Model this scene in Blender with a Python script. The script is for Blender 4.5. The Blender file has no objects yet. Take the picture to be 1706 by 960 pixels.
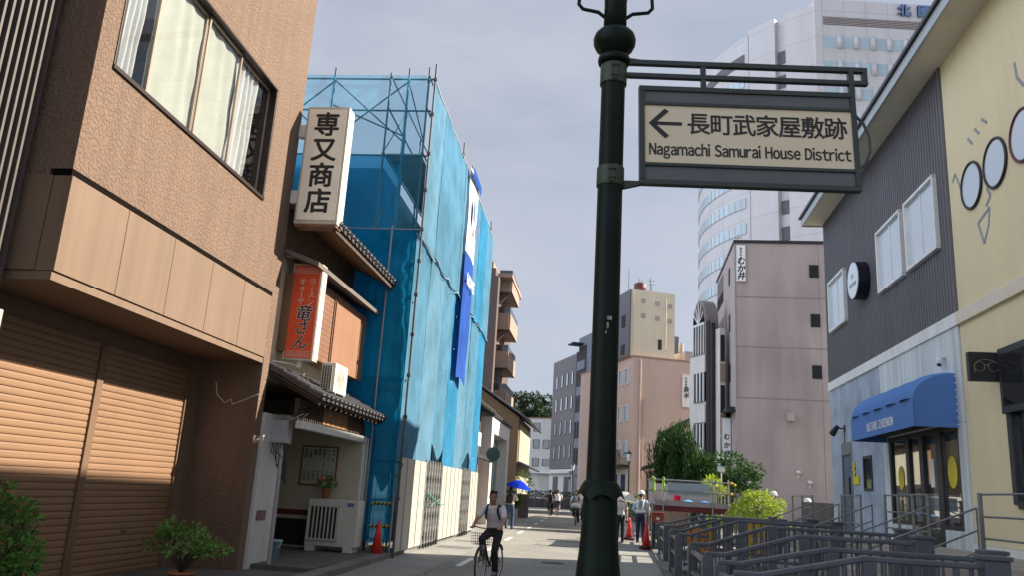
import bpy, math, random
from mathutils import Vector, Matrix, noise as mnoise
random.seed(7)
scene = bpy.context.scene
COL = scene.collection
rad = math.radians

# ------------------------------------------------------------------ camera
cam_d = bpy.data.cameras.new("camera")
cam = bpy.data.objects.new("camera", cam_d)
COL.objects.link(cam)
scene.camera = cam
cam_d.sensor_width = 36.0
cam_d.lens = 28.585
cam_d.clip_start = 0.05
cam_d.clip_end = 2000
PITCH, ROLL = 0.24458, 0.060357
_F = Vector((0, math.cos(PITCH), math.sin(PITCH)))
_U0 = Vector((0, -math.sin(PITCH), math.cos(PITCH)))
_R = Vector((1, 0, 0)) * math.cos(ROLL) + _U0 * math.sin(ROLL)
_U = _U0 * math.cos(ROLL) - Vector((1, 0, 0)) * math.sin(ROLL)
cam.matrix_world = Matrix(((_R.x, _U.x, -_F.x, 0), (_R.y, _U.y, -_F.y, 0), (_R.z, _U.z, -_F.z, 1.5), (0, 0, 0, 1)))

# ------------------------------------------------------------------ sky, sun, exposure
SUN_AZ, SUN_EL = rad(75.8), rad(33.0)
world = bpy.data.worlds.new("World")
scene.world = world
world.use_nodes = True
nt = world.node_tree
nt.nodes.clear()
n_out = nt.nodes.new("ShaderNodeOutputWorld")
n_bg = nt.nodes.new("ShaderNodeBackground")
n_bg.inputs["Strength"].default_value = 0.062
n_sky = nt.nodes.new("ShaderNodeTexSky")
n_sky.sky_type = 'NISHITA'
n_sky.sun_disc = False
n_sky.sun_elevation = SUN_EL
n_sky.sun_rotation = SUN_AZ
n_sky.air_density = 1.0
n_sky.dust_density = 2.5
n_sky.ozone_density = 1.2
n_tc = nt.nodes.new("ShaderNodeTexCoord")
n_map = nt.nodes.new("ShaderNodeMapping")
n_map.inputs["Scale"].default_value = (1.0, 1.0, 2.6)
n_no = nt.nodes.new("ShaderNodeTexNoise")
n_no.inputs["Scale"].default_value = 2.2
n_no.inputs["Detail"].default_value = 7
n_no.inputs["Roughness"].default_value = 0.58
n_rmp = nt.nodes.new("ShaderNodeMapRange")
n_rmp.inputs["From Min"].default_value = 0.36
n_rmp.inputs["From Max"].default_value = 0.62
n_rmp.inputs["To Min"].default_value = 0.58
n_rmp.inputs["To Max"].default_value = 0.94
n_mix = nt.nodes.new("ShaderNodeMixRGB")
n_mix.inputs[2].default_value = (4.65, 4.98, 5.85, 1)          # thin high cloud veil
nt.links.new(n_tc.outputs["Generated"], n_map.inputs["Vector"])
nt.links.new(n_map.outputs[0], n_no.inputs["Vector"])
nt.links.new(n_no.outputs["Fac"], n_rmp.inputs["Value"])
nt.links.new(n_rmp.outputs[0], n_mix.inputs[0])
nt.links.new(n_sky.outputs[0], n_mix.inputs[1])
# added fill: unseen sky to the left and behind brightened for shaded walls
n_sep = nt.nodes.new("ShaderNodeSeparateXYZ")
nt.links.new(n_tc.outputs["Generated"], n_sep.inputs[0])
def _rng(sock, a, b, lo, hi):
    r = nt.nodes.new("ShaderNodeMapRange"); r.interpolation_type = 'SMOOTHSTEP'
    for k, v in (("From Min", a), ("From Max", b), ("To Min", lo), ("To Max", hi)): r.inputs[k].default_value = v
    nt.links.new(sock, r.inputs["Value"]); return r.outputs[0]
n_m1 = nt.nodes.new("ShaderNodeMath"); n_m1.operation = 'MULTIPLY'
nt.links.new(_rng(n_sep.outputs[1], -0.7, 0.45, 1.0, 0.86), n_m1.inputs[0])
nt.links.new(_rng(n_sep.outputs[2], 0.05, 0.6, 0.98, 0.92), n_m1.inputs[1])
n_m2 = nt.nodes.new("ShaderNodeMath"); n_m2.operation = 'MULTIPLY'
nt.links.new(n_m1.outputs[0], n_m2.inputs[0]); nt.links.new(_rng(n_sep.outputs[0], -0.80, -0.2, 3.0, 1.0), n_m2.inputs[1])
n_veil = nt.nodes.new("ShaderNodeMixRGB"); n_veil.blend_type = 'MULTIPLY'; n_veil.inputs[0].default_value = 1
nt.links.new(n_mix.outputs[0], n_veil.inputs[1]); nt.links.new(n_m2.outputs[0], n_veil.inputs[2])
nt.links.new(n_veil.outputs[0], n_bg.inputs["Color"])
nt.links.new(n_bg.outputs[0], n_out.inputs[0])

sun_d = bpy.data.lights.new("sun", 'SUN')
sun_d.energy = 5.0
sun_d.angle = rad(0.55)
sun_d.color = (1.0, 0.90, 0.76)
sun = bpy.data.objects.new("sun", sun_d)
COL.objects.link(sun)
_sd = Vector((math.sin(SUN_AZ) * math.cos(SUN_EL), math.cos(SUN_AZ) * math.cos(SUN_EL), math.sin(SUN_EL)))
sun.rotation_euler = (-_sd).to_track_quat('-Z', 'Y').to_euler()
sun.location = _sd * 60

scene.view_settings.view_transform = 'Standard'
scene.view_settings.look = 'None'
scene.view_settings.gamma = 1
scene.view_settings.use_curve_mapping = False
scene.view_settings.exposure = 1.28
scene.render.engine = 'CYCLES'
scene.cycles.use_denoising = True
scene.cycles.max_bounces = 7
scene.cycles.transparent_max_bounces = 14
scene.cycles.sample_clamp_indirect = 6

# ------------------------------------------------------------------ frames, objects
class Fr:
    """A ground frame: t runs to the right of the street, s along it, z up."""
    def __init__(self, az, ox=0.0, oy=0.0):
        self.az = rad(az); self.ox = ox; self.oy = oy
        self.c = math.cos(self.az); self.n = math.sin(self.az)
    def P(self, t, s, z=0.0):
        return Vector((self.ox + t * self.c + s * self.n, self.oy - t * self.n + s * self.c, z))

W = Fr(0)
A = Fr(6.7)      # left side of the street
SC = Fr(6.0)     # scaffolding
B = Fr(8.44)     # right side of the street
INFO = {}

def settags(o, label=None, cat=None, group=None, kind=None):
    if label: o["label"] = label
    if cat: o["category"] = cat
    if group: o["group"] = group
    if kind: o["kind"] = kind

def thing(name, label, cat, fr, base, group=None, rot=0.0):
    o = bpy.data.objects.new(name, None)
    o.empty_display_size = 0.1
    COL.objects.link(o)
    o.location = fr.P(*base)
    o.rotation_euler = (0, 0, -fr.az + rot)
    settags(o, label, cat, group)
    INFO[o.name] = (fr, Vector(base))
    return o

class MB:
    def __init__(self):
        self.v = []; self.f = []; self.sm = []; self.mi = []; self.m = 0
    def add(self, vs, fs, smooth=False):
        n = len(self.v)
        self.v += [Vector(p) for p in vs]
        for q in fs:
            self.f.append([n + i for i in q]); self.sm.append(smooth); self.mi.append(self.m)
        return self
    def box(self, x0, x1, y0, y1, z0, z1):
        if x0 > x1: x0, x1 = x1, x0
        if y0 > y1: y0, y1 = y1, y0
        if z0 > z1: z0, z1 = z1, z0
        return self.add([(x0, y0, z0), (x1, y0, z0), (x1, y1, z0), (x0, y1, z0), (x0, y0, z1), (x1, y0, z1), (x1, y1, z1), (x0, y1, z1)],
                        [(0, 3, 2, 1), (4, 5, 6, 7), (0, 1, 5, 4), (1, 2, 6, 5), (2, 3, 7, 6), (3, 0, 4, 7)])
    def bar(self, p, q, w, h, up=(0, 0, 1)):
        """rectangular bar from p to q; w across, h along 'up'."""
        p = Vector(p); q = Vector(q); d = (q - p).normalized()
        u = Vector(up); x = d.cross(u)
        if x.length < 1e-4: x = d.cross(Vector((1, 0, 0)))
        x.normalize(); y = x.cross(d).normalized()
        vs = []
        for c in (p, q):
            for a, b in ((-1, -1), (1, -1), (1, 1), (-1, 1)):
                vs.append(c + x * (a * w / 2) + y * (b * h / 2))
        return self.add(vs, [(0, 1, 2, 3), (7, 6, 5, 4), (0, 4, 5, 1), (1, 5, 6, 2), (2, 6, 7, 3), (3, 7, 4, 0)])
    def prism(self, pts, ax, d0, d1):
        """polygon extruded along ax; pts are the two other coordinates in order."""
        def mk(a, b, d):
            return {'x': (d, a, b), 'y': (a, d, b), 'z': (a, b, d)}[ax]
        n = len(pts)
        vs = [mk(a, b, d0) for a, b in pts] + [mk(a, b, d1) for a, b in pts]
        fs = [tuple(range(n))[::-1], tuple(range(n, 2 * n))]
        fs += [(i, (i + 1) % n, n + (i + 1) % n, n + i) for i in range(n)]
        return self.add(vs, fs)
    def tube(self, pts, r, n=8, caps=True, smooth=True):
        pts = [Vector(p) for p in pts]
        rs = r if isinstance(r, (list, tuple)) else [r] * len(pts)
        ref = Vector((0, 0, 1))
        d0 = (pts[1] - pts[0]).normalized()
        if abs(d0.z) > 0.9: ref = Vector((1, 0, 0))
        x = d0.cross(ref).normalized()
        vs = []
        for i, p in enumerate(pts):
            if i == 0: d = pts[1] - pts[0]
            elif i == len(pts) - 1: d = pts[-1] - pts[-2]
            else: d = (pts[i + 1] - p).normalized() + (p - pts[i - 1]).normalized()
            d = d.normalized()
            x = (x - d * x.dot(d)).normalized(); y = d.cross(x)
            for k in range(n):
                a = 2 * math.pi * k / n
                vs.append(p + (x * math.cos(a) + y * math.sin(a)) * rs[i])
        fs = []
        for i in range(len(pts) - 1):
            for k in range(n):
                k2 = (k + 1) % n
                fs.append((i * n + k, i * n + k2, (i + 1) * n + k2, (i + 1) * n + k))
        self.add(vs, fs, smooth)
        if caps:
            m = len(pts) - 1
            self.add([vs[k] for k in range(n)], [tuple(range(n))[::-1]])
            self.add([vs[m * n + k] for k in range(n)], [tuple(range(n))])
        return self
    def lathe(self, prof, cx=0, cy=0, n=20, smooth=True):
        vs = []; fs = []
        for r, z in prof:
            for k in range(n):
                a = 2 * math.pi * k / n
                vs.append((cx + r * math.cos(a), cy + r * math.sin(a), z))
        for i in range(len(prof) - 1):
            for k in range(n):
                k2 = (k + 1) % n
                fs.append((i * n + k, i * n + k2, (i + 1) * n + k2, (i + 1) * n + k))
        fs.append(tuple(range(n))[::-1]); m = (len(prof) - 1) * n
        fs.append(tuple(m + k for k in range(n)))
        return self.add(vs, fs, smooth)
    def ell(self, c, rx, ry, rz, n=14, m=9, rot=None):
        vs = []; fs = []; c = Vector(c)
        for i in range(m + 1):
            th = math.pi * i / m
            for k in range(n):
                a = 2 * math.pi * k / n
                p = Vector((rx * math.sin(th) * math.cos(a), ry * math.sin(th) * math.sin(a), -rz * math.cos(th)))
                if rot: p = rot @ p
                vs.append(c + p)
        for i in range(m):
            for k in range(n):
                k2 = (k + 1) % n
                fs.append((i * n + k, i * n + k2, (i + 1) * n + k2, (i + 1) * n + k))
        return self.add(vs, fs, True)
    def cap(self, p, q, r0, r1, n=10):
        """capsule: a tapered limb with round ends."""
        p = Vector(p); q = Vector(q); d = q - p
        L = d.length
        if L < 1e-5: return self.ell(p, r0, r0, r0)
        d /= L
        pts = []; rs = []
        for k in range(4):
            a = math.pi / 2 * k / 4
            pts.append(p - d * (r0 * math.cos(a))); rs.append(max(r0 * math.sin(a), 0.0006))
        pts += [p, q]; rs += [r0, r1]
        for k in range(1, 5):
            a = math.pi / 2 * k / 4
            pts.append(q + d * (r1 * math.sin(a))); rs.append(max(r1 * math.cos(a), 0.0006))
        return self.tube(pts, rs, n)
    def oval(self, secs, n=16):
        """stack of oval sections: (centre, half width, half depth, side vector)."""
        vs = []; fs = []
        for c, rx, ry, sd in secs:
            c = Vector(c); sd = Vector(sd).normalized()
            up = Vector((0, 0, 1)); fw = up.cross(sd).normalized()
            for k in range(n):
                a = 2 * math.pi * k / n
                vs.append(c + sd * (rx * math.cos(a)) + fw * (ry * math.sin(a)))
        for i in range(len(secs) - 1):
            for k in range(n):
                k2 = (k + 1) % n
                fs.append((i * n + k, i * n + k2, (i + 1) * n + k2, (i + 1) * n + k))
        fs.append(tuple(range(n))[::-1]); m = (len(secs) - 1) * n
        fs.append(tuple(m + k for k in range(n)))
        return self.add(vs, fs, True)
    def grid(self, fn, nu, nv, smooth=True):
        vs = [fn(i / nu, j / nv) for j in range(nv + 1) for i in range(nu + 1)]
        w = nu + 1
        return self.add(vs, [(j * w + i, j * w + i + 1, (j + 1) * w + i + 1, (j + 1) * w + i) for j in range(nv) for i in range(nu)], smooth)
    def ring(self, c, R, r, u, v, n=28, m=8, smooth=True):
        """torus round c in the plane of u and v."""
        c = Vector(c); u = Vector(u).normalized(); v = Vector(v).normalized(); w = u.cross(v)
        vs = []; fs = []
        for i in range(n):
            a = 2 * math.pi * i / n; d = u * math.cos(a) + v * math.sin(a)
            for k in range(m):
                b = 2 * math.pi * k / m
                vs.append(c + d * (R + r * math.cos(b)) + w * (r * math.sin(b)))
        for i in range(n):
            for k in range(m):
                fs.append((i * m + k, ((i + 1) % n) * m + k, ((i + 1) % n) * m + (k + 1) % m, i * m + (k + 1) % m))
        return self.add(vs, fs, smooth)
    def roman(self, s, o, u, v, size, width, bold=0.0, depth=0.004, gap=0.075, space=0.24):
        """latin lettering set from the full width letters of the built in CJK font, squeezed to a given width."""
        o = Vector(o); u = Vector(u).normalized(); v = Vector(v).normalized()
        x = 0.0; items = []
        for ch in s:
            if ch == " ": x += space; continue
            g = glyphs(chr(ord(ch) + 0xFEE0), 0.0, 'LEFT', 0.0)[0]
            lo = min(p[0] for p in g); hi = max(p[0] for p in g)
            items.append((chr(ord(ch) + 0xFEE0), x - lo)); x += hi - lo + gap
        x -= gap; k = width / (x * size)
        for ch, dx in items:
            self.text(ch, o + u * ((dx - x / 2) * size * k), u, v, size, bold, depth, 'LEFT', k)
        return self
    def text(self, s, o, u, v, size, bold=0.0, depth=0.004, ax='CENTER', xs=1.0, shear=0.0):
        """lettering laid on the plane through o; bold strokes come from slightly shifted copies."""
        vs, fs = glyphs(s, 0.0, ax, shear)
        o = Vector(o); u = Vector(u).normalized(); v = Vector(v).normalized(); w = u.cross(v)
        sh = [(0, 0)] if bold <= 0 else [(bold, bold * .4), (-bold, bold * .4), (bold * .3, -bold), (-bold * .3, bold), (bold, -bold * .5), (-bold, -bold * .5)]
        for k, (dx, dy) in enumerate(sh):
            d = depth + k * .00006
            self.add([o + u * ((p[0] * xs + dx) * size) + v * ((p[1] + dy) * size) + w * ((1 if p[2] > 0 else -1) * d) for p in vs], fs)
        return self

_gl = {}
def glyphs(s, bold, ax, shear):
    key = (s, bold, ax, shear)
    if key not in _gl:
        c = bpy.data.curves.new("lettering", 'FONT')
        c.body = s; c.size = 1.0; c.offset = bold; c.extrude = 0.01; c.resolution_u = 4
        c.align_x = ax; c.align_y = 'CENTER'; c.shear = shear
        o = bpy.data.objects.new("lettering", c)
        COL.objects.link(o)
        bpy.context.view_layer.update()
        dg = bpy.context.evaluated_depsgraph_get()
        me = o.evaluated_get(dg).to_mesh()
        _gl[key] = ([tuple(p.co) for p in me.vertices], [tuple(p.vertices) for p in me.polygons])
        o.evaluated_get(dg).to_mesh_clear()
        bpy.data.objects.remove(o); bpy.data.curves.remove(c)
    return _gl[key]

def bake(o):
    """apply the modifiers of o."""
    bpy.context.view_layer.update()
    dg = bpy.context.evaluated_depsgraph_get()
    me = bpy.data.meshes.new_from_object(o.evaluated_get(dg))
    old = o.data
    o.modifiers.clear()
    o.data = me
    bpy.data.meshes.remove(old)

def mesh_of(mb, name, off, mats):
    me = bpy.data.meshes.new(name)
    me.from_pydata([tuple(p - off) for p in mb.v], [], mb.f)
    for m in (mats if isinstance(mats, (list, tuple)) else [mats]):
        me.materials.append(m)
    me.polygons.foreach_set("use_smooth", mb.sm)
    me.polygons.foreach_set("material_index", mb.mi)
    me.update()
    return me

def finish(o, bevel, remesh, fix):
    if fix:
        import bmesh
        bm = bmesh.new(); bm.from_mesh(o.data)
        bmesh.ops.recalc_face_normals(bm, faces=bm.faces)
        bm.to_mesh(o.data); bm.free()
    if remesh:
        m = o.modifiers.new("r", 'REMESH'); m.mode = 'VOXEL'; m.voxel_size = remesh; m.use_smooth_shade = True
        m2 = o.modifiers.new("s", 'SMOOTH'); m2.factor = 0.5; m2.iterations = 3
        bake(o)
    if bevel:
        m = o.modifiers.new("bevel", 'BEVEL'); m.width = bevel; m.segments = 2; m.limit_method = 'ANGLE'; m.angle_limit = rad(40)

def part(mb, name, mats, parent, label=None, bevel=0.0, remesh=0.0, fix=True):
    fr, base = INFO[parent.name]
    o = bpy.data.objects.new(name, mesh_of(mb, name, base, mats))
    COL.objects.link(o)
    o.parent = parent
    INFO[o.name] = (fr, base)
    if label: o["label"] = label
    finish(o, bevel, remesh, fix)
    return o

def solo(mb, name, mats, label, cat, fr, base, group=None, kind=None, bevel=0.0, remesh=0.0, fix=True):
    o = bpy.data.objects.new(name, mesh_of(mb, name, Vector(base), mats))
    COL.objects.link(o)
    o.location = fr.P(*base); o.rotation_euler = (0, 0, -fr.az)
    settags(o, label, cat, group, kind)
    INFO[o.name] = (fr, Vector(base))
    finish(o, bevel, remesh, fix)
    return o

def dup(root, loc, rotz, label=None, group=None, scale=None):
    def cp(o, par):
        c = o.copy(); COL.objects.link(c); c.parent = par
        for ch in list(o.children): cp(ch, c)
        return c
    r = cp(root, None)
    r.location = loc; r.rotation_euler = (0, 0, rotz)
    if scale: r.scale = (scale, scale, scale)
    settags(r, label, None, group)
    return r

# ------------------------------------------------------------------ materials
def new_mat(name):
    m = bpy.data.materials.new(name); m.use_nodes = True
    return m, m.node_tree, m.node_tree.nodes["Principled BSDF"]

def mat(name, col, rough=0.6, var=0.12, vs=2.5, fine=0.06, fs=40.0, bump=0.0, bs=30.0, metal=0.0, spec=0.4, coat=0.0, streak=0.0, island=0.0, bdist=0.01, crisp=False):
    m, t, p = new_mat(name)
    N = t.nodes.new; L = t.links.new
    tc = N("ShaderNodeTexCoord")
    src = tc.outputs["Object"]
    def noise(scale, detail=4, vec=None):
        n = N("ShaderNodeTexNoise"); n.inputs["Scale"].default_value = scale; n.inputs["Detail"].default_value = detail
        L(vec or src, n.inputs["Vector"]); return n.outputs["Fac"]
    def mrange(fac, a, b, lo=0.3, hi=0.7):
        r = N("ShaderNodeMapRange"); r.inputs["From Min"].default_value = lo; r.inputs["From Max"].default_value = hi
        r.inputs["To Min"].default_value = a; r.inputs["To Max"].default_value = b; L(fac, r.inputs["Value"]); return r.outputs[0]
    def mul(a, b):
        q = N("ShaderNodeMath"); q.operation = 'MULTIPLY'; L(a, q.inputs[0]); L(b, q.inputs[1]); return q.outputs[0]
    fac = mrange(noise(vs), 1 - var, 1 + var)
    if fine: fac = mul(fac, mrange(noise(fs, 2), 1 - fine, 1 + fine))
    if streak:
        mp = N("ShaderNodeMapping"); mp.inputs["Scale"].default_value = (3.5, 3.5, 0.22); L(src, mp.inputs["Vector"])
        fac = mul(fac, mrange(noise(1.6, 5, mp.outputs[0]), 1 - streak, 1.02, 0.3, 0.62))
    if island:
        g = N("ShaderNodeNewGeometry"); fac = mul(fac, mrange(g.outputs["Random Per Island"], 1 - island, 1 + island, 0, 1))
    mx = N("ShaderNodeMixRGB"); mx.blend_type = 'MULTIPLY'; mx.inputs[0].default_value = 1.0
    mx.inputs[1].default_value = (*col, 1)
    L(fac, mx.inputs[2])
    L(mx.outputs[0], p.inputs["Base Color"])
    p.inputs["Roughness"].default_value = rough
    p.inputs["Metallic"].default_value = metal
    p.inputs["Specular IOR Level"].default_value = spec
    p.inputs["Coat Weight"].default_value = coat
    if bump:
        b = N("ShaderNodeBump"); b.inputs["Strength"].default_value = bump; b.inputs["Distance"].default_value = bdist
        hgt = noise(bs, 3)
        if crisp: hgt = mrange(hgt, 0, 1, 0.44, 0.54)
        L(hgt, b.inputs["Height"]); L(b.outputs[0], p.inputs["Normal"])
    return m

def add_cracks(m, scale=0.33, width=0.009, dark=0.74):
    """thin wandering cracks and tar seams in a road surface."""
    t = m.node_tree; p = t.nodes["Principled BSDF"]; N = t.nodes.new; L = t.links.new
    tc = N("ShaderNodeTexCoord"); no = N("ShaderNodeTexNoise"); no.inputs["Scale"].default_value = 1.3; no.inputs["Detail"].default_value = 5
    L(tc.outputs["Object"], no.inputs["Vector"])
    mx = N("ShaderNodeMixRGB"); mx.inputs[0].default_value = 0.16; L(tc.outputs["Object"], mx.inputs[1]); L(no.outputs["Color"], mx.inputs[2])
    vo = N("ShaderNodeTexVoronoi"); vo.feature = 'DISTANCE_TO_EDGE'; vo.inputs["Scale"].default_value = scale; L(mx.outputs[0], vo.inputs["Vector"])
    r = N("ShaderNodeMapRange"); r.inputs["From Min"].default_value = width * .4; r.inputs["From Max"].default_value = width
    r.inputs["To Min"].default_value = dark; r.inputs["To Max"].default_value = 1; L(vo.outputs["Distance"], r.inputs["Value"])
    ml = N("ShaderNodeMixRGB"); ml.blend_type = 'MULTIPLY'; ml.inputs[0].default_value = 1
    src = p.inputs["Base Color"].links[0].from_socket
    L(src, ml.inputs[1]); L(r.outputs[0], ml.inputs[2]); L(ml.outputs[0], p.inputs["Base Color"])

def tile_mat(name, col, grout, w=0.1, h=0.2, rough=0.6, var=0.1, streak=0.15, off=0.5, gap=0.06, bump=0.3):
    """tiles or bricks on upright walls (x or y along the wall, z up)."""
    m, t, p = new_mat(name)
    N = t.nodes.new; L = t.links.new
    tc = N("ShaderNodeTexCoord"); sp = N("ShaderNodeSeparateXYZ"); L(tc.outputs["Object"], sp.inputs[0])
    ad = N("ShaderNodeMath"); ad.operation = 'ADD'; L(sp.outputs[0], ad.inputs[0]); L(sp.outputs[1], ad.inputs[1])
    cb = N("ShaderNodeCombineXYZ"); L(ad.outputs[0], cb.inputs[0]); L(sp.outputs[2], cb.inputs[1])
    br = N("ShaderNodeTexBrick"); br.offset = off
    br.inputs["Scale"].default_value = 1.0
    br.inputs["Brick Width"].default_value = w; br.inputs["Row Height"].default_value = h
    br.inputs["Mortar Size"].default_value = gap * min(w, h); br.inputs["Mortar Smooth"].default_value = 0.1
    br.inputs["Color1"].default_value = (*[c * (1 - var) for c in col], 1)
    br.inputs["Color2"].default_value = (*[c * (1 + var) for c in col], 1)
    br.inputs["Mortar"].default_value = (*grout, 1)
    L(cb.outputs[0], br.inputs["Vector"])
    mp = N("ShaderNodeMapping"); mp.inputs["Scale"].default_value = (0.5, 0.5, 0.12); L(tc.outputs["Object"], mp.inputs["Vector"])
    no = N("ShaderNodeTexNoise"); no.inputs["Scale"].default_value = 1.4; no.inputs["Detail"].default_value = 5; L(mp.outputs[0], no.inputs["Vector"])
    r = N("ShaderNodeMapRange"); r.inputs["From Min"].default_value = 0.3; r.inputs["From Max"].default_value = 0.62
    r.inputs["To Min"].default_value = 1 - streak; r.inputs["To Max"].default_value = 1.03; L(no.outputs["Fac"], r.inputs["Value"])
    mx = N("ShaderNodeMixRGB"); mx.blend_type = 'MULTIPLY'; mx.inputs[0].default_value = 1; L(br.outputs["Color"], mx.inputs[1]); L(r.outputs[0], mx.inputs[2])
    L(mx.outputs[0], p.inputs["Base Color"]); p.inputs["Roughness"].default_value = rough
    if bump:
        iv = N("ShaderNodeMath"); iv.operation = 'SUBTRACT'; iv.inputs[0].default_value = 1; L(br.outputs["Fac"], iv.inputs[1])
        b = N("ShaderNodeBump"); b.inputs["Strength"].default_value = bump; b.inputs["Distance"].default_value = 0.006
        L(iv.outputs[0], b.inputs["Height"]); L(b.outputs[0], p.inputs["Normal"])
    return m

def glass_mat(name, tint=(0.75, 0.8, 0.82), refl=0.12, clear=0.8, dark=(0.02, 0.025, 0.03)):
    m = bpy.data.materials.new(name); m.use_nodes = True
    t = m.node_tree; t.nodes.clear(); N = t.nodes.new; L = t.links.new
    out = N("ShaderNodeOutputMaterial")
    tr = N("ShaderNodeBsdfTransparent"); tr.inputs[0].default_value = (*tint, 1)
    df = N("ShaderNodeBsdfDiffuse"); df.inputs[0].default_value = (*dark, 1)
    gl = N("ShaderNodeBsdfGlossy"); gl.inputs["Roughness"].default_value = 0.015; gl.inputs[0].default_value = (0.95, 0.97, 1, 1)
    lw = N("ShaderNodeLayerWeight"); lw.inputs[0].default_value = 0.5
    pw = N("ShaderNodeMath"); pw.operation = 'POWER'; pw.inputs[1].default_value = 5.0; L(lw.outputs["Facing"], pw.inputs[0])
    ad = N("ShaderNodeMath"); ad.operation = 'MULTIPLY_ADD'; ad.inputs[1].default_value = 0.9 - refl; ad.inputs[2].default_value = refl; L(pw.outputs[0], ad.inputs[0])
    m1 = N("ShaderNodeMixShader"); m1.inputs[0].default_value = clear; L(df.outputs[0], m1.inputs[1]); L(tr.outputs[0], m1.inputs[2])
    m2 = N("ShaderNodeMixShader"); L(ad.outputs[0], m2.inputs[0]); L(m1.outputs[0], m2.inputs[1]); L(gl.outputs[0], m2.inputs[2])
    L(m2.outputs[0], out.inputs[0])
    return m

def net_mat(name, col, tint, clear, trans=0.5):
    """woven plastic sheeting: part see-through, part lit from both sides."""
    m = bpy.data.materials.new(name); m.use_nodes = True
    t = m.node_tree; t.nodes.clear(); N = t.nodes.new; L = t.links.new
    out = N("ShaderNodeOutputMaterial"); tc = N("ShaderNodeTexCoord")
    no = N("ShaderNodeTexNoise"); no.inputs["Scale"].default_value = 1.1; no.inputs["Detail"].default_value = 6; L(tc.outputs["Object"], no.inputs["Vector"])
    r = N("ShaderNodeMapRange"); r.inputs["From Min"].default_value = 0.3; r.inputs["From Max"].default_value = 0.7
    r.inputs["To Min"].default_value = 0.8; r.inputs["To Max"].default_value = 1.15; L(no.outputs["Fac"], r.inputs["Value"])
    mx = N("ShaderNodeMixRGB"); mx.blend_type = 'MULTIPLY'; mx.inputs[0].default_value = 1; mx.inputs[1].default_value = (*col, 1); L(r.outputs[0], mx.inputs[2])
    df = N("ShaderNodeBsdfDiffuse"); L(mx.outputs[0], df.inputs[0])
    tl = N("ShaderNodeBsdfTranslucent"); L(mx.outputs[0], tl.inputs[0])
    m1 = N("ShaderNodeMixShader"); m1.inputs[0].default_value = trans; L(df.outputs[0], m1.inputs[1]); L(tl.outputs[0], m1.inputs[2])
    tr = N("ShaderNodeBsdfTransparent"); tr.inputs[0].default_value = (*tint, 1)
    m2 = N("ShaderNodeMixShader"); m2.inputs[0].default_value = clear; L(m1.outputs[0], m2.inputs[1]); L(tr.outputs[0], m2.inputs[2])
    L(m2.outputs[0], out.inputs[0])
    return m

def leaf_mat(name, col, var=0.45, hue=(0.9, 1.1, 0.8)):
    m, t, p = new_mat(name)
    N = t.nodes.new; L = t.links.new
    g = N("ShaderNodeNewGeometry")
    r = N("ShaderNodeValToRGB")
    r.color_ramp.elements[0].color = (*[c * (1 - var) for c in col], 1)
    r.color_ramp.elements[1].color = (col[0] * (1 + var) * hue[0], col[1] * (1 + var) * hue[1], col[2] * (1 + var) * hue[2], 1)
    L(g.outputs["Random Per Island"], r.inputs[0]); L(r.outputs[0], p.inputs["Base Color"])
    p.inputs["Roughness"].default_value = 0.5
    p.inputs["Specular IOR Level"].default_value = 0.3
    tl = N("ShaderNodeBsdfTranslucent"); L(r.outputs[0], tl.inputs[0])
    ms = N("ShaderNodeMixShader"); ms.inputs[0].default_value = 0.3
    out = t.nodes["Material Output"]
    L(p.outputs[0], ms.inputs[1]); L(tl.outputs[0], ms.inputs[2]); L(ms.outputs[0], out.inputs[0])
    return m
BROWN = (0.172, 0.112, 0.078)
M = {}
M['stucco'] = mat("brown_stucco", BROWN, 0.85, 0.07, 1.2, 0.10, 30, bump=0.6, bs=22, bdist=0.02, crisp=True, streak=0.13)
M['brown_panel'] = mat("brown_panel", (0.175, 0.117, 0.078), 0.75, 0.06, 1.0, 0.04, 60, bump=0.15, bs=90, streak=0.12)
M['shutter'] = mat("shutter_paint", (0.225, 0.13, 0.073), 0.55, 0.05, 1.5, 0.03, 50, spec=0.4)
M['shutter_rail'] = mat("shutter_rail_paint", (0.155, 0.09, 0.053), 0.55, 0.05, 1.5)
M['dark_line'] = mat("dark_joint", (0.008, 0.006, 0.005), 0.9, spec=0.03)
M['dark_metal'] = mat("dark_metal", (0.03, 0.03, 0.033), 0.45, metal=0.3)
M['bronze'] = mat("bronze_frame", (0.045, 0.032, 0.028), 0.4, metal=0.5)
M['grey_fin'] = mat("grey_fin", (0.095, 0.083, 0.077), 0.5, metal=0.2)
M['curtain'] = mat("white_curtain", (0.52, 0.53, 0.54), 0.9, 0.05)
M['blind'] = mat("cream_curtain", (0.38, 0.39, 0.35), 0.9, 0.05)
M['glass'] = glass_mat("window_glass", (0.97, 0.98, 0.97), refl=0.05, clear=0.97)
M['glass_dark'] = glass_mat("dark_glass", (0.3, 0.33, 0.36), refl=0.10, clear=0.25, dark=(0.015, 0.018, 0.022))
M['glass_sky'] = glass_mat("bright_glass", (0.8, 0.85, 0.9), refl=0.28, clear=0.10, dark=(0.58, 0.65, 0.71))  # pale base paints in reflected sky as well as frosted film
M['glass_shop'] = glass_mat("shop_glass", (0.9, 0.93, 0.92), refl=0.22, clear=0.92)
M['glass_mid'] = glass_mat("grey_blue_glass", (0.5, 0.55, 0.6), refl=0.08, clear=0.15, dark=(0.13, 0.16, 0.19))
M['frosted'] = mat("frosted_film", (0.74, 0.80, 0.85), 0.25, 0.03, coat=0.4)
M['white_metal'] = mat("white_painted_metal", (0.66, 0.655, 0.63), 0.5, 0.05, streak=0.06)
M['ac'] = mat("appliance_cream", (0.60, 0.57, 0.49), 0.5, 0.05, streak=0.08)
M['dark_gap'] = mat("dark_gap", (0.02, 0.02, 0.02), 0.8)
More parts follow.
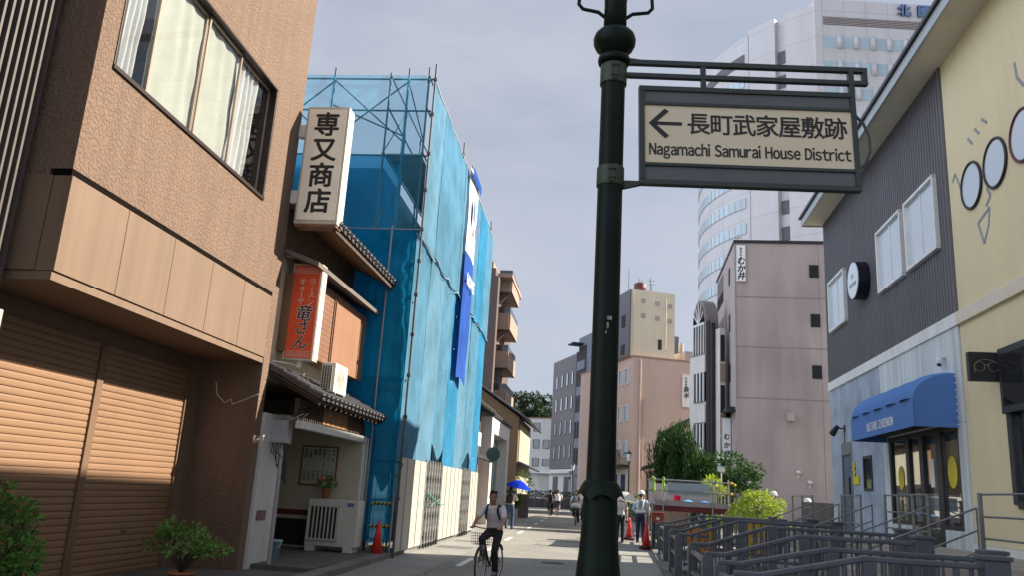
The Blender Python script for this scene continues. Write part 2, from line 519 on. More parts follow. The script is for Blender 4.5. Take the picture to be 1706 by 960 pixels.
M['sign_cream'] = mat("sign_face_cream", (0.80, 0.765, 0.66), 0.4, 0.03, streak=0.04)
M['sign_rim'] = mat("sign_rim_metal", (0.5, 0.47, 0.41), 0.5, 0.10, streak=0.2)
M['rust'] = mat("rusty_steel", (0.20, 0.10, 0.055), 0.8, 0.3, 6)
M['black'] = mat("black_lettering", (0.012, 0.012, 0.012), 0.5, 0.02)
M['red_sign'] = mat("red_sign_face", (0.66, 0.075, 0.022), 0.4, 0.06)
M['pale_letter'] = mat("pale_lettering", (0.62, 0.50, 0.42), 0.5, 0.02)
M['white'] = mat("white_lettering", (0.8, 0.8, 0.8), 0.5, 0.02)
M['cream_wall'] = mat("cream_plaster", (0.56, 0.50, 0.37), 0.85, 0.08, 1.5, bump=0.15, bs=40)
M['white_wall'] = mat("white_plaster", (0.60, 0.59, 0.55), 0.8, 0.06, 1.2, streak=0.10)
M['dark_wood'] = mat("dark_old_wood", (0.075, 0.05, 0.035), 0.8, 0.25, 6, streak=0.25)
M['wood'] = mat("eave_wood", (0.24, 0.12, 0.05), 0.75, 0.2, 5, streak=0.2)
M['orange_shutter'] = mat("orange_metal_shutter", (0.19, 0.092, 0.052), 0.6, 0.06, 2, streak=0.12)
M['roof_tile'] = mat("grey_black_roof_tile", (0.055, 0.055, 0.058), 0.4, 0.25, 6, spec=0.5)
M['terracotta'] = mat("terracotta", (0.45, 0.19, 0.09), 0.8, 0.1, 8)
M['soil'] = mat("soil", (0.05, 0.035, 0.025), 0.95)
M['red_stripe'] = mat("dark_red_board", (0.16, 0.025, 0.022), 0.5)
M['blue_plastic'] = mat("pale_blue_plastic", (0.30, 0.46, 0.56), 0.45)
M['asphalt'] = mat("asphalt", (0.224, 0.212, 0.190), 0.9, 0.16, 0.5, 0.16, 55, bump=0.25, bs=120, bdist=0.004)
add_cracks(M['asphalt'])
M['pave_left'] = mat("pale_paving", (0.24, 0.235, 0.215), 0.88, 0.12, 0.8, 0.10, 40, bump=0.15, bs=80)
M['ground'] = mat("ground_concrete", (0.20, 0.195, 0.185), 0.9, 0.15, 0.3, 0.1, 30)
M['porch_floor'] = mat("porch_concrete", (0.10, 0.095, 0.09), 0.85, 0.2, 2, 0.1, 30)
M['kerb'] = mat("kerb_concrete", (0.16, 0.155, 0.145), 0.9, 0.2, 2, 0.12, 30, bump=0.3, bs=40)
M['paint_white'] = mat("road_paint", (0.62, 0.61, 0.58), 0.8, 0.15, 8, 0.1, 60)
M['iron'] = mat("cast_iron", (0.07, 0.068, 0.065), 0.7, 0.2, 20, bump=0.3, bs=60)
M['water'] = mat("canal_water", (0.03, 0.04, 0.035), 0.08, 0.1, bump=0.15, bs=6)
M['canal_wall'] = mat("canal_stone", (0.14, 0.135, 0.125), 0.9, 0.25, 1.5, 0.12, 20, bump=0.4, bs=12, streak=0.3)
M['pole_pipe'] = mat("galvanised_pipe", (0.30, 0.31, 0.32), 0.5, 0.15, 5, metal=0.5)
M['pole_pipe_dark'] = mat("weathered_scaffold_pipe", (0.10, 0.11, 0.12), 0.6, 0.2, 5, metal=0.3)
M['net_front'] = net_mat("turquoise_net", (0.105, 0.25, 0.37), (0.35, 0.75, 0.85), 0.10, 0.3)
M['net_front3'] = net_mat("pale_turquoise_net", (0.14, 0.285, 0.40), (0.4, 0.75, 0.85), 0.12, 0.3)
M['net_front2'] = net_mat("bright_blue_net", (0.05, 0.24, 0.42), (0.2, 0.7, 0.9), 0.10, 0.3)
M['net_side'] = net_mat("shaded_blue_net", (0.012, 0.29, 0.55), (0.32, 0.72, 0.92), 0.30, 0.45)  # same side cloth as the top net, colour deepened to paint in its shade
M['net_top'] = net_mat("skylit_blue_net", (0.11, 0.50, 0.74), (0.70, 0.90, 0.98), 0.78, 0.5)  # same side cloth, colour lightened and cleared to look lit by sky behind
M['fence_panel'] = mat("cream_steel_panel", (0.40, 0.385, 0.335), 0.5, 0.04, 1.5, streak=0.08)
M['gate'] = mat("grey_steel_gate", (0.42, 0.41, 0.39), 0.5, 0.1, metal=0.3)
M['banner_white'] = net_mat("white_banner_cloth", (0.72, 0.72, 0.72), (0.9, 0.9, 0.9), 0.02, 0.3)
M['banner_blue'] = net_mat("blue_banner_cloth", (0.04, 0.10, 0.38), (0.1, 0.3, 0.9), 0.02, 0.25)
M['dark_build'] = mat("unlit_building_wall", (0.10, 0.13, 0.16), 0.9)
M['yellow'] = mat("hazard_yellow", (0.60, 0.42, 0.02), 0.6)
M['cone'] = mat("red_cone_plastic", (0.66, 0.035, 0.03), 0.4, 0.05)
M['rubber'] = mat("black_rubber", (0.02, 0.02, 0.02), 0.75)
M['green_paint'] = mat("dark_green_paint", (0.0045, 0.010, 0.0065), 0.42, 0.35, 4, 0.15, 30, bump=0.10, bs=30, spec=0.12)
M['sign_frame'] = mat("sign_frame_green_black", (0.018, 0.026, 0.022), 0.4, 0.2, spec=0.5)
M['sign_grey'] = mat("sign_grey_panel", (0.085, 0.088, 0.095), 0.5, 0.1)
M['sign_tan'] = mat("sign_tan_panel", (0.58, 0.495, 0.355), 0.55, 0.02, 2, 0.01)
M['clad'] = mat("grey_corrugated_cladding", (0.115, 0.11, 0.12), 0.5, 0.06, 0.8, metal=0.1, streak=0.08)
M['white_trim'] = mat("white_trim", (0.72, 0.73, 0.71), 0.6, 0.05, streak=0.12)
M['blue_concrete'] = mat("blue_grey_plaster", (0.33, 0.38, 0.46), 0.85, 0.22, 1.6, 0.06, 25, streak=0.18)
M['pale_concrete'] = mat("pale_streaked_panel", (0.60, 0.645, 0.645), 0.8, 0.06, 0.9, streak=0.28)
M['yellow_wall'] = mat("mustard_plaster", (0.68, 0.585, 0.37), 0.85, 0.05, 0.5, 0.04, 30, streak=0.025)
M['soffit'] = mat("beige_soffit", (0.62, 0.58, 0.48), 0.8, 0.05, streak=0.0)
M['fascia'] = mat("fascia_metal", (0.42, 0.45, 0.46), 0.4, 0.06, metal=0.4)
M['roof_dark'] = mat("dark_metal_roof", (0.05, 0.05, 0.06), 0.5)
M['awning'] = mat("blue_awning_canvas", (0.08, 0.19, 0.47), 0.8, 0.07, 1.2, 0.05, 60)
M['mark_grey'] = mat("grey_drawn_mark", (0.27, 0.29, 0.31), 0.7, 0.08)
M['rail_paint'] = mat("slate_blue_rail_paint", (0.078, 0.088, 0.108), 0.42, 0.15, 6, spec=0.5)
M['deck'] = mat("terrace_concrete", (0.33, 0.30, 0.26), 0.85, 0.12, 1.5, 0.08, 30)
M['steel_rail'] = mat("grey_steel_rail", (0.19, 0.195, 0.205), 0.45, 0.1, metal=0.5)
M['grey_tile'] = tile_mat("grey_mauve_tile", (0.40, 0.33, 0.305), (0.355, 0.29, 0.27), 0.14, 2.9, var=0.008, streak=0.3, off=0.0, gap=0.10)
M['grey_side'] = mat("grey_mauve_render", (0.42, 0.365, 0.345), 0.8, 0.08, 0.6, streak=0.15)
M['tower_panel'] = tile_mat("tower_white_panel", (0.54, 0.53, 0.535), (0.46, 0.45, 0.455), 3.0, 4.0, var=0.02, streak=0.05, off=0.0, gap=0.03, bump=0.1)
M['tower_glass'] = mat("tower_blue_glass", (0.36, 0.47, 0.52), 0.12, 0.15, 0.3, coat=0.6, spec=0.8)
M['tower_slot'] = mat("tower_dark_slot", (0.11, 0.11, 0.12), 0.6)
M['peach'] = mat("peach_render", (0.55, 0.425, 0.36), 0.85, 0.06, 0.5, streak=0.035)
M['tower_cream'] = mat("cream_render", (0.70, 0.63, 0.48), 0.85, 0.06, 0.4, streak=0.07)
M['slate'] = mat("slate_grey_cladding", (0.10, 0.105, 0.125), 0.6, 0.1)
M['greybrown'] = tile_mat("grey_brown_tile", (0.115, 0.102, 0.105), (0.085, 0.076, 0.078), 0.6, 0.4, var=0.08, streak=0.12)
M['dkbrown'] = mat("dark_red_brown", (0.030, 0.022, 0.023), 0.7)
M['bluegrey'] = mat("blue_grey_wall", (0.14, 0.16, 0.19), 0.7)
M['house_brown'] = mat("brown_earth_plaster", (0.20, 0.125, 0.07), 0.9, 0.06, 0.6, streak=0.06)
M['apt_brown'] = tile_mat("brown_apartment_tile", (0.12, 0.085, 0.075), (0.085, 0.06, 0.05), 0.4, 0.2, var=0.08, streak=0.1)
M['apt_balcony'] = mat("peach_balcony_panel", (0.33, 0.24, 0.19), 0.7, 0.06, streak=0.1)
M['bark'] = mat("bark", (0.07, 0.05, 0.035), 0.9, 0.3, 8, bump=0.4, bs=25)
M['leaf_bush'] = leaf_mat("bush_leaves", (0.10, 0.19, 0.042))
M['leaf_small'] = leaf_mat("small_plant_leaves", (0.16, 0.27, 0.075))
M['leaf_willow'] = leaf_mat("willow_leaves", (0.038, 0.085, 0.022))
M['leaf_dark'] = leaf_mat("far_tree_leaves", (0.022, 0.042, 0.018))
M['leaf_yellow'] = leaf_mat("yellow_green_leaves", (0.38, 0.42, 0.05), 0.45)
M['hedge'] = leaf_mat("hedge_leaves", (0.07, 0.13, 0.02))
M['pink'] = mat("pink_petals", (0.62, 0.10, 0.12), 0.7, 0.2, 30)
M['white_petal'] = mat("white_petals", (0.75, 0.70, 0.58), 0.7, 0.1, 30)
M['skin'] = mat("skin", (0.36, 0.20, 0.135), 0.6, 0.06, 8)
M['skin_light'] = mat("skin_light", (0.46, 0.29, 0.21), 0.6, 0.06, 8)
M['hair'] = mat("black_hair", (0.012, 0.010, 0.009), 0.5, 0.2, 30)
M['hair_brown'] = mat("brown_hair", (0.035, 0.018, 0.010), 0.5, 0.2, 30)
M['shirt'] = mat("white_shirt", (0.60, 0.58, 0.60), 0.85, 0.05, 6)
M['shirt_blue'] = mat("pale_blue_shirt", (0.36, 0.45, 0.62), 0.85, 0.05, 6)
M['shirt_cream'] = mat("cream_shirt", (0.55, 0.46, 0.33), 0.85, 0.05, 6)
M['trouser'] = mat("black_trousers", (0.018, 0.017, 0.020), 0.8, 0.15, 6)
M['navy'] = mat("navy_cloth", (0.016, 0.022, 0.048), 0.8, 0.15, 6)
M['jeans'] = mat("blue_jeans", (0.05, 0.08, 0.15), 0.85, 0.15, 6)
M['shoe_grey'] = mat("grey_shoe", (0.17, 0.18, 0.20), 0.7)
M['eye'] = mat("dark_eye", (0.01, 0.01, 0.01), 0.3)
M['lip'] = mat("lip", (0.22, 0.085, 0.07), 0.6)
M['helmet'] = mat("white_helmet", (0.75, 0.75, 0.74), 0.3, 0.03, coat=0.3)
M['reflect'] = mat("white_reflective_strap", (0.75, 0.76, 0.72), 0.5)
M['umb_blue'] = net_mat("blue_umbrella_cloth", (0.02, 0.06, 0.62), (0.1, 0.2, 1), 0.02, 0.4)
M['umb_white'] = net_mat("white_umbrella_cloth", (0.75, 0.72, 0.68), (1, 1, 1), 0.03, 0.4)
M['bike'] = mat("black_bicycle_paint", (0.02, 0.02, 0.022), 0.35, spec=0.5)
M['chrome'] = mat("bright_steel", (0.55, 0.55, 0.56), 0.25, metal=0.9)
M['red_tank'] = mat("rusty_red_tank", (0.13, 0.035, 0.03), 0.6, 0.25, 3, streak=0.3)
M['maroon'] = mat("maroon_beam", (0.14, 0.018, 0.024), 0.5, 0.1)
M['site_grey'] = mat("grey_site_panel", (0.33, 0.30, 0.31), 0.6, 0.06)
M['site_blue'] = mat("pale_blue_sheet", (0.36, 0.42, 0.47), 0.6, 0.06)
M['tarp'] = mat("blue_tarp", (0.03, 0.17, 0.50), 0.5, 0.15)
M['tarp_light'] = mat("light_blue_tarp", (0.10, 0.36, 0.66), 0.5, 0.15)
M['red_plastic'] = mat("red_plastic", (0.70, 0.02, 0.06), 0.4)
M['crate_red'] = mat("brick_red_crate", (0.24, 0.04, 0.022), 0.6)
M['orange'] = mat("orange_plastic", (0.62, 0.24, 0.02), 0.5)
M['amber'] = mat("amber_plastic", (0.52, 0.33, 0.02), 0.5)
M['lime'] = mat("lime_tape", (0.32, 0.55, 0.10), 0.6)
M['sticker_yellow'] = mat("yellow_sticker", (0.62, 0.50, 0.02), 0.5)
M['green_pole'] = mat("green_sign_pole", (0.03, 0.085, 0.075), 0.5)
M['kitchen'] = mat("shop_interior", (0.68, 0.68, 0.62), 0.8, 0.1)
M['forest'] = mat("hill_forest_floor", (0.03, 0.05, 0.02), 0.95, 0.3, 0.2)
M['flag_blue'] = mat("dark_blue_noren", (0.02, 0.03, 0.12), 0.8)
# ================================================================== ground, road, canal
def sheet(name, pts, m, z):
    mb = MB(); mb.add([Vector((p.x, p.y, z)) for p in pts], [tuple(range(len(pts)))])
    return solo(mb, name, m, None, None, W, (0, 0, 0), kind='structure', fix=False)

CT0, CT1 = 1.22, 4.25                      # canal edges in the right-hand frame
mb = MB()
for t0, t1, s0, s1 in ((-420, CT0, -60, 520), (CT1, 420, -60, 520), (CT0, CT1, 62, 520), (CT0, CT1, -60, -12)):
    mb.add([B.P(t0, s0), B.P(t1, s0), B.P(t1, s1), B.P(t0, s1)], [(0, 1, 2, 3)])
solo(mb, "ground", M['ground'], None, None, W, (0, 0, 0), kind='structure', fix=False)
mb = MB(); mb.box(CT0 - .02, CT1 + .02, -12.02, 62.02, -1.9, -1.25)
solo(mb, "canal_water", M['water'], None, None, B, (0, 0, 0), kind='structure')
mb = MB()
mb.box(CT0 - .3, CT0, -12, 62, -1.6, -0.01); mb.box(CT1, CT1 + .3, -12, 62, -1.6, -0.01)
mb.box(CT0, CT1, 62.0, 62.3, -1.6, -0.01); mb.box(CT0, CT1, -12.3, -12, -1.6, -0.01)
solo(mb, "canal_bank", M['canal_wall'], None, None, B, (0, 0, 0), kind='structure')
road = [A.P(-3.05, -12), B.P(-0.9, -12), B.P(-0.9, 66), A.P(-2.2, 92), A.P(-8, 106), A.P(-60, 124),
        A.P(-60, 110), A.P(-14, 93), A.P(-6.5, 84), A.P(-4.2, 70), A.P(-3.05, 56)]
sheet("road", road, M['asphalt'], 0.004)
sheet("pavement_left", [A.P(-4.22, -12), A.P(-3.05, -12), A.P(-3.05, 56), A.P(-4.2, 70), A.P(-7, 76), A.P(-5.2, 56)], M['pave_left'], 0.008)
sheet("pavement_right", [B.P(-0.9, -12), B.P(0.86, -12), B.P(0.86, 62), B.P(-0.9, 66)], M['pave_left'], 0.008)
# painted centre dashes and a few utility patches
mb = MB(); LN = Fr(6.1)
for k in range(14):
    s = 12.0 + 4.72 * k
    a, b = s - 0.1, s + 2.0
    tt = -2.52 + 0.02 * mnoise.noise(Vector((s, 0, 0)))
    mb.add([(tt - .07, a, .010), (tt + .07, a, .010), (tt + .065, b, .010), (tt - .065, b, .010)], [(0, 1, 2, 3)])
solo(mb, "road_markings", M['paint_white'], None, None, LN, (0, 0, 0), kind='structure', fix=False)
mb = MB()
for t, s, w, l in ((-1.2, 25.0, 1.3, .02), (-1.2, 27.2, 1.3, .02), (-.9, 34, 1.6, .9), (-1.9, 38.5, 1.1, .8), (-3.6, 21.3, .9, .7), (-3.7, 24.2, .8, .6), (-.35, 30.2, .7, .6)):
    mb.box(t - w / 2, t + w / 2, s, s + l, .0, .0125)
solo(mb, "road_patches", mat("darker_tar_patch", (0.135, 0.13, 0.122), 0.9, 0.2, 3), None, None, A, (0, 0, 0), kind='structure')
# raised kerb under the building line, porch apron
mb = MB(); mb.box(-4.42, -4.16, -6, 13.2, 0, .11)
for i in range(16): mb.box(-4.44 - .028 * i, -4.16 - .028 * i, 13.21 + i * 1.2, 14.40 + i * 1.2, 0, .11 + .003 * (i % 2))
solo(mb, "kerb_left", M['kerb'], None, None, A, (0, 0, 0), kind='structure', bevel=.012)
mb = MB(); mb.box(-9.5, -4.42, -6, 13.2, -.05, .05)
solo(mb, "forecourt", M['porch_floor'], None, None, A, (0, 0, 0), kind='structure')
mb = MB(); mb.box(-9.5, -4.45, 13.22, 17.3, -.05, .12)
solo(mb, "porch_floor", M['porch_floor'], None, None, A, (0, 0, 0), kind='structure')
mb = MB()
for i in range(34): mb.box(.84, 1.21, 3 + i * 1.5, 4.49 + i * 1.5, -.02, .085 + .006 * (i % 3))
solo(mb, "kerb_canal", M['kerb'], None, None, B, (0, 0, 0), kind='structure', bevel=.012)
# drain grate in the road
g = thing("drain_grate", "slotted iron drain grate in the shaded road beside the lamp post base", "drain", A, (-.95, 18.9, 0))
mb = MB(); mb.box(-1.2, -.7, 18.72, 19.12, 0, .006); part(mb, "frame", M['iron'], g)
mb = MB()
for k in range(10): mb.box(-1.17 + k * .046, -1.145 + k * .046, 18.75, 19.09, .007, .013)
part(mb, "grille_slots", M['dark_gap'], g)

# ================================================================== brown shop building (left)
FT = -5.55
g = thing("brown_building", "brown stucco shop building with wide window above pulled down shutters", "building", A, (FT, 10.2, 0))
mb = MB()
mb.box(FT - .25, FT, 7.4, 12.8, 4.5, 5.87); mb.box(FT - .25, FT, 7.4, 12.8, 7.78, 10.9)
mb.box(FT - .25, FT, 7.4, 7.72, 5.87, 7.78); mb.box(FT - .25, FT, 11.91, 12.8, 5.87, 7.78)
mb.box(-14, FT - .252, 7.4, 7.65, 3.40, 10.9)
mb.box(-14, FT, 12.802, 13.05, 0, 10.9)
mb.box(-14, -13.8, 7.66, 12.8, 0, 10.9)
mb.box(-6.95, -6.56, 12.45, 12.80, 0, 3.39)
part(mb, "wall", M['stucco'], g)
mb = MB()
ds = 5.38 / 5
for k in range(5): mb.box(FT - .2, FT + .012, 7.405 + k * ds, 7.405 + (k + 1) * ds - .008, 3.395, 4.425)
mb.box(-7.4, FT - .205, 7.39, 7.395 + .1, 3.395, 4.425)
part(mb, "fascia_band", M['brown_panel'], g, bevel=.006)
mb = MB(); mb.box(FT - .22, FT - .006, 7.405, 12.78, 4.428, 4.498); mb.box(FT - .24, FT - .02, 12.785, 12.801, 3.4, 4.5)
part(mb, "joint", M['dark_line'], g)
mb = MB(); mb.box(-7.4, FT - .01, 7.41, 12.8, 3.30, 3.388); mb.box(-14, -7.41, 7.66, 12.8, 3.2, 3.39)
part(mb, "soffit", M['brown_panel'], g)
mb = MB(); mb.box(-14, FT - .02, 7.42, 13.03, 10.6, 10.88); mb.box(-13.8, -8.2, 7.66, 12.8, 3.4, 3.6); mb.box(-8.3, -8.2, 7.66, 12.8, 3.6, 10.6)
part(mb, "roof_slab", M['dark_build'], g)
mb = MB(); mb.box(-6.95, -6.64, 7.41, 12.45, 3.04, 3.299); mb.box(-6.80, -6.70, 7.41, 12.45, .05, 3.04)
part(mb, "shutter_housing", M['shutter_rail'], g)
def shutter(s0, s1):
    mb = MB(); z = .06; p = .0865
    vs = []; prof = []
    while z < 3.04:
        prof += [(-6.615, z), (-6.603, z + .005), (-6.599, z + .024), (-6.599, z + .058), (-6.603, z + .079), (-6.615, z + .083)]
        z += p
    n = len(prof)
    vs = [(t, s0, zz) for t, zz in prof] + [(t, s1, zz) for t, zz in prof]
    mb.add(vs, [(i, i + 1, n + i + 1, n + i) for i in range(n - 1)])
    o = part(mb, "shutter", M['shutter'], g, fix=False)
    mb = MB(); mb.box(-6.63, -6.585, s0, s1, .05, .10); mb.box(-6.598, -6.575, (s0 + s1) / 2 - .05, (s0 + s1) / 2 + .05, .62, .65)
    part(mb, "bottom_bar", M['shutter_rail'], o)
shutter(7.45, 10.02); shutter(10.17, 12.38)
for y0, y1 in ((10.025, 10.165), (12.385, 12.449)):
    mb = MB(); mb.box(-6.66, -6.57, y0, y1, .05, 3.05); part(mb, "guide_rail", M['shutter_rail'], g, bevel=.006)
# big upper window

mb = MB()
mb.box(FT - .16, FT + .03, 7.70, 11.93, 5.83, 5.885); mb.box(FT - .16, FT + .015, 7.70, 11.93, 7.765, 7.80)
mb.box(FT - .16, FT + .015, 7.70, 7.745, 5.885, 7.765); mb.box(FT - .16, FT + .015, 11.885, 11.93, 5.885, 7.765)
win = part(mb, "window", M['bronze'], g, bevel=.004)
edges = [7.745, 8.52, 9.67, 10.74, 11.885]
mb = MB()
for i in range(4):
    a, b = edges[i], edges[i + 1]
    d = 0 if i % 2 == 0 else .03
    for x0, x1, z0, z1 in ((a, a + .035, 5.89, 7.76), (b - .035, b, 5.89, 7.76), (a, b, 5.89, 5.93), (a, b, 7.72, 7.76)):
        mb.box(FT - .10 - d, FT - .075 - d, x0, x1, z0, z1)
part(mb, "sash", mat("pale_bronze_sash", (0.33, 0.27, 0.21), 0.4, metal=0.4), win)
for i in range(4):
    a, b = edges[i] + .03, edges[i + 1] - .03
    d = 0 if i % 2 == 0 else .03
    mb = MB(); mb.box(FT - .092 - d, FT - .086 - d, a, b, 5.925, 7.725); part(mb, "pane", M['glass'], win)
def curtain(s0, s1, t, m, amp=.035, k=34, taper=0.0):
    mb = MB()
    def fn(u, v):
        s = s0 + (s1 - taper * (1 - v) - s0) * u
        return (t + amp * math.sin(u * k + 1.1 * math.sin(v * 3 + u * 6)) + .015 * mnoise.noise(Vector((s * 4, v * 5, 0))), s, 5.88 + 1.9 * v)
    mb.grid(fn, 90, 10); part(mb, "curtain", m, win, fix=False)
curtain(7.74, 8.42, FT - .19, M['curtain'], taper=.14)
curtain(8.50, 9.66, FT - .155, M['blind'], .015, 20)
curtain(9.66, 10.74, FT - .155, M['blind'], .012, 16)
curtain(10.76, 11.52, FT - .19, M['curtain'], .04, 26, taper=.10)
# loose cable on the return wall
mb = MB(); mb.tube([(-6.3, 12.78, 2.95), (-6.25, 12.77, 2.75), (-6.1, 12.77, 2.62), (-6.0, 12.77, 2.68), (-5.96, 12.77, 2.6), (-5.56, 12.78, 2.78)], .008, 6)
part(mb, "loose_cable", M['white_metal'], g)

# dark slatted building at the far left
g = thing("louvred_building", "dark building front of close upright grey fins at the left edge", "building", A, (-6.0, 6.4, 0))
mb = MB(); mb.box(-14, -6.10, 3.0, 7.34, 2.62, 12.0); mb.box(-14, -6.6, 3.0, 7.34, 0, 2.62); part(mb, "wall", M['dark_line'], g)
for k in range(34):
    s = 3.95 + k * .1
    mb = MB(); mb.box(-6.085, -5.985, s, s + .030, 2.98, 11.9); part(mb, "fin", M['grey_fin'], g)
mb = MB(); mb.box(-6.1, -5.93, 3.0, 7.34, 2.60, 2.95); part(mb, "lintel", mat("pale_grey_lintel", (.36, .35, .31), .6), g, bevel=.01)

# vertical shop sign on the brown building
g = thing("vertical_shop_sign", "tall cream box sign with four black characters on brown building corner", "sign", A, (-5.05, 13.1, 5.8))
mb = MB(); mb.box(-5.42, -4.64, 12.97, 13.27, 5.80, 8.02); part(mb, "box", M['sign_rim'], g, bevel=.012)
mb = MB(); mb.box(-5.375, -4.685, 12.955, 12.9695, 5.87, 7.965); part(mb, "face", M['sign_cream'], g)
mb = MB(); mb.box(-4.64, -4.63, 13.01, 13.23, 5.86, 7.97); part(mb, "side_panel", M['white_metal'], g)
mb = MB(); mb.box(-5.40, -4.66, 12.99, 13.25, 5.76, 5.799); part(mb, "base_tray", M['rust'], g)
mb = MB()
for i, ch in enumerate("専又商店"): mb.text(ch, (-5.025, 12.954, 7.64 - i * .485), (1, 0, 0), (0, 0, 1), .475, .026, .003)
part(mb, "lettering", M['black'], g, fix=False)
for z in (7.56, 6.30):
    mb = MB(); mb.box(-5.549, -5.421, 12.99, 13.12, z - .12, z + .12); part(mb, "bracket", M['white_metal'], g, bevel=.01)

# ================================================================== ramen house
g = thing("ramen_house", "narrow old two storey house with open white porch and tiled eaves", "building", A, (-5.0, 15.2, .12))
def tile_roof(parent, s0, s1, ta, za, tb, zb, m, pitch=.235, name="roof"):
    """(ta,za) ridge side, (tb,zb) eave side."""
    mb = MB(); L = math.hypot(tb - ta, zb - za); nz = Vector((-(zb - za) / L, 0, (tb - ta) / L))
    if nz.z < 0: nz = -nz
    mb.prism([(ta, za - .05), (tb, zb - .05), (tb, zb), (ta, za)], 'y', s0, s1)
    n = int((s1 - s0) / pitch); rows = max(2, int(L / .22))
    for k in range(n + 1):
        s = s0 + .05 + (s1 - s0 - .1) * k / n
        for r in range(rows):
            u0, u1 = r / rows, (r + 1.12) / rows
            a = Vector((ta + (tb - ta) * u0, s, za + (zb - za) * u0)) + nz * .012
            b = Vector((ta + (tb - ta) * min(u1, 1.02), s, za + (zb - za) * min(u1, 1.02))) + nz * .03
            mb.tube([a, b], [.058, .066], 8)
        e = Vector((tb, s, zb)) + nz * .015
        mb.ring(e + Vector(((tb - ta) / L, 0, (zb - za) / L)) * .03, .045, .016, (0, 1, 0), nz, 12, 5)
        if k < n:
            s2 = s + (s1 - s0) / n / 2
            mb.bar(Vector((ta, s2, za)) + nz * .012, Vector((tb, s2, zb)) + nz * .012, pitch * .5, .02, nz)
            mb.box(tb - .012, tb + .012, s2 - pitch * .3, s2 + pitch * .3, zb - .05, zb + .02)
    return part(mb, name, m, parent, fix=False)
mb = MB()
mb.box(-9.4, -5.42, 17.0, 17.22, .12, 3.1); mb.box(-5.42, -4.97, 17.0, 17.22, .12, 2.44)
mb.box(-9.4, -9.2, 13.3, 17.0, .12, 3.1); mb.box(-9.2, -5.06, 13.93, 17.0, 2.46, 2.56)
mb.box(-9.4, -5.62, 13.12, 17.22, 3.1, 5.35)
part(mb, "wall", M['cream_wall'], g)
mb = MB(); mb.box(-9.4, -5.5, 13.07, 13.92, .0, 2.52); part(mb, "party_wall", M['white_wall'], g)
mb = MB(); mb.box(-9.4, -5.6, 13.1, 17.22, 5.36, 6.4); part(mb, "upper_wall", M['dark_wood'], g)
mb = MB()
mb.box(-5.06, -4.93, 13.28, 17.24, 2.30, 2.43); mb.box(-5.06, -4.93, 17.1, 17.25, .12, 2.30)
part(mb, "porch_frame", M['white_metal'], g, bevel=.01)
mb = MB(); mb.box(-5.12, -5.04, 13.3, 17.2, 2.435, 2.80)
for k in range(40):
    if 14.5 < 13.4 + k * .1 < 15.9: continue
    mb.box(-5.04, -5.015, 13.4 + k * .1, 13.44 + k * .1, 2.44, 2.72)
part(mb, "transom_lattice", M['dark_wood'], g)
mb = MB(); mb.box(-5.04, -5.005, 14.5, 15.95, 2.47, 2.76); part(mb, "wooden_name_board", M['wood'], g)
tile_roof(g, 13.12, 17.3, -5.6, 3.32, -4.62, 2.83, M['roof_tile'], name="porch_roof")
mb = MB(); mb.prism([(-5.58, 3.20), (-4.66, 2.745), (-4.66, 2.785), (-5.58, 3.24)], 'y', 13.15, 17.28)
for k in range(14): mb.bar((-5.5, 13.28 + k * .3, 3.12), (-4.68, 13.28 + k * .3, 2.72), .06, .05)
part(mb, "porch_rafters", M['dark_wood'], g)
def slatted(s0, s1, m, name):
    mb = MB(); mb.box(-5.61, -5.215, s0, s1, 3.62, 5.02)
    for k in range(14 if m is M['orange_shutter'] else 0): mb.box(-5.216, -5.211, s0 + .02, s1 - .02, 3.64 + k * .099, 3.64 + k * .099 + .085)
    mb.box(-5.216, -5.19, s0, s0 + .035, 3.6, 5.03); mb.box(-5.216, -5.19, s1 - .035, s1, 3.6, 5.03)
    part(mb, name, m, g)
slatted(13.4, 15.0, M['orange_shutter'], "storm_shutter"); slatted(15.07, 17.12, mat("plain_orange_brown_board", (.25, .125, .068), .65, .07, 1.5, streak=.1), "storm_shutter")
mb = MB(); mb.prism([(-5.6, 5.32), (-4.93, 5.08), (-4.93, 5.16), (-5.6, 5.41)], 'y', 13.12, 17.28); part(mb, "upper_eave", mat("weathered_eave", (.13, .11, .095), .7, .15), g)
mb = MB(); mb.prism([(-5.6, 6.16), (-4.72, 5.74), (-4.72, 5.79), (-5.6, 6.21)], 'y', 13.12, 17.28); part(mb, "eave_board", M['wood'], g)
mb = MB(); mb.box(-4.735, -4.69, 13.12, 17.3, 5.70, 5.80); part(mb, "gutter_board", M['dark_wood'], g)
tile_roof(g, 13.12, 17.32, -8.2, 7.52, -4.66, 5.84, M['roof_tile'], name="roof")
mb = MB(); mb.box(-9.19, -5.95, 16.975, 16.998, .76, .865); part(mb, "wainscot_rail", M['red_stripe'], g)
mb = MB(); mb.box(-6.62, -5.93, 16.95, 16.998, .17, .68); part(mb, "dark_vent_panel", M['dark_gap'], g)
mb = MB()
mb.tube([(-5.30, 13.5, 2.42), (-5.30, 13.45, 2.2), (-5.27, 13.4, .02)], .035, 10)
part(mb, "drainpipe", mat("lilac_grey_pipe", (.33, .31, .33), .5), g)
mb = MB(); mb.tube([(-4.9, 17.2, 2.4), (-4.9, 17.2, .15)], .02, 8); mb.tube([(-4.86, 17.22, 2.2), (-4.86, 17.22, .15)], .014, 8); mb.tube([(-4.94, 17.16, 2.0), (-4.9, 17.1, 1.0), (-4.92, 17.12, .2)], .012, 6)
part(mb, "conduit", M['white_metal'], g)
mb = MB()
random.seed(3)
for k in range(7):
    a = Vector((-5.44 + .03 * k, 13.42, 2.06))
    mb.tube([a, a + Vector((random.uniform(-.05, .05), -.02, -.15)), a + Vector((random.uniform(-.02, .14), .0, -.26)), a + Vector((.08, .03, -.4 - .05 * k))], .008, 5)
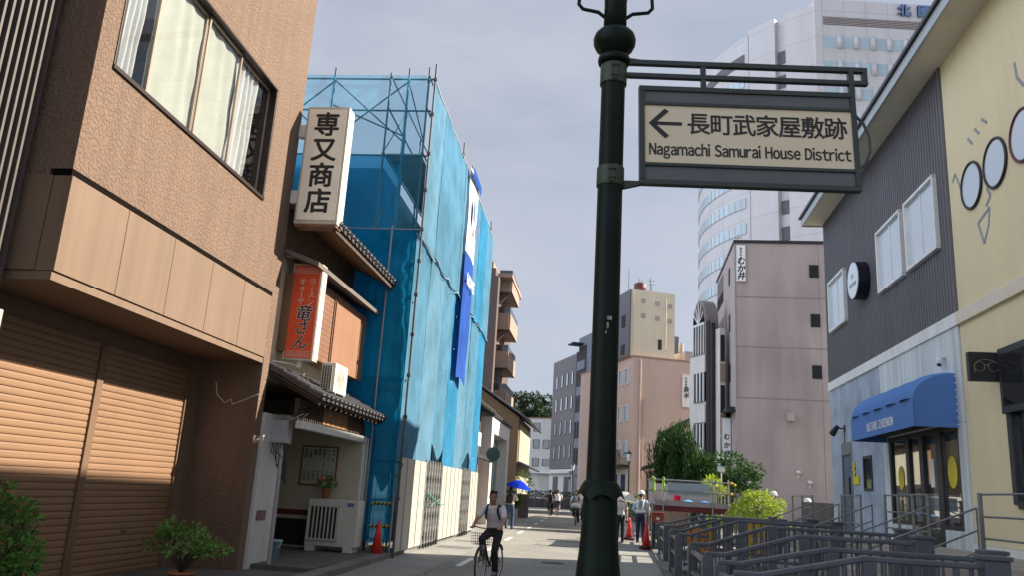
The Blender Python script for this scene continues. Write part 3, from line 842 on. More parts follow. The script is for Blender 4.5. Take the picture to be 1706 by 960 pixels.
for k in range(4):
    mb.tube([(-5.1, 13.06, 2.4), (-5.0 + .03 * k, 13.2, 2.62 - .05 * k), (-4.95, 13.7, 2.66), (-4.97, 14.4, 2.9 + .02 * k)], .010, 5)
part(mb, "cables", M['rubber'], g)
mb = MB(); mb.box(-5.499, -5.48, 13.2, 13.55, .80, .95); part(mb, "wall_plate", mat("faded_purple_plate", (.17, .09, .11), .6), g)

g = thing("meter_box", "grey electricity meter box on white wall beside ramen house porch", "meter box", A, (-5.36, 13.48, 2.05))
mb = MB(); mb.box(-5.52, -5.21, 13.36, 13.60, 2.05, 2.43); part(mb, "case", mat("grey_meter_case", (.40, .40, .41), .5), g, bevel=.01)
mb = MB(); mb.box(-5.50, -5.23, 13.35, 13.359, 2.07, 2.41); part(mb, "door", mat("grey_meter_door", (.36, .36, .37), .5), g)

g = thing("ramen_sign", "red box sign with greek key borders and brush lettering on ramen house", "sign", A, (-5.2, 13.5, 3.46))
mb = MB(); mb.box(-5.49, -4.95, 13.41, 13.66, 3.46, 5.20); part(mb, "box", M['sign_rim'], g, bevel=.012)
mb = MB(); mb.box(-4.949, -4.94, 13.43, 13.64, 3.50, 5.16); part(mb, "side_panel", mat("cream_sign_side", (.58, .56, .46), .5), g)
mb = MB(); mb.box(-5.45, -4.985, 13.398, 13.409, 3.50, 5.16); part(mb, "face", M['red_sign'], g)
mb = MB()
for i, ch in enumerate("ラーメン"):
    if ch == "ー": mb.box(-5.105, -5.09, 13.394, 13.397, 4.66, 4.77)
    else: mb.text(ch, (-5.10, 13.396, 4.86 - i * .128), (1, 0, 0), (0, 0, 1), .125, .006, .001)
for i, ch in enumerate("ギョーザ"):
    if ch == "ー": mb.box(-5.285, -5.27, 13.394, 13.397, 4.56, 4.67)
    else: mb.text(ch, (-5.28, 13.396, 4.86 - i * .122), (1, 0, 0), (0, 0, 1), .12, .006, .001)
for z in (5.075, 3.575):
    for k in range(4):
        x = -5.415 + k * .105; w = .009
        for a, b, c, d in ((0, .095, -.055, -.046), (0, w, -.055, .05), (0, .085, .041, .05), (.076, .085, -.03, .05), (.028, .085, -.03, -.021), (.028, .037, -.03, .018), (.028, .06, .009, .018)):
            mb.box(x + a, x + b, 13.3945, 13.3975, z + c, z + d)
part(mb, "lettering", M['pale_letter'], g, fix=False)
mb = MB()
for i, (ch, sz) in enumerate((("竜", .30), ("さ", .27), ("ん", .27))): mb.text(ch, (-5.21, 13.3962, 4.27 - i * .255), (1, 0, 0), (0, 0, 1), sz, .034, .0008, shear=.18)
part(mb, "brush_outline", M['white'], g, fix=False)
mb = MB()
for i, (ch, sz) in enumerate((("竜", .30), ("さ", .27), ("ん", .27))): mb.text(ch, (-5.21, 13.3945, 4.27 - i * .255), (1, 0, 0), (0, 0, 1), sz, .014, .0012, shear=.18)
part(mb, "brush_lettering", M['black'], g, fix=False)
mb = MB()
for z in (5.28, 3.40):
    mb = MB(); mb.tube([(-5.56, 13.2, z), (-5.3, 13.5, z), (-5.2, 13.53, z - .06)], .015, 6); mb.box(-5.25, -5.17, 13.5, 13.56, *((5.20, 5.28) if z > 4 else (3.36, 3.46)))
    part(mb, "bracket", M['white_metal'], g)

def fan_grille(mb, c, R, u, v):
    for k in range(1, 7): mb.ring(c, R * k / 6.0, .004, u, v, 24, 4)
    for k in range(6):
        a = math.pi * k / 6; d = Vector(u) * math.cos(a) + Vector(v) * math.sin(a)
        mb.tube([Vector(c) - d * R, Vector(c) + d * R], .004, 4)
g = thing("air_conditioner", "small air conditioner unit on brackets above ramen house porch roof", "air conditioner", A, (-4.8, 14.25, 3.0))
mb = MB(); mb.box(-4.94, -4.68, 13.9, 14.62, 3.0, 3.52); part(mb, "case", M['ac'], g, bevel=.015)
mb = MB(); mb.box(-4.92, -4.74, 13.89, 13.899, 3.05, 3.47); part(mb, "coil", M['dark_gap'], g)
mb = MB()
for k in range(13): mb.box(-4.925, -4.735, 13.878, 13.888, 3.06 + k * .033, 3.067 + k * .033)
for k in range(5): mb.box(-4.92 + k * .045, -4.912 + k * .045, 13.878, 13.888, 3.05, 3.47)
part(mb, "coil_guard", M['ac'], g)
mb = MB(); fan_grille(mb, (-4.668, 14.2, 3.27), .20, (0, 1, 0), (0, 0, 1)); part(mb, "fan_grille", M['sign_rim'], g)
mb = MB()
for s in (14.0, 14.5):
    mb.tube([(-4.73, s, 3.0), (-4.70, s, 2.84)], .015, 6); mb.tube([(-4.9, s, 3.0), (-4.92, s, 2.98)], .015, 6)
mb.box(-4.95, -4.67, 13.97, 14.03, 2.97, 2.999); mb.box(-4.95, -4.67, 14.47, 14.53, 2.97, 2.999); mb.box(-4.93, -4.66, 13.95, 14.55, 2.86, 2.885)
part(mb, "stand", M['pole_pipe'], g)

g = thing("condenser_unit", "large cream air conditioner condenser with tall louvres standing in ramen house porch", "air conditioner", A, (-5.15, 16.55, .12))
mb = MB(); mb.box(-5.770, -4.730, 16.38, 16.80, .22, 1.12); part(mb, "case", M['ac'], g, bevel=.015)
mb = MB(); mb.box(-5.710, -5.130, 16.36, 16.379, .36, .98); part(mb, "air_outlet", M['dark_gap'], g)
mb = MB()
for k in range(8): mb.box(-5.710 + k * .0805, -5.685 + k * .0805, 16.325, 16.37, .36, .98)
mb.box(-5.730, -5.105, 16.325, 16.372, .975, 1.005); mb.box(-5.730, -5.105, 16.325, 16.372, .335, .365); mb.box(-5.735, -5.710, 16.325, 16.372, .335, 1.005); mb.box(-5.130, -5.105, 16.325, 16.372, .335, 1.005)
part(mb, "louvre", M['ac'], g)
mb = MB(); mb.box(-4.960, -4.820, 16.374, 16.379, 1.00, 1.07); part(mb, "badge", mat("blue_badge", (.12, .16, .42), .5), g)
mb = MB()
for t in (-5.65, -4.88):
    mb = MB(); mb.box(t - .09, t + .09, 16.35, 16.82, .12, .219); part(mb, "foot", M['white_wall'], g, bevel=.01)

def leafball(mb, c, r, n, size, seed, rz=None, droop=0.0, lo=-1.0, hollow=.25):
    rnd = random.Random(seed); c = Vector(c); rz = rz or r
    for i in range(n):
        while True:
            d = Vector((rnd.uniform(-1, 1), rnd.uniform(-1, 1), rnd.uniform(lo, 1)))
            if hollow < d.length < 1: break
        p = c + Vector((d.x * r, d.y * r, d.z * rz))
        leaf(mb, p, d, size * rnd.uniform(.6, 1.3), rnd, droop)
def leaf(mb, p, d, L, rnd, droop=0.0, wd=.45):
    a = (d.normalized() + Vector((rnd.gauss(0, .6), rnd.gauss(0, .6), rnd.gauss(0, .5) - droop))).normalized()
    b = a.cross(Vector((rnd.gauss(0, 1), rnd.gauss(0, 1), rnd.gauss(0, 1)))).normalized()
    w = L * wd; up = a.cross(b) * (L * .12)
    mb.add([p, p + a * (L * .5) + b * (w * .5) - up, p + a * L, p + a * (L * .5) - b * (w * .5) - up], [(0, 1, 2), (0, 2, 3)], False)

g = thing("flower_pot", "terracotta pot of pink and white flowers on top of porch condenser", "flower pot", A, (-5.50, 16.6, 1.12))
mb = MB(); mb.lathe([(.062, 1.12), (.10, 1.29), (.112, 1.29), (.115, 1.32), (.10, 1.32), (.095, 1.30)], -5.50, 16.6, 20); part(mb, "pot", M['terracotta'], g)
mb = MB(); leafball(mb, (-5.50, 16.6, 1.42), .18, 320, .07, 5, .14, lo=-.5); part(mb, "foliage", M['leaf_small'], g, fix=False)
rnd = random.Random(9); mp, mw = MB(), MB()
for k in range(26):
    a = rnd.uniform(0, 6.28); q = rnd.uniform(.05, .19); m_ = mp if rnd.random() < .5 else mw
    cx, cy, cz = -5.50 + q * math.cos(a), 16.6 + q * math.sin(a), 1.40 + rnd.uniform(-.04, .14)
    for j in range(5): m_.ell((cx + .016 * math.cos(j * 1.257), cy - .01, cz + .016 * math.sin(j * 1.257)), .014, .006, .014, 6, 4)
part(mp, "flowers", M['pink'], g, fix=False); part(mw, "flowers", M['white_petal'], g, fix=False)

g = thing("menu_board", "framed white menu board of handwritten dishes on cream porch wall", "menu", A, (-5.85, 16.98, 1.36))
mb = MB(); mb.box(-6.24, -5.45, 16.965, 16.999, 1.36, 2.18); part(mb, "frame", mat("reddish_frame_wood", (.22, .08, .045), .6), g, bevel=.006)
mb = MB(); mb.box(-6.205, -5.485, 16.958, 16.964, 1.395, 2.145); part(mb, "paper", mat("menu_paper", (.52, .50, .43), .8), g)
mb = MB()
cols = ["ギョーザ", "ラーメン", "野菜ラーメン", "焼飯", "唐揚", "八宝菜", "天津飯"]
for i, w_ in enumerate(cols):
    x = -5.55 - i * .098
    for j, ch in enumerate(w_):
        if ch == "ー": mb.box(x - .006, x + .006, 16.9545, 16.9575, 2.05 - j * .066, 2.09 - j * .066)
        else: mb.text(ch, (x, 16.9565, 2.08 - j * .066), (1, 0, 0), (0, 0, 1), .068, .018, .001)
    for j, ch in enumerate(("六八七九五七八"[i], "百", "円")): mb.text(ch, (x, 16.9565, 1.64 - j * .075), (1, 0, 0), (0, 0, 1), .068, .012, .001)
part(mb, "lettering", M['black'], g, fix=False)

g = thing("bucket", "pale blue plastic bucket half hidden behind the porch drainpipe", "bucket", A, (-5.60, 14.38, .12))
mb = MB(); mb.lathe([(.10, .12), (.13, .40), (.145, .40), (.145, .43), (.12, .43), (.11, .15)], -5.60, 14.38, 18); part(mb, "tub", M['blue_plastic'], g)
mb = MB(); mb.tube([(-5.74, 14.38, .41), (-5.72, 14.33, .32), (-5.60, 14.25, .28), (-5.48, 14.33, .32), (-5.46, 14.38, .41)], .006, 6); part(mb, "handle", M['white_metal'], g)
# ================================================================== scaffolding under blue nets
S0, S1, TF = 17.36, 30.0, -4.12
g = thing("scaffolding", "tall scaffolding wrapped in wrinkled blue nets beside the ramen house", "scaffolding", SC, (-4.6, 23.5, 0))
cols_s = [S0 + 1.806 * k for k in range(8)]
tops = {3: 11.75, 4: 11.75, 7: 11.7}
for k, s in enumerate(cols_s):
    for t in (TF, -5.05):
        mb = MB(); top = tops.get(k, 11.25) if t == TF else 11.1
        mb.tube([(t, s, 0), (t, s, top)], .024, 8)
        for z in (1.9, 3.8, 5.6, 7.15, 9.0, 10.9):
            mb.tube([(t, s, z - .05), (t, s, z + .05)], .036, 8)
        if top > 11.5: mb.tube([(t, s, 11.35), (t, s, 11.43)], .05, 8)
        part(mb, "pole", M['pole_pipe_dark'], g)
for t in (-4.62, -6.45, -8.2):
    mb = MB(); mb.tube([(t, S0 + .05, 0), (t, S0 + .05, 11.25)], .024, 8)
    for z in (1.9, 3.8, 5.6, 7.15, 9.0, 10.9): mb.tube([(t, S0 + .05, z - .05), (t, S0 + .05, z + .05)], .036, 8)
    part(mb, "pole", M['pole_pipe_dark'], g)
for z in (1.95, 3.7, 5.45, 7.15, 9.0, 10.15, 10.98):
    for t in (TF + .03, -5.02):
        mb = MB(); mb.tube([(t, S0 - .05, z), (t, S1 + .1, z)], .022, 6); part(mb, "ledger", M['pole_pipe_dark'], g)
    mb = MB(); mb.tube([(-9.0, S0 + .08, z), (TF + .1, S0 + .08, z)], .022, 6); part(mb, "ledger", M['pole_pipe_dark'], g)
    mb = MB(); mb.tube([(-9.0, S1 - .05, z), (TF + .1, S1 - .05, z)], .022, 6); part(mb, "ledger", M['pole_pipe_dark'], g)
for a, b in (((-6.45, 9.35), (-4.62, 10.95)), ((-6.45, 10.95), (-4.62, 9.35)), ((-8.2, 9.35), (-6.45, 10.95)), ((-8.2, 10.95), (-6.45, 9.35)), ((-6.45, 10.3), (-4.62, 9.5)), ((-4.62, 10.9), (-4.15, 9.4))):
    mb = MB(); mb.tube([(a[0], S0 + .11, a[1]), (b[0], S0 + .11, b[1])], .018, 6); part(mb, "brace", M['pole_pipe_dark'], g)
for k in range(0, 7, 2):
    for z0, z1 in ((9.0, 10.9), (7.2, 9.0)):
        mb = MB(); mb.tube([(-5.08, cols_s[k], z0), (-5.08, cols_s[k + 1], z1)], .016, 6); part(mb, "brace", M['pole_pipe_dark'], g)
for z in (3.72, 5.47, 7.17, 9.02):
    mb = MB(); mb.box(-5.0, TF - .05, S0 + .1, S1 - .1, z, z + .04); part(mb, "walkway", M['pole_pipe'], g)
def net(fr_pt, w, h, seed, m, sag=.05, name="net_sheet", bot=None, nu=34, nv=60, parent=None):
    mb = MB()
    def fn(u, v):
        e = 16 * u * (1 - u) * v * (1 - v)
        n1 = mnoise.noise(Vector((u * w * 1.1 + seed, v * h * .35, seed)))
        n2 = mnoise.noise(Vector((u * w * 3.4 + v * 2, v * h * .9 - u * 2, seed + 9)))
        n3 = abs(mnoise.noise(Vector((u * w * 2 + v * h * 1.2, v * h * 1.0 - u * w * 2.2, seed + 3))))
        n4 = abs(mnoise.noise(Vector((u * w * 1.5 - v * h * 2.4, v * h * .5 + u * w * 3.0, seed + 5))))
        ed = min(1.0, 7 * min(u, 1 - u) + .12) * min(1.0, 9 * min(v, 1 - v) + .15)
        d = ed * sag * (1.3 * n1 + .55 * n2 + 1.0 * n3 + .7 * n4) + .02 * math.sin(math.pi * u) * (1 - v)
        zb = bot(u) if bot else 0.0
        return fr_pt(u, v, d, zb)
    mb.grid(fn, nu, nv)
    return part(mb, name, m, parent or g, fix=False)
for k in range(7):
    a, b = cols_s[k] - .03, cols_s[k + 1] + .05
    gate = k in (2, 5)
    z0 = 2.0 if not gate else 2.42
    def bot(u, k=k, gate=gate): return (.05 * mnoise.noise(Vector((u * 3, k * 2.3, 0))) + (.22 * math.sin(u * 5 + k) if gate else 0))
    net(lambda u, v, d, zb, a=a, b=b, z0=z0, k=k: (TF + .06 + .012 * (k % 2) + max(-.05, d), a + (b - a) * u, z0 + zb * (1 - v) + (7.2 - z0) * v), b - a, 5.2, k * 7.7, M[('net_front', 'net_front3', 'net_front', 'net_front2', 'net_front3', 'net_front', 'net_front2')[k]], .034, bot=bot)
    net(lambda u, v, d, zb, a=a, b=b, k=k: (TF + .125 + .012 * (k % 2) + max(-.04, d), a + (b - a) * u, 6.98 + .05 * math.sin(u * 5 + k) + (10.98 - 6.98) * v), b - a, 3.9, 60 + k * 5.1, M[('net_front3', 'net_front', 'net_front', 'net_front3', 'net_front', 'net_front2', 'net_front')[k]], .028)
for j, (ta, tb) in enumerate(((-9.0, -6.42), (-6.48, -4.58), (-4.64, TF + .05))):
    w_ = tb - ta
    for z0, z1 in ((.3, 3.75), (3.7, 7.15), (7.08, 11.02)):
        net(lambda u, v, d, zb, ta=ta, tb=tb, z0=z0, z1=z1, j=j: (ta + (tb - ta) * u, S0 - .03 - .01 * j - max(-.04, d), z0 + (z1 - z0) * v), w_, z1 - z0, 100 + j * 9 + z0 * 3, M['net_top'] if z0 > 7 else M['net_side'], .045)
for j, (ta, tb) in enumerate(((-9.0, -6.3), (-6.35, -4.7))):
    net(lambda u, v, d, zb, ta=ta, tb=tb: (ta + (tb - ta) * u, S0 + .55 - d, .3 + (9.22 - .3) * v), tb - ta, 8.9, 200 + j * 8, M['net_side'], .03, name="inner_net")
# outside corner pipe with couplers, pale hems and ties along the sheets
mb = MB(); mb.tube([(TF + .17, S0 - .06, 0), (TF + .17, S0 - .06, 11.3)], .026, 8)
for z in (1.2, 1.9, 2.9, 3.8, 4.7, 5.6, 6.4, 7.15, 8.1, 9.0, 10.0, 10.9): mb.box(TF + .13, TF + .21, S0 - .10, S0 - .02, z - .035, z + .035)
part(mb, "pole", M['pole_pipe_dark'], g)
for t in (-4.62, -5.9):
    mb = MB(); mb.tube([(t, S0 - .12, 0), (t, S0 - .12, 7.2 if t > -5 else 7.0)], .022, 8); part(mb, "pole", M['pole_pipe'], g)
mb = MB(); mb.tube([(-6.6, S0 - .15, 7.1), (TF + .15, S0 - .12, 7.12)], .012, 6); part(mb, "ledger", M['pole_pipe'], g)
for k in range(7):
    a, b = cols_s[k] - .03, cols_s[k + 1] + .05
    mb = MB(); mb.tube([(TF + .165 + .012 * (k % 2), a + (b - a) * j / 8, 6.99 + .05 * math.sin(j / 8 * 5 + k) - .10 * math.sin(math.pi * j / 8)) for j in range(9)], .007, 5); part(mb, "hem", mat("pale_hem", (.55, .60, .62), .7) if k == 0 else bpy.data.materials["pale_hem"], g)
    mb = MB(); mb.tube([(TF + .15, a, 11.0), (TF + .14, (a + b) / 2, 10.93 + .03 * (k % 3)), (TF + .15, b, 11.0)], .012, 5); part(mb, "hem", bpy.data.materials["pale_hem"], g)
    for j in range(9):
        mb = MB(); z = 2.5 + j * .95; mb.tube([(TF + .15, a + .01, z), (TF + .175, a + .03, z - .03)], .006, 4)
        part(mb, "tie", bpy.data.materials["pale_hem"], g)
net(lambda u, v, d, zb: (-9 + 4.9 * u, S1 + .02 + d, 2 + 9 * v), 4.9, 9, 333, M['net_front'], .03)
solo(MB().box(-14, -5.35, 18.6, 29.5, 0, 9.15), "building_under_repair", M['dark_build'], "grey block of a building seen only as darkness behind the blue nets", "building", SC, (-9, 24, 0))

bn = thing("banner", "long white and royal blue banner hanging down the blue scaffold nets", "banner", SC, (-3.85, 23.8, 4.56))
def cloth(z0, z1, m, name, sd):
    mb = MB()
    def fn(u, v):
        z = z0 + (z1 - z0) * v
        lean = .12 * math.sin((z - 4.5) * .55)
        return (TF + .24 + .03 * mnoise.noise(Vector((u * 2.2, z * .9, sd))) + .05 * math.sin(u * 3.1) * .5, 22.98 + 1.72 * u + lean * .4, z + .06 * math.sin(u * 5) * (1 - v) * (1 if name == "blue_cloth" else 0))
    mb.grid(fn, 18, 40); part(mb, name, m, bn, fix=False)
cloth(8.40, 11.05, M['banner_white'], "white_cloth", 1); cloth(4.56, 8.40, M['banner_blue'], "blue_cloth", 2)
mb = MB(); mb.text("HOME", (TF + .335, 23.85, 7.55), (0, 1, 0), (0, 0, 1), .52, .02, .004); part(mb, "white_lettering", M['white'], bn, fix=False)
mb = MB(); mb.prism([(23.5, 9.55), (23.78, 9.35), (23.78, 10.05), (23.5, 10.3)], 'x', TF + .325, TF + .335); part(mb, "logo_blue", mat("logo_slate_blue", (.05, .12, .26), .6), bn)
mb = MB(); mb.prism([(23.95, 9.25), (24.25, 9.05), (24.15, 9.55)], 'x', TF + .325, TF + .335); part(mb, "logo_red", mat("logo_red", (.5, .08, .06), .6), bn)
mb = MB(); mb.prism([(22.98, 10.75), (24.7, 10.75), (24.7, 11.04), (22.98, 11.04)], 'x', TF + .325, TF + .332); part(mb, "blue_heading", M['banner_blue'], bn)

# panels and gates under the nets
def panels(s0, n, w, label):
    g = thing("site_fence", label, "fence", SC, (TF + .1, s0, .1), "fence runs under the scaffolding")
    for k in range(n):
        mb = MB(); a = s0 + k * w
        mb.box(TF + .115, TF + .135, a + .011, a + w - .011, .10, 2.06)
        mb.box(TF + .135, TF + .15, a + .006, a + .03, .10, 2.06); mb.box(TF + .135, TF + .15, a + w - .03, a + w - .006, .10, 2.06)
        part(mb, "panel", M['fence_panel'], g, bevel=.004)
    mb = MB(); mb.tube([(TF + .09, s0, 1.18), (TF + .09, s0 + n * w, 1.18)], .02, 6); part(mb, "rail", M['pole_pipe'], g)
panels(17.40, 4, .72, "four cream steel fence panels nearest the red cone under the nets")
panels(22.60, 5, .72, "five cream steel fence panels between the two folding gates under the banner")
panels(28.0, 3, .68, "last short run of cream steel fence panels at the far end of the nets")
def gate(s0, s1, label):
    g = thing("folding_gate", label, "gate", SC, (TF + .15, (s0 + s1) / 2, .08), "folding gates between the fence panels")
    n = int((s1 - s0) / .17)
    for k in range(n + 1):
        s = s0 + (s1 - s0) * k / n; d = .05 * (k % 2)
        mb = MB(); mb.box(TF + .1 + d, TF + .13 + d, s - .017, s + .017, .14, 2.12); part(mb, "upright", M['gate'], g)
        mb = MB(); mb.tube([(TF + .10 + d, s, .06), (TF + .13 + d, s, .06)], .055, 10); part(mb, "wheel", M['rubber'], g)
    mb = MB()
    for z in (.35, .8, 1.25, 1.7):
        for k in range(n):
            a, b = s0 + (s1 - s0) * k / n, s0 + (s1 - s0) * (k + 1) / n
            mb.bar((TF + .14, a, z), (TF + .14, b, z + .35), .012, .022, (1, 0, 0)); mb.bar((TF + .152, a, z + .35), (TF + .152, b, z), .012, .022, (1, 0, 0))
    part(mb, "lattice", M['gate'], g)
    return g
g1 = gate(20.38, 22.5, "wide grey folding lattice gate tied with green rope below the nets")
mb = MB(); mb.tube([(TF + .2, 20.3, 1.35), (TF + .24, 21.0, 1.2), (TF + .22, 22.0, 1.06), (TF + .2, 22.8, 1.02)], .014, 6)
mb.tube([(TF + .2, 20.4, 1.3), (TF + .23, 20.7, 1.0), (TF + .2, 21.4, 1.08), (TF + .2, 22.5, 1.2)], .012, 6)
part(mb, "rope", mat("green_rope", (.07, .25, .16), .8), g1)
gate(26.3, 27.92, "narrow grey folding lattice gate farther along the net front")
# hazard bars, cone, conduit
g = thing("hazard_barrier", "three black and yellow striped bars across the gap beside the red cone", "barrier", A, (-4.5, 17.25, 0))
for z in (1.075, .62, .215):
    mb = MB(); mb.tube([(-4.70, 17.22, z), (-4.27, 17.22, z + .015)], .026, 10); b = part(mb, "bar", M['yellow'], g)
    mb = MB()
    for k in range(5):
        x = -4.67 + k * .085; mb.add([(x, 17.19, z - .026), (x + .04, 17.19, z - .026), (x + .075, 17.19, z + .03), (x + .035, 17.19, z + .03), (x, 17.186, z - .026), (x + .04, 17.186, z - .026), (x + .075, 17.186, z + .03), (x + .035, 17.186, z + .03)], [(0, 1, 2, 3), (7, 6, 5, 4), (0, 4, 5, 1), (1, 5, 6, 2), (2, 6, 7, 3), (3, 7, 4, 0)])
    part(mb, "black_stripes", M['black'], b)
mb = MB(); mb.tube([(-4.72, 17.25, 0), (-4.72, 17.25, 1.3)], .022, 8); mb.tube([(-4.25, 17.25, 0), (-4.25, 17.25, 1.3)], .022, 8); part(mb, "post", M['pole_pipe'], g)
def cone(fr, t, s, h, label, z=0, weight=False):
    g = thing("traffic_cone", label, "traffic cone", fr, (t, s, z), "red traffic cones")
    mb = MB(); mb.lathe([(.135, z + .03), (.03, z + h - .01), (.02, z + h)], t, s, 20); part(mb, "body", M['cone'], g)
    mb = MB(); mb.box(t - .18, t + .18, s - .18, s + .18, z, z + .03); part(mb, "base", M['cone'], g, bevel=.01)
    if weight:
        mb = MB(); mb.lathe([(.14, z + .031), (.21, z + .031), (.22, z + .07), (.2, z + .11), (.125, z + .11)], t, s, 18); part(mb, "rubber_weight", M['rubber'], g)
    return g
cone(A, -4.43, 16.95, .74, "red traffic cone standing in front of the black and yellow striped bars")

# ================================================================== left side beyond the nets
def roof_slab(mb, pts, ax, a, b): mb.prism(pts, ax, a, b)
g = thing("timber_house", "dark old timber house with tiled eaves just past the blue nets", "house", A, (-5.2, 33.6, 0))
mb = MB(); mb.box(-11, -5.3, 31.0, 36.4, 2.5, 5.0); part(mb, "wall", M['dark_wood'], g)
mb = MB(); mb.box(-11, -5.3, 31.0, 36.4, 0, 2.5); part(mb, "lower_wall", mat("brown_boards", (.20, .11, .065), .8, .2, 4, streak=.2), g)
tile_roof(g, 30.8, 36.6, -8.6, 6.4, -4.75, 4.85, M['roof_tile'], .3)
tile_roof(g, 31.0, 36.3, -5.3, 2.95, -4.72, 2.68, M['roof_tile'], .3, "shop_eave")
mb = MB(); mb.box(-5.3, -5.2, 31.5, 32.6, .1, 2.2); mb.box(-5.3, -5.2, 33.0, 34.2, .1, 2.2); part(mb, "door", M['dark_gap'], g)
mb = MB(); mb.box(-4.95, -4.9, 33.2, 34.0, 3.2, 3.75); part(mb, "plaque", M['white_wall'], g)
g = thing("white_shopfront", "low building framed by a thick white portal beside the timber house", "building", A, (-5.0, 40.5, 0))
mb = MB(); mb.box(-5.7, -4.82, 36.7, 37.5, 0, 4.7); mb.box(-5.7, -4.82, 43.2, 44.0, 0, 4.7); mb.box(-5.7, -4.82, 37.5, 43.2, 4.0, 4.7); part(mb, "portal", M['white_wall'], g, bevel=.02)
mb = MB(); mb.box(-12, -5.71, 36.7, 44, 0, 4.6); mb.box(-5.70, -5.3, 43.0, 43.19, 0, 4.0); part(mb, "wall", mat("pale_grey_wall", (.33, .33, .34), .8), g)
mb = MB(); mb.box(-5.7, -5.62, 37.6, 43.0, .0, 2.3); part(mb, "shop_window", M['glass_dark'], g)
tile_roof(g, 36.6, 44.1, -8, 6.0, -4.75, 4.78, M['roof_tile'], .32)
g = thing("plaster_house", "tall brown plaster house with bare gable wall and tiled roof", "house", A, (-5.2, 56, 0))
mb = MB(); mb.prism([(-13, 0), (-5.05, 0), (-5.05, 6.0), (-9.0, 8.6), (-13, 6.0)], 'y', 51.0, 60.0); part(mb, "gable_wall", M['house_brown'], g)
tile_roof(g, 50.6, 60.4, -9.0, 8.75, -4.35, 5.75, M['roof_tile'], .34)
mb = MB(); mb.prism([(-9.0, 8.6), (-13.6, 5.7), (-13.6, 5.85), (-9.0, 8.78)], 'y', 50.6, 60.4); part(mb, "rear_roof", M['roof_tile'], g)
mb = MB(); mb.box(-5.04, -5.0, 51.6, 59.6, .2, 5.6); part(mb, "street_wall", mat("pale_yellow_wall", (.36, .34, .27), .8, .1, streak=.2), g)
tile_roof(g, 51.0, 60, -5.0, 3.25, -4.3, 2.95, M['roof_tile'], .34, "lower_eave")
g = thing("apartment_block", "brown apartment block with peach balconies rising behind the nets and plaster house", "apartment", A, (-7.9, 62, 0))
mb = MB(); mb.box(-16, -8.1, 58.0, 70, 0, 17.6); mb.box(-8.1, -7.85, 58.0, 58.9, 0, 17.0); part(mb, "wall", M['apt_brown'], g)
for k in range(6):
    z = 1.6 + k * 2.95
    mb = MB(); mb.box(-8.1, -7.15, 60.5, 66, z, z + .12); mb.box(-7.2, -7.08, 60.5, 66, z, z + 1.25); mb.box(-8.1, -7.2, 60.4, 60.5, z, z + 1.25); bl = part(mb, "balcony", M['apt_balcony'], g)
    mb = MB(); mb.box(-7.16, -7.12, 60.45, 66, z + 1.26, z + 1.75); mb.box(-8.1, -7.16, 60.42, 60.46, z + 1.26, z + 1.75); part(mb, "glass_screen", M['glass_dark'], bl)
    mb = MB(); mb.prism([(-8.1, z - .9), (-7.25, z - .01), (-8.1, z - .01)], 'y', 60.8, 61.2); part(mb, "bracket", M['apt_brown'], bl)
mb = MB(); mb.box(-16.2, -7.0, 59.5, 67, 17.3, 17.6); mb.box(-16, -8.3, 58, 70, 17.61, 18.1); part(mb, "roof", M['apt_balcony'], g)
g = thing("road_sign", "round dark green road sign seen from behind on a thin green pole", "road sign", A, (-4.36, 34.1, 0))
mb = MB(); mb.tube([(-4.36, 34.1, 0), (-4.36, 34.1, 3.35)], .035, 8); part(mb, "pole", M['green_pole'], g)
mb = MB(); mb.tube([(-4.36, 34.0, 2.92), (-4.36, 34.04, 2.92)], .29, 24, smooth=False); part(mb, "disc", M['green_pole'], g)
g = thing("planter", "long concrete planter of upright grass against a brown wall past the pedestrian", "planter", A, (-4.9, 45.6, 0))
mb = MB(); mb.box(-5.3, -4.45, 44.4, 47.2, 0, .55); part(mb, "trough", mat("planter_concrete", (.33, .31, .28), .8), g, bevel=.02)
mb = MB(); rnd = random.Random(4)
for k in range(420):
    p = Vector((rnd.uniform(-5.25, -4.5), rnd.uniform(44.5, 47.1), .54)); leaf(mb, p, Vector((rnd.gauss(0, .15), rnd.gauss(0, .15), 1)), rnd.uniform(.6, 1.1), rnd, -1.2, .12)
part(mb, "grass", M['hedge'], g, fix=False)
g = thing("brown_wall_pier", "short dark brown garden wall with yellow flowering plant on top", "garden wall", A, (-4.5, 49.0, 0))
mb = MB(); mb.box(-5.0, -4.1, 48.3, 50.2, 0, 1.35); part(mb, "pier", mat("dark_brown_wall", (.09, .055, .04), .8, .2), g, bevel=.02)
mb = MB(); leafball(mb, (-4.4, 49.0, 1.9), .55, 260, .16, 8, .75); part(mb, "plant", M['leaf_yellow'], g, fix=False)
# ================================================================== shop building on the right bank
WT = 5.45
g = thing("shop_building", "two storey shop building half grey corrugated half mustard under one long eave", "building", B, (WT, 13, 1.0))
mb = MB()                                    # corrugated cladding, real ribs
prof = []; s = 14.12
while s < 22.88:
    prof += [(WT, s), (WT - .042, s + .016), (WT - .042, s + .070), (WT, s + .093)]; s += .13
n = len(prof)
mb.add([(t, s_, 4.80) for t, s_ in prof] + [(t, s_, 9.45) for t, s_ in prof], [(i, n + i, n + i + 1, i + 1) for i in range(n - 1)])
part(mb, "cladding", M['clad'], g, fix=False)
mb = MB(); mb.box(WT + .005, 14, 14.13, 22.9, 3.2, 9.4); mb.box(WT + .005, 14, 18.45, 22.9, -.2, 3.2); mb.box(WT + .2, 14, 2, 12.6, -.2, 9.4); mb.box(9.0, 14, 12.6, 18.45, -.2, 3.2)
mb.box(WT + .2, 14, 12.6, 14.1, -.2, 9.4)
part(mb, "core_wall", M['dark_build'], g)
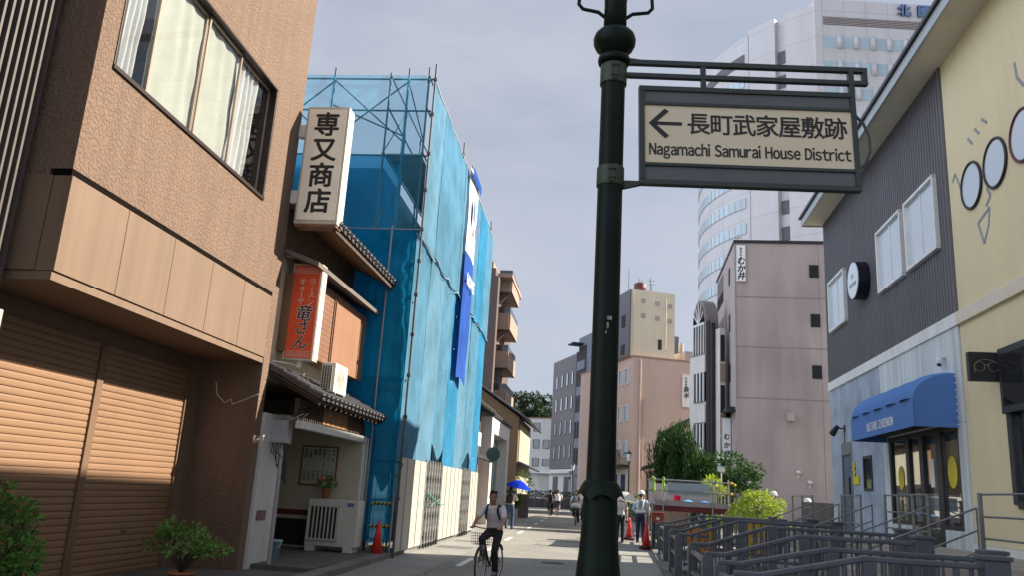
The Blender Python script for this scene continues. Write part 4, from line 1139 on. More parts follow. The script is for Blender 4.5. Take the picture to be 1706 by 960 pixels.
mb = MB(); mb.box(WT - .06, WT + .02, 14.12, 22.93, 4.60, 4.82); part(mb, "trim", M['white_trim'], g, bevel=.008)
mb = MB(); mb.box(WT - .06, WT + .02, 2, 14.115, 4.60, 4.82); part(mb, "trim", mat("beige_trim", (.66, .59, .47), .7, .05), g, bevel=.008)
mb = MB()
for a, b, z0, z1 in ((18.45, 19.32, 1.0, 4.6), (20.01, 20.93, 1.0, 4.6), (21.92, 22.9, 1.0, 4.6), (19.32, 20.01, 1.0, 1.96), (19.32, 20.01, 2.74, 4.6), (20.93, 21.92, 3.14, 4.6)):
    mb.box(WT - .02, WT + .15, a, b, z0, z1)
part(mb, "plaster_wall", M['blue_concrete'], g)
mb = MB()
for a, b in ((14.12, 15.2), (15.205, 16.28), (16.285, 17.36), (17.365, 18.445)): mb.box(WT - .03, WT + .1, a, b, 3.02, 4.6)
mb.box(WT - .03, WT + .1, 18.10, 18.445, 1.0, 3.015); mb.box(WT - .03, WT + .1, 14.12, 14.42, 1.0, 3.015)
mb.box(WT - .03, WT + .1, 16.85, 18.095, 1.0, 1.31); mb.box(WT - .03, WT + .1, 14.425, 15.25, 1.0, 1.29)
part(mb, "pale_panel", M['pale_concrete'], g)
mb = MB(); mb.box(WT, WT + .19, 12.62, 14.1, 1.12, 9.4); mb.box(WT, WT + .19, 2, 12.62, 3.95, 9.4); mb.box(WT, WT + .19, 2, 12.62, 1.12, 1.7)
part(mb, "mustard_wall", M['yellow_wall'], g)
mb = MB(); mb.box(WT - .03, WT + .19, 2, 14.11, .9, 1.115); part(mb, "plinth", M['white_trim'], g)
mb = MB()
for k in range(11): mb.box(4.885, WT + .1, 2.0 + k * 1.91, 2.0 + (k + 1) * 1.91 - .008, 9.37, 9.42)
part(mb, "soffit", M['soffit'], g)
mb = MB(); mb.box(4.835, 4.884, 2, 23.02, 9.335, 9.54); mb.box(4.835, 6.5, 23.021, 23.06, 9.335, 9.54); part(mb, "fascia", M['fascia'], g)
mb = MB(); mb.prism([(4.78, 9.55), (14, 12.0), (14, 12.12), (4.78, 9.62)], 'y', 1.9, 23.1); part(mb, "roof", M['roof_dark'], g)
# upper windows
for a, b in ((20.73, 22.36), (16.36, 17.98), (14.53, 16.12)):
    mb = MB()
    for y0, y1, z0, z1 in ((a, a + .06, 6.12, 7.46), (b - .06, b, 6.12, 7.46), (a, b, 6.09, 6.15), (a, b, 7.42, 7.48)): mb.box(WT - .12, WT + .01, y0, y1, z0, z1)
    w = part(mb, "window", M['white_trim'], g, bevel=.006)
    mb = MB(); m_ = (a + b) / 2
    mb.box(WT - .07, WT - .04, m_ - .025, m_ + .025, 6.15, 7.42); part(mb, "mullion", M['white_trim'], w)
    mb = MB(); mb.box(WT - .055, WT - .045, a + .06, b - .06, 6.15, 7.42); part(mb, "pane", M['glass_sky'], w)
    mb = MB(); mb.box(WT - .04, WT - .03, a + .06, b - .06, 6.15, 7.42); part(mb, "blind", M['frosted'], w)
# small door and window in the plaster
mb = MB(); mb.box(WT - .03, WT + .03, 20.94, 21.02, 1.0, 3.13); mb.box(WT - .03, WT + .03, 21.84, 21.91, 1.0, 3.13); mb.box(WT - .03, WT + .03, 21.02, 21.84, 2.85, 3.13)
d = part(mb, "door", mat("grey_door_frame", (.16, .17, .18), .5), g)
mb = MB(); mb.box(WT + .02, WT + .05, 21.02, 21.84, 1.02, 2.85); part(mb, "pane", M['glass_dark'], d)
mb = MB(); mb.box(WT - .08, WT - .04, 21.08, 21.12, 1.6, 2.3); part(mb, "handle", M['dark_metal'], d)
mb = MB()
for y0, y1, z0, z1 in ((19.33, 19.38, 1.97, 2.73), (19.95, 20.0, 1.97, 2.73), (19.38, 19.95, 1.97, 2.02), (19.38, 19.95, 2.68, 2.73)): mb.box(WT - .04, WT + .02, y0, y1, z0, z1)
w = part(mb, "window", M['dark_metal'], g)
mb = MB(); mb.box(WT - .01, WT + .0, 19.38, 19.95, 2.02, 2.68); part(mb, "pane", M['glass_shop'], w)
mb = MB(); mb.box(WT + .1, WT + .12, 19.33, 20.0, 1.97, 2.73); part(mb, "curtain", mat("grey_brown_curtain", (.25, .22, .20), .8), w)
# glazed shop front with a room behind it
mb = MB()
for y, wd in ((18.06, .06), (17.0, .09), (16.28, .07), (15.38, .12), (14.45, .05)): mb.box(WT - .02, WT + .06, y - wd, y + wd, 1.0, 3.02)
mb.box(WT - .015, WT + .05, 14.45, 18.06, 2.93, 3.02); mb.box(WT - .015, WT + .05, 17.0, 18.06, 1.31, 1.38); mb.box(WT - .015, WT + .05, 14.45, 15.38, 1.29, 1.36)
sf = part(mb, "shopfront", M['dark_metal'], g, bevel=.004)
for a, b, z in ((17.09, 18.0, 1.38), (16.35, 16.91, 1.05), (15.5, 16.21, 1.05), (14.5, 15.26, 1.36)):
    mb = MB(); mb.box(WT + .02, WT + .03, a, b, z, 2.93); part(mb, "pane", M['glass_shop'], sf)
mb = MB(); mb.box(WT - .02, WT + .05, 15.5, 16.21, 1.0, 1.2); mb.box(WT - .02, WT + .05, 16.15, 16.21, 1.2, 2.93); part(mb, "sliding_door", M['dark_metal'], sf)
for y, z, r in ((17.52, 2.2, .17), (14.88, 2.24, .20)):
    mb = MB(); mb.prism([(y + r * math.cos(a * math.pi / 14), z + 1.35 * r * math.sin(a * math.pi / 14)) for a in range(28)], 'x', WT + .010, WT + .016); part(mb, "round_sticker", M['sticker_yellow'], sf)
for a, b, z0, z1 in ((15.52, 16.13, 1.22, 2.9), (14.5, 15.24, 2.0, 2.92), (16.4, 16.72, 1.1, 2.9)):
    mb = MB(); mb.grid(lambda u, v, a=a, b=b, z0=z0, z1=z1: (WT + .12 + .012 * math.sin(u * 40), a + (b - a) * u, z0 + (z1 - z0) * v), 40, 2); part(mb, "pale_curtain", M['white_wall'], sf, fix=False)
mb = MB(); mb.box(WT + .011, WT + .016, 15.72, 15.9, 2.0, 2.5); part(mb, "white_notice", M['white'], sf)
mb = MB(); mb.box(WT + .2, 9.0, 14.15, 18.4, .95, 1.02); mb.box(8.9, 8.99, 14.15, 18.4, 1.02, 3.1); mb.box(WT + .2, 9.0, 14.15, 18.4, 3.05, 3.18)
mb.box(WT + .2, 9, 14.13, 14.15, 1, 3.1); mb.box(WT + .2, 9, 18.4, 18.44, 1, 3.1)
part(mb, "shop_room", M['kitchen'], g)
mb = MB(); mb.box(6.0, 6.6, 14.5, 15.3, 1.02, 1.75); mb.box(8.3, 8.88, 15.8, 18.2, 1.02, 2.0); part(mb, "shop_counter", mat("dark_counter", (.07, .05, .04), .5), g)
mb = MB(); mb.box(6.2, 6.9, 17.0, 17.9, 1.02, 1.9); mb.box(8.5, 8.88, 14.3, 15.6, 1.02, 2.3); mb.box(6.05, 6.5, 14.6, 14.9, 1.76, 1.86); mb.box(6.05, 6.4, 15.0, 15.2, 1.76, 1.9)
part(mb, "shop_shelf", M['white_wall'], g)
# big dark window on the mustard part
mb = MB(); mb.box(WT - .10, WT + .15, 9.6, 12.6, 2.98, 3.92); mb.box(WT - .06, WT + .15, 12.44, 12.58, 1.72, 2.98); mb.box(WT - .06, WT + .15, 9.6, 12.44, 1.66, 1.76); mb.box(WT - .06, WT + .1, 11.0, 11.1, 1.76, 2.98)
w = part(mb, "display_window", M['dark_metal'], g, bevel=.006)
mb = MB(); mb.box(WT - .108, WT - .101, 9.75, 12.5, 3.08, 3.82); part(mb, "transom_pane", M['glass_dark'], w)
mb = MB(); mb.box(WT + .02, WT + .03, 9.6, 12.44, 1.76, 2.98); part(mb, "pane", M['glass_shop'], w)
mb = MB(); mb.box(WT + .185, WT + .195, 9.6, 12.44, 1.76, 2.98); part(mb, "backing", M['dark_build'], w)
mb = MB(); mb.box(WT + .06, WT + .09, 11.75, 12.25, 2.45, 2.78); part(mb, "grey_shelf", M['site_grey'], w)
mb = MB(); mb.box(WT + .06, WT + .09, 11.8, 12.2, 1.80, 2.05); part(mb, "white_card", M['white_wall'], w)
# spectacle shaped round windows and the drawn faces
def roundwin(s, z, col):
    mb = MB(); mb.ring((WT - .02, s, z), .375, .024, (0, 1, 0), (0, 0, 1), 40, 8); w = part(mb, "round_window", col, g)
    mb = MB(); mb.tube([(WT - .02, s, z), (WT + .0, s, z)], .37, 40, smooth=False); part(mb, "pane", M['glass_sky'], w)
    mb = MB(); mb.tube([(WT - .016, s, z), (WT - .006, s, z)], .365, 40, smooth=False); part(mb, "blind", M['frosted'], w)
BK = M['dark_metal']; RD = mat("dark_red_ring", (.10, .012, .015), .4)
roundwin(13.18, 6.73, BK); roundwin(12.31, 6.75, BK); roundwin(11.40, 6.79, RD); roundwin(10.45, 6.80, RD)
def marks(polys, closed=()):
    for i, pl in enumerate(polys):
        mb = MB()
        for (a, b), (c, d) in zip(pl[:-1], pl[1:]):
            mb.bar((WT - .002, a, b), (WT - .002, c, d), .012, .050, (0, -(d - b), c - a))
        part(mb, "drawn_mark", M['mark_grey'], g)
marks([[(13.20, 7.56), (13.05, 7.40)], [(12.93, 7.60), (12.77, 7.45)], [(12.66, 7.64), (12.48, 7.50)], [(13.93, 7.08), (13.80, 7.18), (13.62, 6.84)], [(12.83, 6.78), (12.74, 6.80), (12.66, 6.78)],
       [(12.68, 6.48), (12.57, 6.33), (12.75, 6.22)], [(13.08, 6.05), (12.64, 6.16), (12.72, 5.9), (12.92, 5.67), (13.08, 6.05)]])
marks([[(11.46, 7.95), (11.43, 7.7), (11.28, 7.5), (11.0, 7.45)], [(10.95, 6.8), (10.85, 6.8)]])

g = thing("awning", "rounded blue canvas awning with white lettering over the glazed shop door", "awning", B, (5.1, 16.3, 2.93))
SA, SB_ = 14.36, 18.18
def aw(u, bulge):
    a = math.pi / 2 * u
    t = 5.44 - .70 * math.sin(a); z = 3.40 + .43 * math.cos(a)
    return t - bulge * .07 * math.sin(a), z + bulge * .06 * math.cos(a)
mb = MB(); nb = 5
for b in range(nb):
    a0 = SA + (SB_ - SA) * b / nb; a1 = SA + (SB_ - SA) * (b + 1) / nb
    def fn(u, v, a0=a0, a1=a1):
        t, z = aw(v, math.sin(math.pi * u)); return (t, a0 + (a1 - a0) * u, z)
    mb.grid(fn, 10, 14)
part(mb, "canopy", M['awning'], g, fix=False)
mb = MB(); mb.box(4.722, 4.738, SA, SB_, 2.93, 3.40); part(mb, "valance", M['awning'], g)
for y in (SA, SB_):
    mb = MB(); pts = [aw(k / 14, 0) for k in range(15)] + [(4.74, 2.93), (5.44, 2.93)]
    mb.prism(pts, 'y', y - .006, y + .006); part(mb, "end_panel", M['awning'], g)
mb = MB(); mb.box(4.75, 5.43, SA + .03, SB_ - .03, 3.05, 3.07); part(mb, "underside_shade", M['dark_gap'], g)  # dark sheet put in for the shade under the open awning
mb = MB(); mb.roman("KUTANI CHOEMON", (4.718, 16.22, 3.10), (0, -1, 0), (0, 0, 1), .215, 1.6, .004, .003, gap=.17, space=.42); part(mb, "lettering", M['white'], g, fix=False)
mb = MB()
for k in range(8): mb.ell((5.41, SA - .008, 2.98 + k * .115), .012, .008, .012, 8, 5)
part(mb, "studs", M['white'], g)

g = thing("round_sign", "round white sign with dark rim standing off the grey corrugated wall", "sign", B, (5.3, 19.12, 6.7))
mb = MB(); mb.tube([(5.15, 19.12, 6.70), (5.40, 19.12, 6.70)], .45, 40, smooth=False); part(mb, "drum", mat("navy_black_rim", (.008, .008, .02), .4), g)
mb = MB(); mb.tube([(5.13, 19.12, 6.70), (5.149, 19.12, 6.70)], .43, 40, smooth=False); part(mb, "face", M['frosted'], g)
mb = MB(); mb.text("KUTANI", (5.126, 19.12, 6.60), (0, -1, 0), (0, 0, 1), .15, 0, .002)
mb.bar((5.126, 19.2, 6.76), (5.126, 19.12, 6.86), .012, .012); mb.bar((5.126, 19.12, 6.86), (5.126, 19.04, 6.76), .012, .012)
part(mb, "lettering", mat("faint_grey_lettering", (.30, .34, .40), .6), g, fix=False)

g = thing("spectacles_sign", "black projecting sign with wire spectacles on the mustard wall", "sign", B, (5.2, 12.7, 3.47))
mb = MB(); mb.box(4.98, 5.445, 12.66, 12.76, 3.46, 3.89); part(mb, "panel", M['dark_metal'], g, bevel=.006)
mb = MB()
for x in (5.12, 5.31): mb.ring((x, 12.645, 3.67), .072, .0035, (1, 0, 0), (0, 0, 1), 24, 6)
mb.tube([(5.19, 12.645, 3.685), (5.215, 12.645, 3.70), (5.24, 12.645, 3.685)], .005, 6)
mb.tube([(5.06, 12.645, 3.71), (5.12, 12.64, 3.76), (5.215, 12.64, 3.775), (5.31, 12.64, 3.76), (5.37, 12.645, 3.71)], .004, 6); mb.tube([(5.05, 12.645, 3.66), (5.05, 12.645, 3.58)], .004, 6)
part(mb, "spectacles", mat("brass_wire", (.42, .33, .20), .4, metal=.6), g)
g = thing("security_camera", "small grey dome camera on the pale panel above the blue awning", "camera", B, (5.42, 14.74, 4.11))
mb = MB(); mb.lathe([(.05, 4.17), (.06, 4.10), (.05, 4.04), (.015, 4.0)], 5.33, 14.74, 14); mb.tube([(5.33, 14.74, 4.15), (5.42, 14.74, 4.17)], .03, 8); part(mb, "housing", M['white_metal'], g)
mb = MB(); mb.ell((5.31, 14.72, 4.03), .038, .038, .03); part(mb, "lens", M['dark_gap'], g)
g = thing("spot_lamp", "small black spot lamp on blue grey plaster above the narrow door", "lamp", B, (5.4, 21.5, 3.45))
mb = MB(); mb.tube([(5.43, 21.5, 3.5), (5.25, 21.6, 3.5)], .02, 8); mb.box(5.41, 5.43, 21.45, 21.55, 3.4, 3.58); mb.tube([(5.41, 21.5, 3.4), (5.41, 21.5, 3.14)], .008, 6); part(mb, "arm", M['dark_metal'], g)
mb = MB(); mb.tube([(5.27, 21.56, 3.55), (5.17, 21.72, 3.36)], [.05, .085], 14); part(mb, "head", M['dark_metal'], g)
g = thing("yellow_notice", "crooked yellow paper flower notice stuck beside the narrow shop door", "notice", B, (5.42, 20.7, 2.2))
mb = MB(); mb.box(5.40, 5.425, 20.35, 20.85, 2.12, 2.30); part(mb, "strip", M['sticker_yellow'], g)
mb = MB()
for k in range(5): mb.ell((5.41, 20.78 - .07 * (k % 2), 2.32 + k * .07), .02, .075, .05, 8, 5)
part(mb, "petals", M['sticker_yellow'], g)

# terrace, canal side steps
mb = MB(); mb.box(4.26, WT + .15, 2, 23.4, -1.0, 1.0); mb.box(4.26, 14, 23.41, 26.9, -1.0, .85); mb.box(4.26, 14, 26.91, 44, -1.0, .2)
solo(mb, "terrace", M['deck'], None, None, B, (4.3, 10, 0), kind='structure', bevel=.015)

# ================================================================== bridges over the canal and their railings
def bridge(s0, s1, label):
    g = thing("foot_bridge", label, "bridge", B, (2.5, (s0 + s1) / 2, 0), "short bridges over the canal")
    mb = MB()
    mb.prism([(.9, .02), (2.1, .30), (3.45, .30), (3.45, .10), (2.1, .08), (.9, -.2)], 'y', s0, s1)
    part(mb, "deck", mat("bridge_deck", (.21, .205, .20), .85, .1), g, bevel=.01)
    mb = MB()
    for k in range(4): mb.box(3.452 + k * .2, 3.652 + k * .2, s0 + .02, s1 - .02, .0, .44 + k * .165)
    part(mb, "steps", M['deck'], g, bevel=.008)
bridge(12.9, 15.9, "widest footbridge with steps up to the terrace by the glazed shop front")
bridge(9.3, 10.5, "narrow footbridge nearest the lamp post with steps up to the terrace")
bridge(18.1, 20.5, "third footbridge from the lamp post with steps near narrow shop door")
bridge(23.6, 25.2, "farthest footbridge close to the construction platform and red cones")
def railing(s, label, t1=3.55, zr=1.17, tpk=2.1, endcap=True):
    g = thing("bridge_railing", label, "railing", B, (1.02, s, 0), "slate railings along the canal bridges")
    path = [(1.0, .90), (1.24, .90), (tpk, zr), (t1, zr)]
    mb = MB()
    for (a, b), (c, d) in zip(path[:-1], path[1:]): mb.bar((a - .01, s, b), (c + .01, s, d), .085, .05)
    part(mb, "handrail", M['rail_paint'], g, bevel=.012)
    mb = MB()
    for (a, b), (c, d) in zip(path[1:-1], path[2:]): mb.bar((a, s, b - .68), (c, s, d - .68), .05, .05)
    part(mb, "bottom_rail", M['rail_paint'], g)
    def zt(t): return .90 if t < 1.24 else (.90 + (zr - .90) * (t - 1.24) / (tpk - 1.24) if t < tpk else zr)
    for t, w in ((1.02, .13), (tpk + .05, .11)):
        mb = MB(); mb.box(t - w / 2, t + w / 2, s - w / 2, s + w / 2, -.05 if t < 1.5 else .1, zt(t) - .022)
        part(mb, "post", M['rail_paint'], g, bevel=.008)
    if endcap:
        mb = MB(); mb.box(t1 - .02, t1 + .18, s - .1, s + .1, .0, zr + .06); mb.box(t1 - .04, t1 + .20, s - .12, s + .12, zr + .06, zr + .10)
        part(mb, "end_post", M['rail_paint'], g, bevel=.008)
    first = None; n = int((t1 - 1.2) / .135)
    for k in range(n):
        t = 1.2 + .07 + k * (t1 - 1.25) / n; z = zt(t)
        if abs(t - tpk - .05) < .07: continue
        mb = MB(); mb.tube([(t, s, z - .68), (t, s, z - .02)], .014, 8); part(mb, "baluster", M['rail_paint'], g)
    return g
for s, lab, t1, zr in ((7.9, "slate railing with balusters cut by the bottom edge, nearest of all", 3.1, 1.10), (9.2, "second nearest slate railing, its long top rail ending at the capped post below mustard wall", 3.62, 1.10),
                       (10.6, "third slate railing from the front, ending before the glazed door", 3.42, 1.17), (12.8, "fourth slate railing from the front, with a wire wrapped joint at the bend", 3.9, 1.20),
                       (16.0, "fifth slate railing from the front, in front of the yellow barriers", 3.75, 1.20), (18.0, "sixth slate railing from the front, just behind the yellow barrier", 3.75, 1.20),
                       (20.6, "second farthest slate railing with pale worn top edge", 3.6, 1.12), (23.5, "farthest slate railing, beside the traffic cone and the platform", 3.9, 1.14)):
    railing(s, lab, t1, zr)
def canal_fence(s0, s1, label):
    g = thing("canal_fence", label, "fence", B, (1.02, (s0 + s1) / 2, 0), "board fences along the canal edge")
    for z, w in ((.80, .10), (.52, .08), (.16, .08)):
        mb = MB(); mb.box(.985, 1.055, s0, s1, z - .03, z + .015); part(mb, "board", M['rail_paint'], g, bevel=.006)
    for s in (s0 + .02, s1 - .02) if s1 - s0 < 2.3 else (s0 + .02, (s0 + s1) / 2, s1 - .02):
        mb = MB(); mb.box(.99, 1.05, s - .03, s + .03, -.04, .77); part(mb, "post", M['rail_paint'], g)
canal_fence(10.69, 12.71, "low board fence on the canal edge between the nearest two wide bridges"); canal_fence(16.09, 17.91, "low board fence on the canal edge before the yellow barrier")
canal_fence(20.69, 23.41, "low board fence on the canal edge beside the nearer right hand traffic cone"); canal_fence(25.4, 30.5, "long low board fence on the canal edge behind the flagman"); canal_fence(8.0, 9.1, "shortest low board fence at the bottom edge near the lamp post")
g = thing("far_canal_railing", "dark canal railing running away beyond the flagman towards the peach building", "railing", B, (.9, 45, 0))
for z in (.3, .7, 1.05):
    mb = MB(); mb.tube([(.75, 31, z), (1.0, 48, z), (.4, 62, z)], .03, 6); part(mb, "rail", M['rail_paint'], g)
for k in range(16):
    s = 31 + 2 * k; t = .75 + .25 * min(1, (s - 31) / 17) - .6 * max(0, (s - 48) / 14)
    mb = MB(); mb.box(t - .05, t + .05, s - .05, s + .05, 0, 1.1); part(mb, "post", M['rail_paint'], g)
# steel pipe rails on the terrace
def pipe_fence(t, ss, label, zs=(1.80, 1.53, 1.27)):
    g = thing("terrace_rail", label, "railing", B, (t, sum(ss) / len(ss), 1.0), "steel pipe rails on the terrace")
    for z in zs:
        mb = MB(); mb.tube([(t, ss[0], z), (t, ss[-1], z)], .013, 8); part(mb, "rail", M['steel_rail'], g)
    for s in ss:
        mb = MB(); mb.box(t - .012, t + .012, s - .045, s + .045, 1.0, 1.82); part(mb, "post", M['steel_rail'], g)
pipe_fence(4.45, (11.3, 10.0, 8.7), "level steel pipe rail in front of the mustard wall")
pipe_fence(4.45, (13.15, 13.8, 14.5, 15.2), "level steel pipe rail in front of the glazed shop window")
pipe_fence(4.45, (16.7, 17.4, 18.1), "level steel pipe rail in front of the plaster wall window")
pipe_fence(4.45, (20.8, 22.0, 23.2), "level steel pipe rail at the far corner of the corrugated shop")
def stair_rail(s, label, tb=3.40, tt=4.40):
    g = thing("stair_rail", label, "railing", B, (tt, s, 1.0), "sloping pipe rails beside the terrace steps")
    for dz in (0, -.27, -.52):
        a = (tb + (0 if dz == 0 else .04), s, 1.20 + dz if dz > -.5 else .9); b = (tt, s, 1.63 + dz)
        if dz < -.5: a = (tt - .45, s, 1.63 + dz - .20)
        mb = MB(); mb.tube([a, b], .013, 8); part(mb, "rail", M['steel_rail'], g)
    mb = MB(); mb.tube([(tb, s, .45), (tb, s, 1.20)], .013, 8); part(mb, "post", M['steel_rail'], g)
    mb = MB(); mb.tube([(tt, s, 1.0), (tt, s, 1.64)], .013, 8); part(mb, "post", M['steel_rail'], g)
for s, lab in ((11.3, "sloping pipe rail at the foot of the mustard wall corner"), (13.0, "sloping pipe rail crossing in front of the shop door"), (15.8, "sloping pipe rail crossing in front of the pale panel pillar"),
               (18.15, "sloping pipe rail crossing the small dark window"), (20.6, "farthest sloping pipe rail before the narrow shop door")):
    stair_rail(s, lab)
g = thing("steel_barrier", "yellow folding barrier behind the middle slate railings", "barrier", B, (1.8, 17.4, .2), "yellow barriers on the bridges")
def afr(t, s, z):
    mb = MB()
    for a in (t - .24, t + .24): mb.bar((a, s, z), (a, s + .06, z + .78), .05, .05)
    for k in range(4): mb.box(t - .26, t + .26, s + .01 + .015 * k, s + .05 + .015 * k, z + .12 + k * .19, z + .24 + k * .19)
    return mb
part(afr(1.62, 18.35, .14), "frame", M['orange'], g)
g2 = thing("steel_barrier", "yellow folding barrier farther right beside the bright bush", "barrier", B, (3.1, 19.5, .3), "yellow barriers on the bridges")
part(afr(3.05, 19.5, .30), "frame", M['amber'], g2)
# lamp post with the direction sign
g = thing("lamp_post", "tall dark green iron lamp post with flared base and bulging collar", "street lamp", W, (.505, 4.2, 0))
PX, PY = .505, 4.2
mb = MB()
mb.lathe([(.17, 0), (.17, .25), (.155, .40), (.150, .75), (.128, .95), (.112, 1.10), (.097, 1.25), (.089, 1.36), (.088, 1.44), (.085, 1.50), (.075, 1.56), (.071, 1.9), (.069, 3.0), (.067, 3.84), (.067, 3.90)], PX, PY, 28)
mb.lathe([(.067, 4.10), (.065, 4.30), (.085, 4.5), (.06, 4.65), (.055, 5.2)], PX, PY, 24)
part(mb, "shaft", M['green_paint'], g)
mb = MB()                                  # scalloped petal collar
def petal(u, v):
    a = 2 * math.pi * u; lobe = abs(math.cos(a * 3))
    r = .078 + .048 * v * (1 - .25 * lobe); z = 1.575 - .068 * v - .028 * v * (1 - lobe) * 1.0 + .012 * math.sin(math.pi * v)
    return (PX + r * math.cos(a + .5), PY + r * math.sin(a + .5), z)
mb.grid(petal, 72, 6); part(mb, "petal_collar", M['green_paint'], g, fix=False)
mb = MB(); mb.lathe([(.068, 3.90), (.088, 3.905), (.092, 3.925), (.088, 3.945), (.07, 3.95)], PX, PY, 28)
mb.lathe([(.068, 3.955), (.085, 3.985), (.106, 4.0), (.120, 4.03), (.122, 4.06), (.114, 4.085), (.096, 4.105), (.070, 4.112)], PX, PY, 28)
part(mb, "bulb_collar", M['green_paint'], g)
for sg in (-1, 1):
    mb = MB(); mb.tube([(PX + sg * .055, PY, 4.20), (PX + sg * .10, PY, 4.235), (PX + sg * .19, PY, 4.25), (PX + sg * .215, PY, 4.28), (PX + sg * .21, PY, 4.36), (PX + sg * .16, PY, 4.5), (PX + sg * .06, PY, 4.62)], .011, 8)
    part(mb, "scroll", M['green_paint'], g)
for z0, z1 in ((3.77, 3.89), (3.155, 3.265)):
    mb = MB(); mb.lathe([(.0745, z0), (.076, z0 + .004), (.076, z1 - .004), (.0745, z1)], PX, PY, 28); mb.box(PX - .012, PX + .012, PY - .085, PY - .07, z0 + .008, z1 - .008)
    for z in (z0 + .03, z1 - .03): mb.tube([(PX - .02, PY - .084, z), (PX + .02, PY - .084, z)], .008, 8)
    part(mb, "clamp_band", mat("worn_green_band", (.028, .042, .024), .5, .35, 6), g)
mb = MB()
for dx, z, w, h in ((.002, 2.36, .005, .016), (-.006, 2.325, .004, .008), (.010, 2.40, .012, .01)): mb.box(PX + dx - w, PX + dx + w, PY - .0725, PY - .068, z - h, z + h)
mb.box(PX - .004, PX + .008, PY - .1285, PY - .10, .97, 1.06)
part(mb, "sticker_scraps", mat("grey_scrap", (.22, .21, .19), .8, .3, 30), g)

g = thing("direction_sign", "tan bilingual street direction sign with left arrow hanging from lamp post bracket", "sign", W, (1.28, 4.2, 3.2))
SY = 4.2; TL = -.018                        # the whole sign droops a little to the right in its own frame
def sx(x, z): return (x, SY, z)
mb = MB()
mb.box(.585, 1.975, SY - .016, SY + .016, 3.925, 3.955); mb.box(.585, 1.975, SY - .016, SY + .016, 3.845, 3.872); mb.box(1.945, 1.974, SY - .016, SY + .016, 3.872, 3.925)
mb.box(1.02, 1.048, SY - .015, SY + .015, 3.79, 3.845); mb.box(1.02, 1.048, SY - .015, SY + .015, 3.872, 3.925); mb.box(1.865, 1.895, SY - .0165, SY + .0165, 3.79, 3.955)
mb.prism([(.57, 3.90), (.60, 3.945), (.69, 3.956), (.60, 3.966), (.57, 3.975)], 'y', SY - .012, SY + .012); mb.prism([(.575, 3.165), (.575, 3.215), (.70, 3.215), (.70, 3.198)], 'y', SY - .012, SY + .012)
part(mb, "bracket", M['sign_frame'], g, bevel=.003)
mb = MB()
X0, X1, Z0, Z1 = .665, 1.892, 3.195, 3.79
for a, b, c, d in ((X0, X1, Z1 - .03, Z1), (X0, X1, Z0, Z0 + .03), (X0, X0 + .03, Z0 + .03, Z1 - .03), (X1 - .03, X1, Z0 + .03, Z1 - .03), (X0 + .03, X1 - .03, 3.672, 3.692), (X0 + .03, X1 - .03, 3.305, 3.325)):
    mb.box(a, b, SY - .022, SY + .022, c, d)
part(mb, "frame", M['sign_frame'], g, bevel=.003)
mb = MB(); mb.box(X0 + .03, X1 - .03, SY - .010, SY + .010, 3.692, Z1 - .03); mb.box(X0 + .03, X1 - .03, SY - .010, SY + .010, Z0 + .03, 3.305); part(mb, "grey_strip", M['sign_grey'], g)
mb = MB(); mb.box(X0 + .03, X1 - .03, SY - .012, SY + .012, 3.325, 3.672); part(mb, "panel", M['sign_tan'], g)
mb = MB()
y = SY - .0135
mb.box(.735, .905, y - .001, y, 3.553, 3.573)
mb.prism([(.718, 3.563), (.808, 3.653), (.832, 3.637), (.752, 3.563), (.832, 3.489), (.808, 3.473)], 'y', y - .0012, y - .0002)
for i, ch in enumerate("長町武家屋敷跡"): mb.text(ch, (.998 + i * .1285, y, 3.558), (1, 0, 0), (0, 0, 1), .138, .012, .0008, xs=.98)
mb.roman("Nagamachi Samurai House District", (1.283, y, 3.402), (1, 0, 0), (0, 0, 1), .091, 1.125, .017, .0008, gap=.095, space=.36)
part(mb, "lettering", M['black'], g, fix=False)
mb = MB(); mb.tube([(1.892, SY, 3.66), (1.935, SY, 3.61), (1.962, SY, 3.53), (1.960, SY, 3.44), (1.93, SY, 3.37), (1.892, SY, 3.33)], .008, 8); part(mb, "end_bow", M['sign_frame'], g)
g.rotation_euler.y = -0.026
# ================================================================== far right: grey tiled building and neighbours
def wins(g, face, lst, frame=None, pane=None, d=.06, name="window"):
    """windows on a wall of the local frame: face 's' = plane s=0 looking at -s, 't' = plane t=0 looking at -t."""
    for a0, a1, z0, z1 in lst:
        mb = MB(); f = .06
        for x0, x1, y0, y1 in ((a0 - f, a0, z0 - f, z1 + f), (a1, a1 + f, z0 - f, z1 + f), (a0, a1, z0 - f, z0), (a0, a1, z1, z1 + f)):
            if face == 's': mb.box(x0, x1, -d, .02, y0, y1)
            else: mb.box(-d, .02, x0, x1, y0, y1)
        w = part(mb, name, frame or M['white_trim'], g)
        mb = MB()
        if face == 's': mb.box(a0, a1, -.015, .01, z0, z1)
        else: mb.box(-.015, .01, a0, a1, z0, z1)
        part(mb, "pane", pane or M['glass_dark'], w)
G1 = Fr(8.44, 12.76, 45.0)
g = thing("tiled_building", "five storey grey mauve tiled building with three black vents on blank side wall", "building", G1, (0, 0, 0))
mb = MB(); mb.box(0, 14, 0, 9.2, 0, 16.25); part(mb, "tiled_wall", M['grey_tile'], g)
mb = MB(); mb.box(-.03, -.001, -.02, 9.2, 6.6, 16.2); mb.box(-.02, -.001, 2.9, 9.2, 0, 6.6); part(mb, "street_wall", M['grey_side'], g)
mb = MB(); mb.box(-.08, 14, -.08, 9.25, 16.25, 16.42); part(mb, "parapet_cap", M['dark_metal'], g)
mb = MB()
for z in (13.0, 10.12, 7.25): mb.box(.02, 14, -.012, .0, z - .03, z + .03)
for x in (4.6,): mb.box(x, x + .02, -.012, .0, 2, 16.2)
mb.box(.0, .05, -.02, .0, 7.2, 16.2)
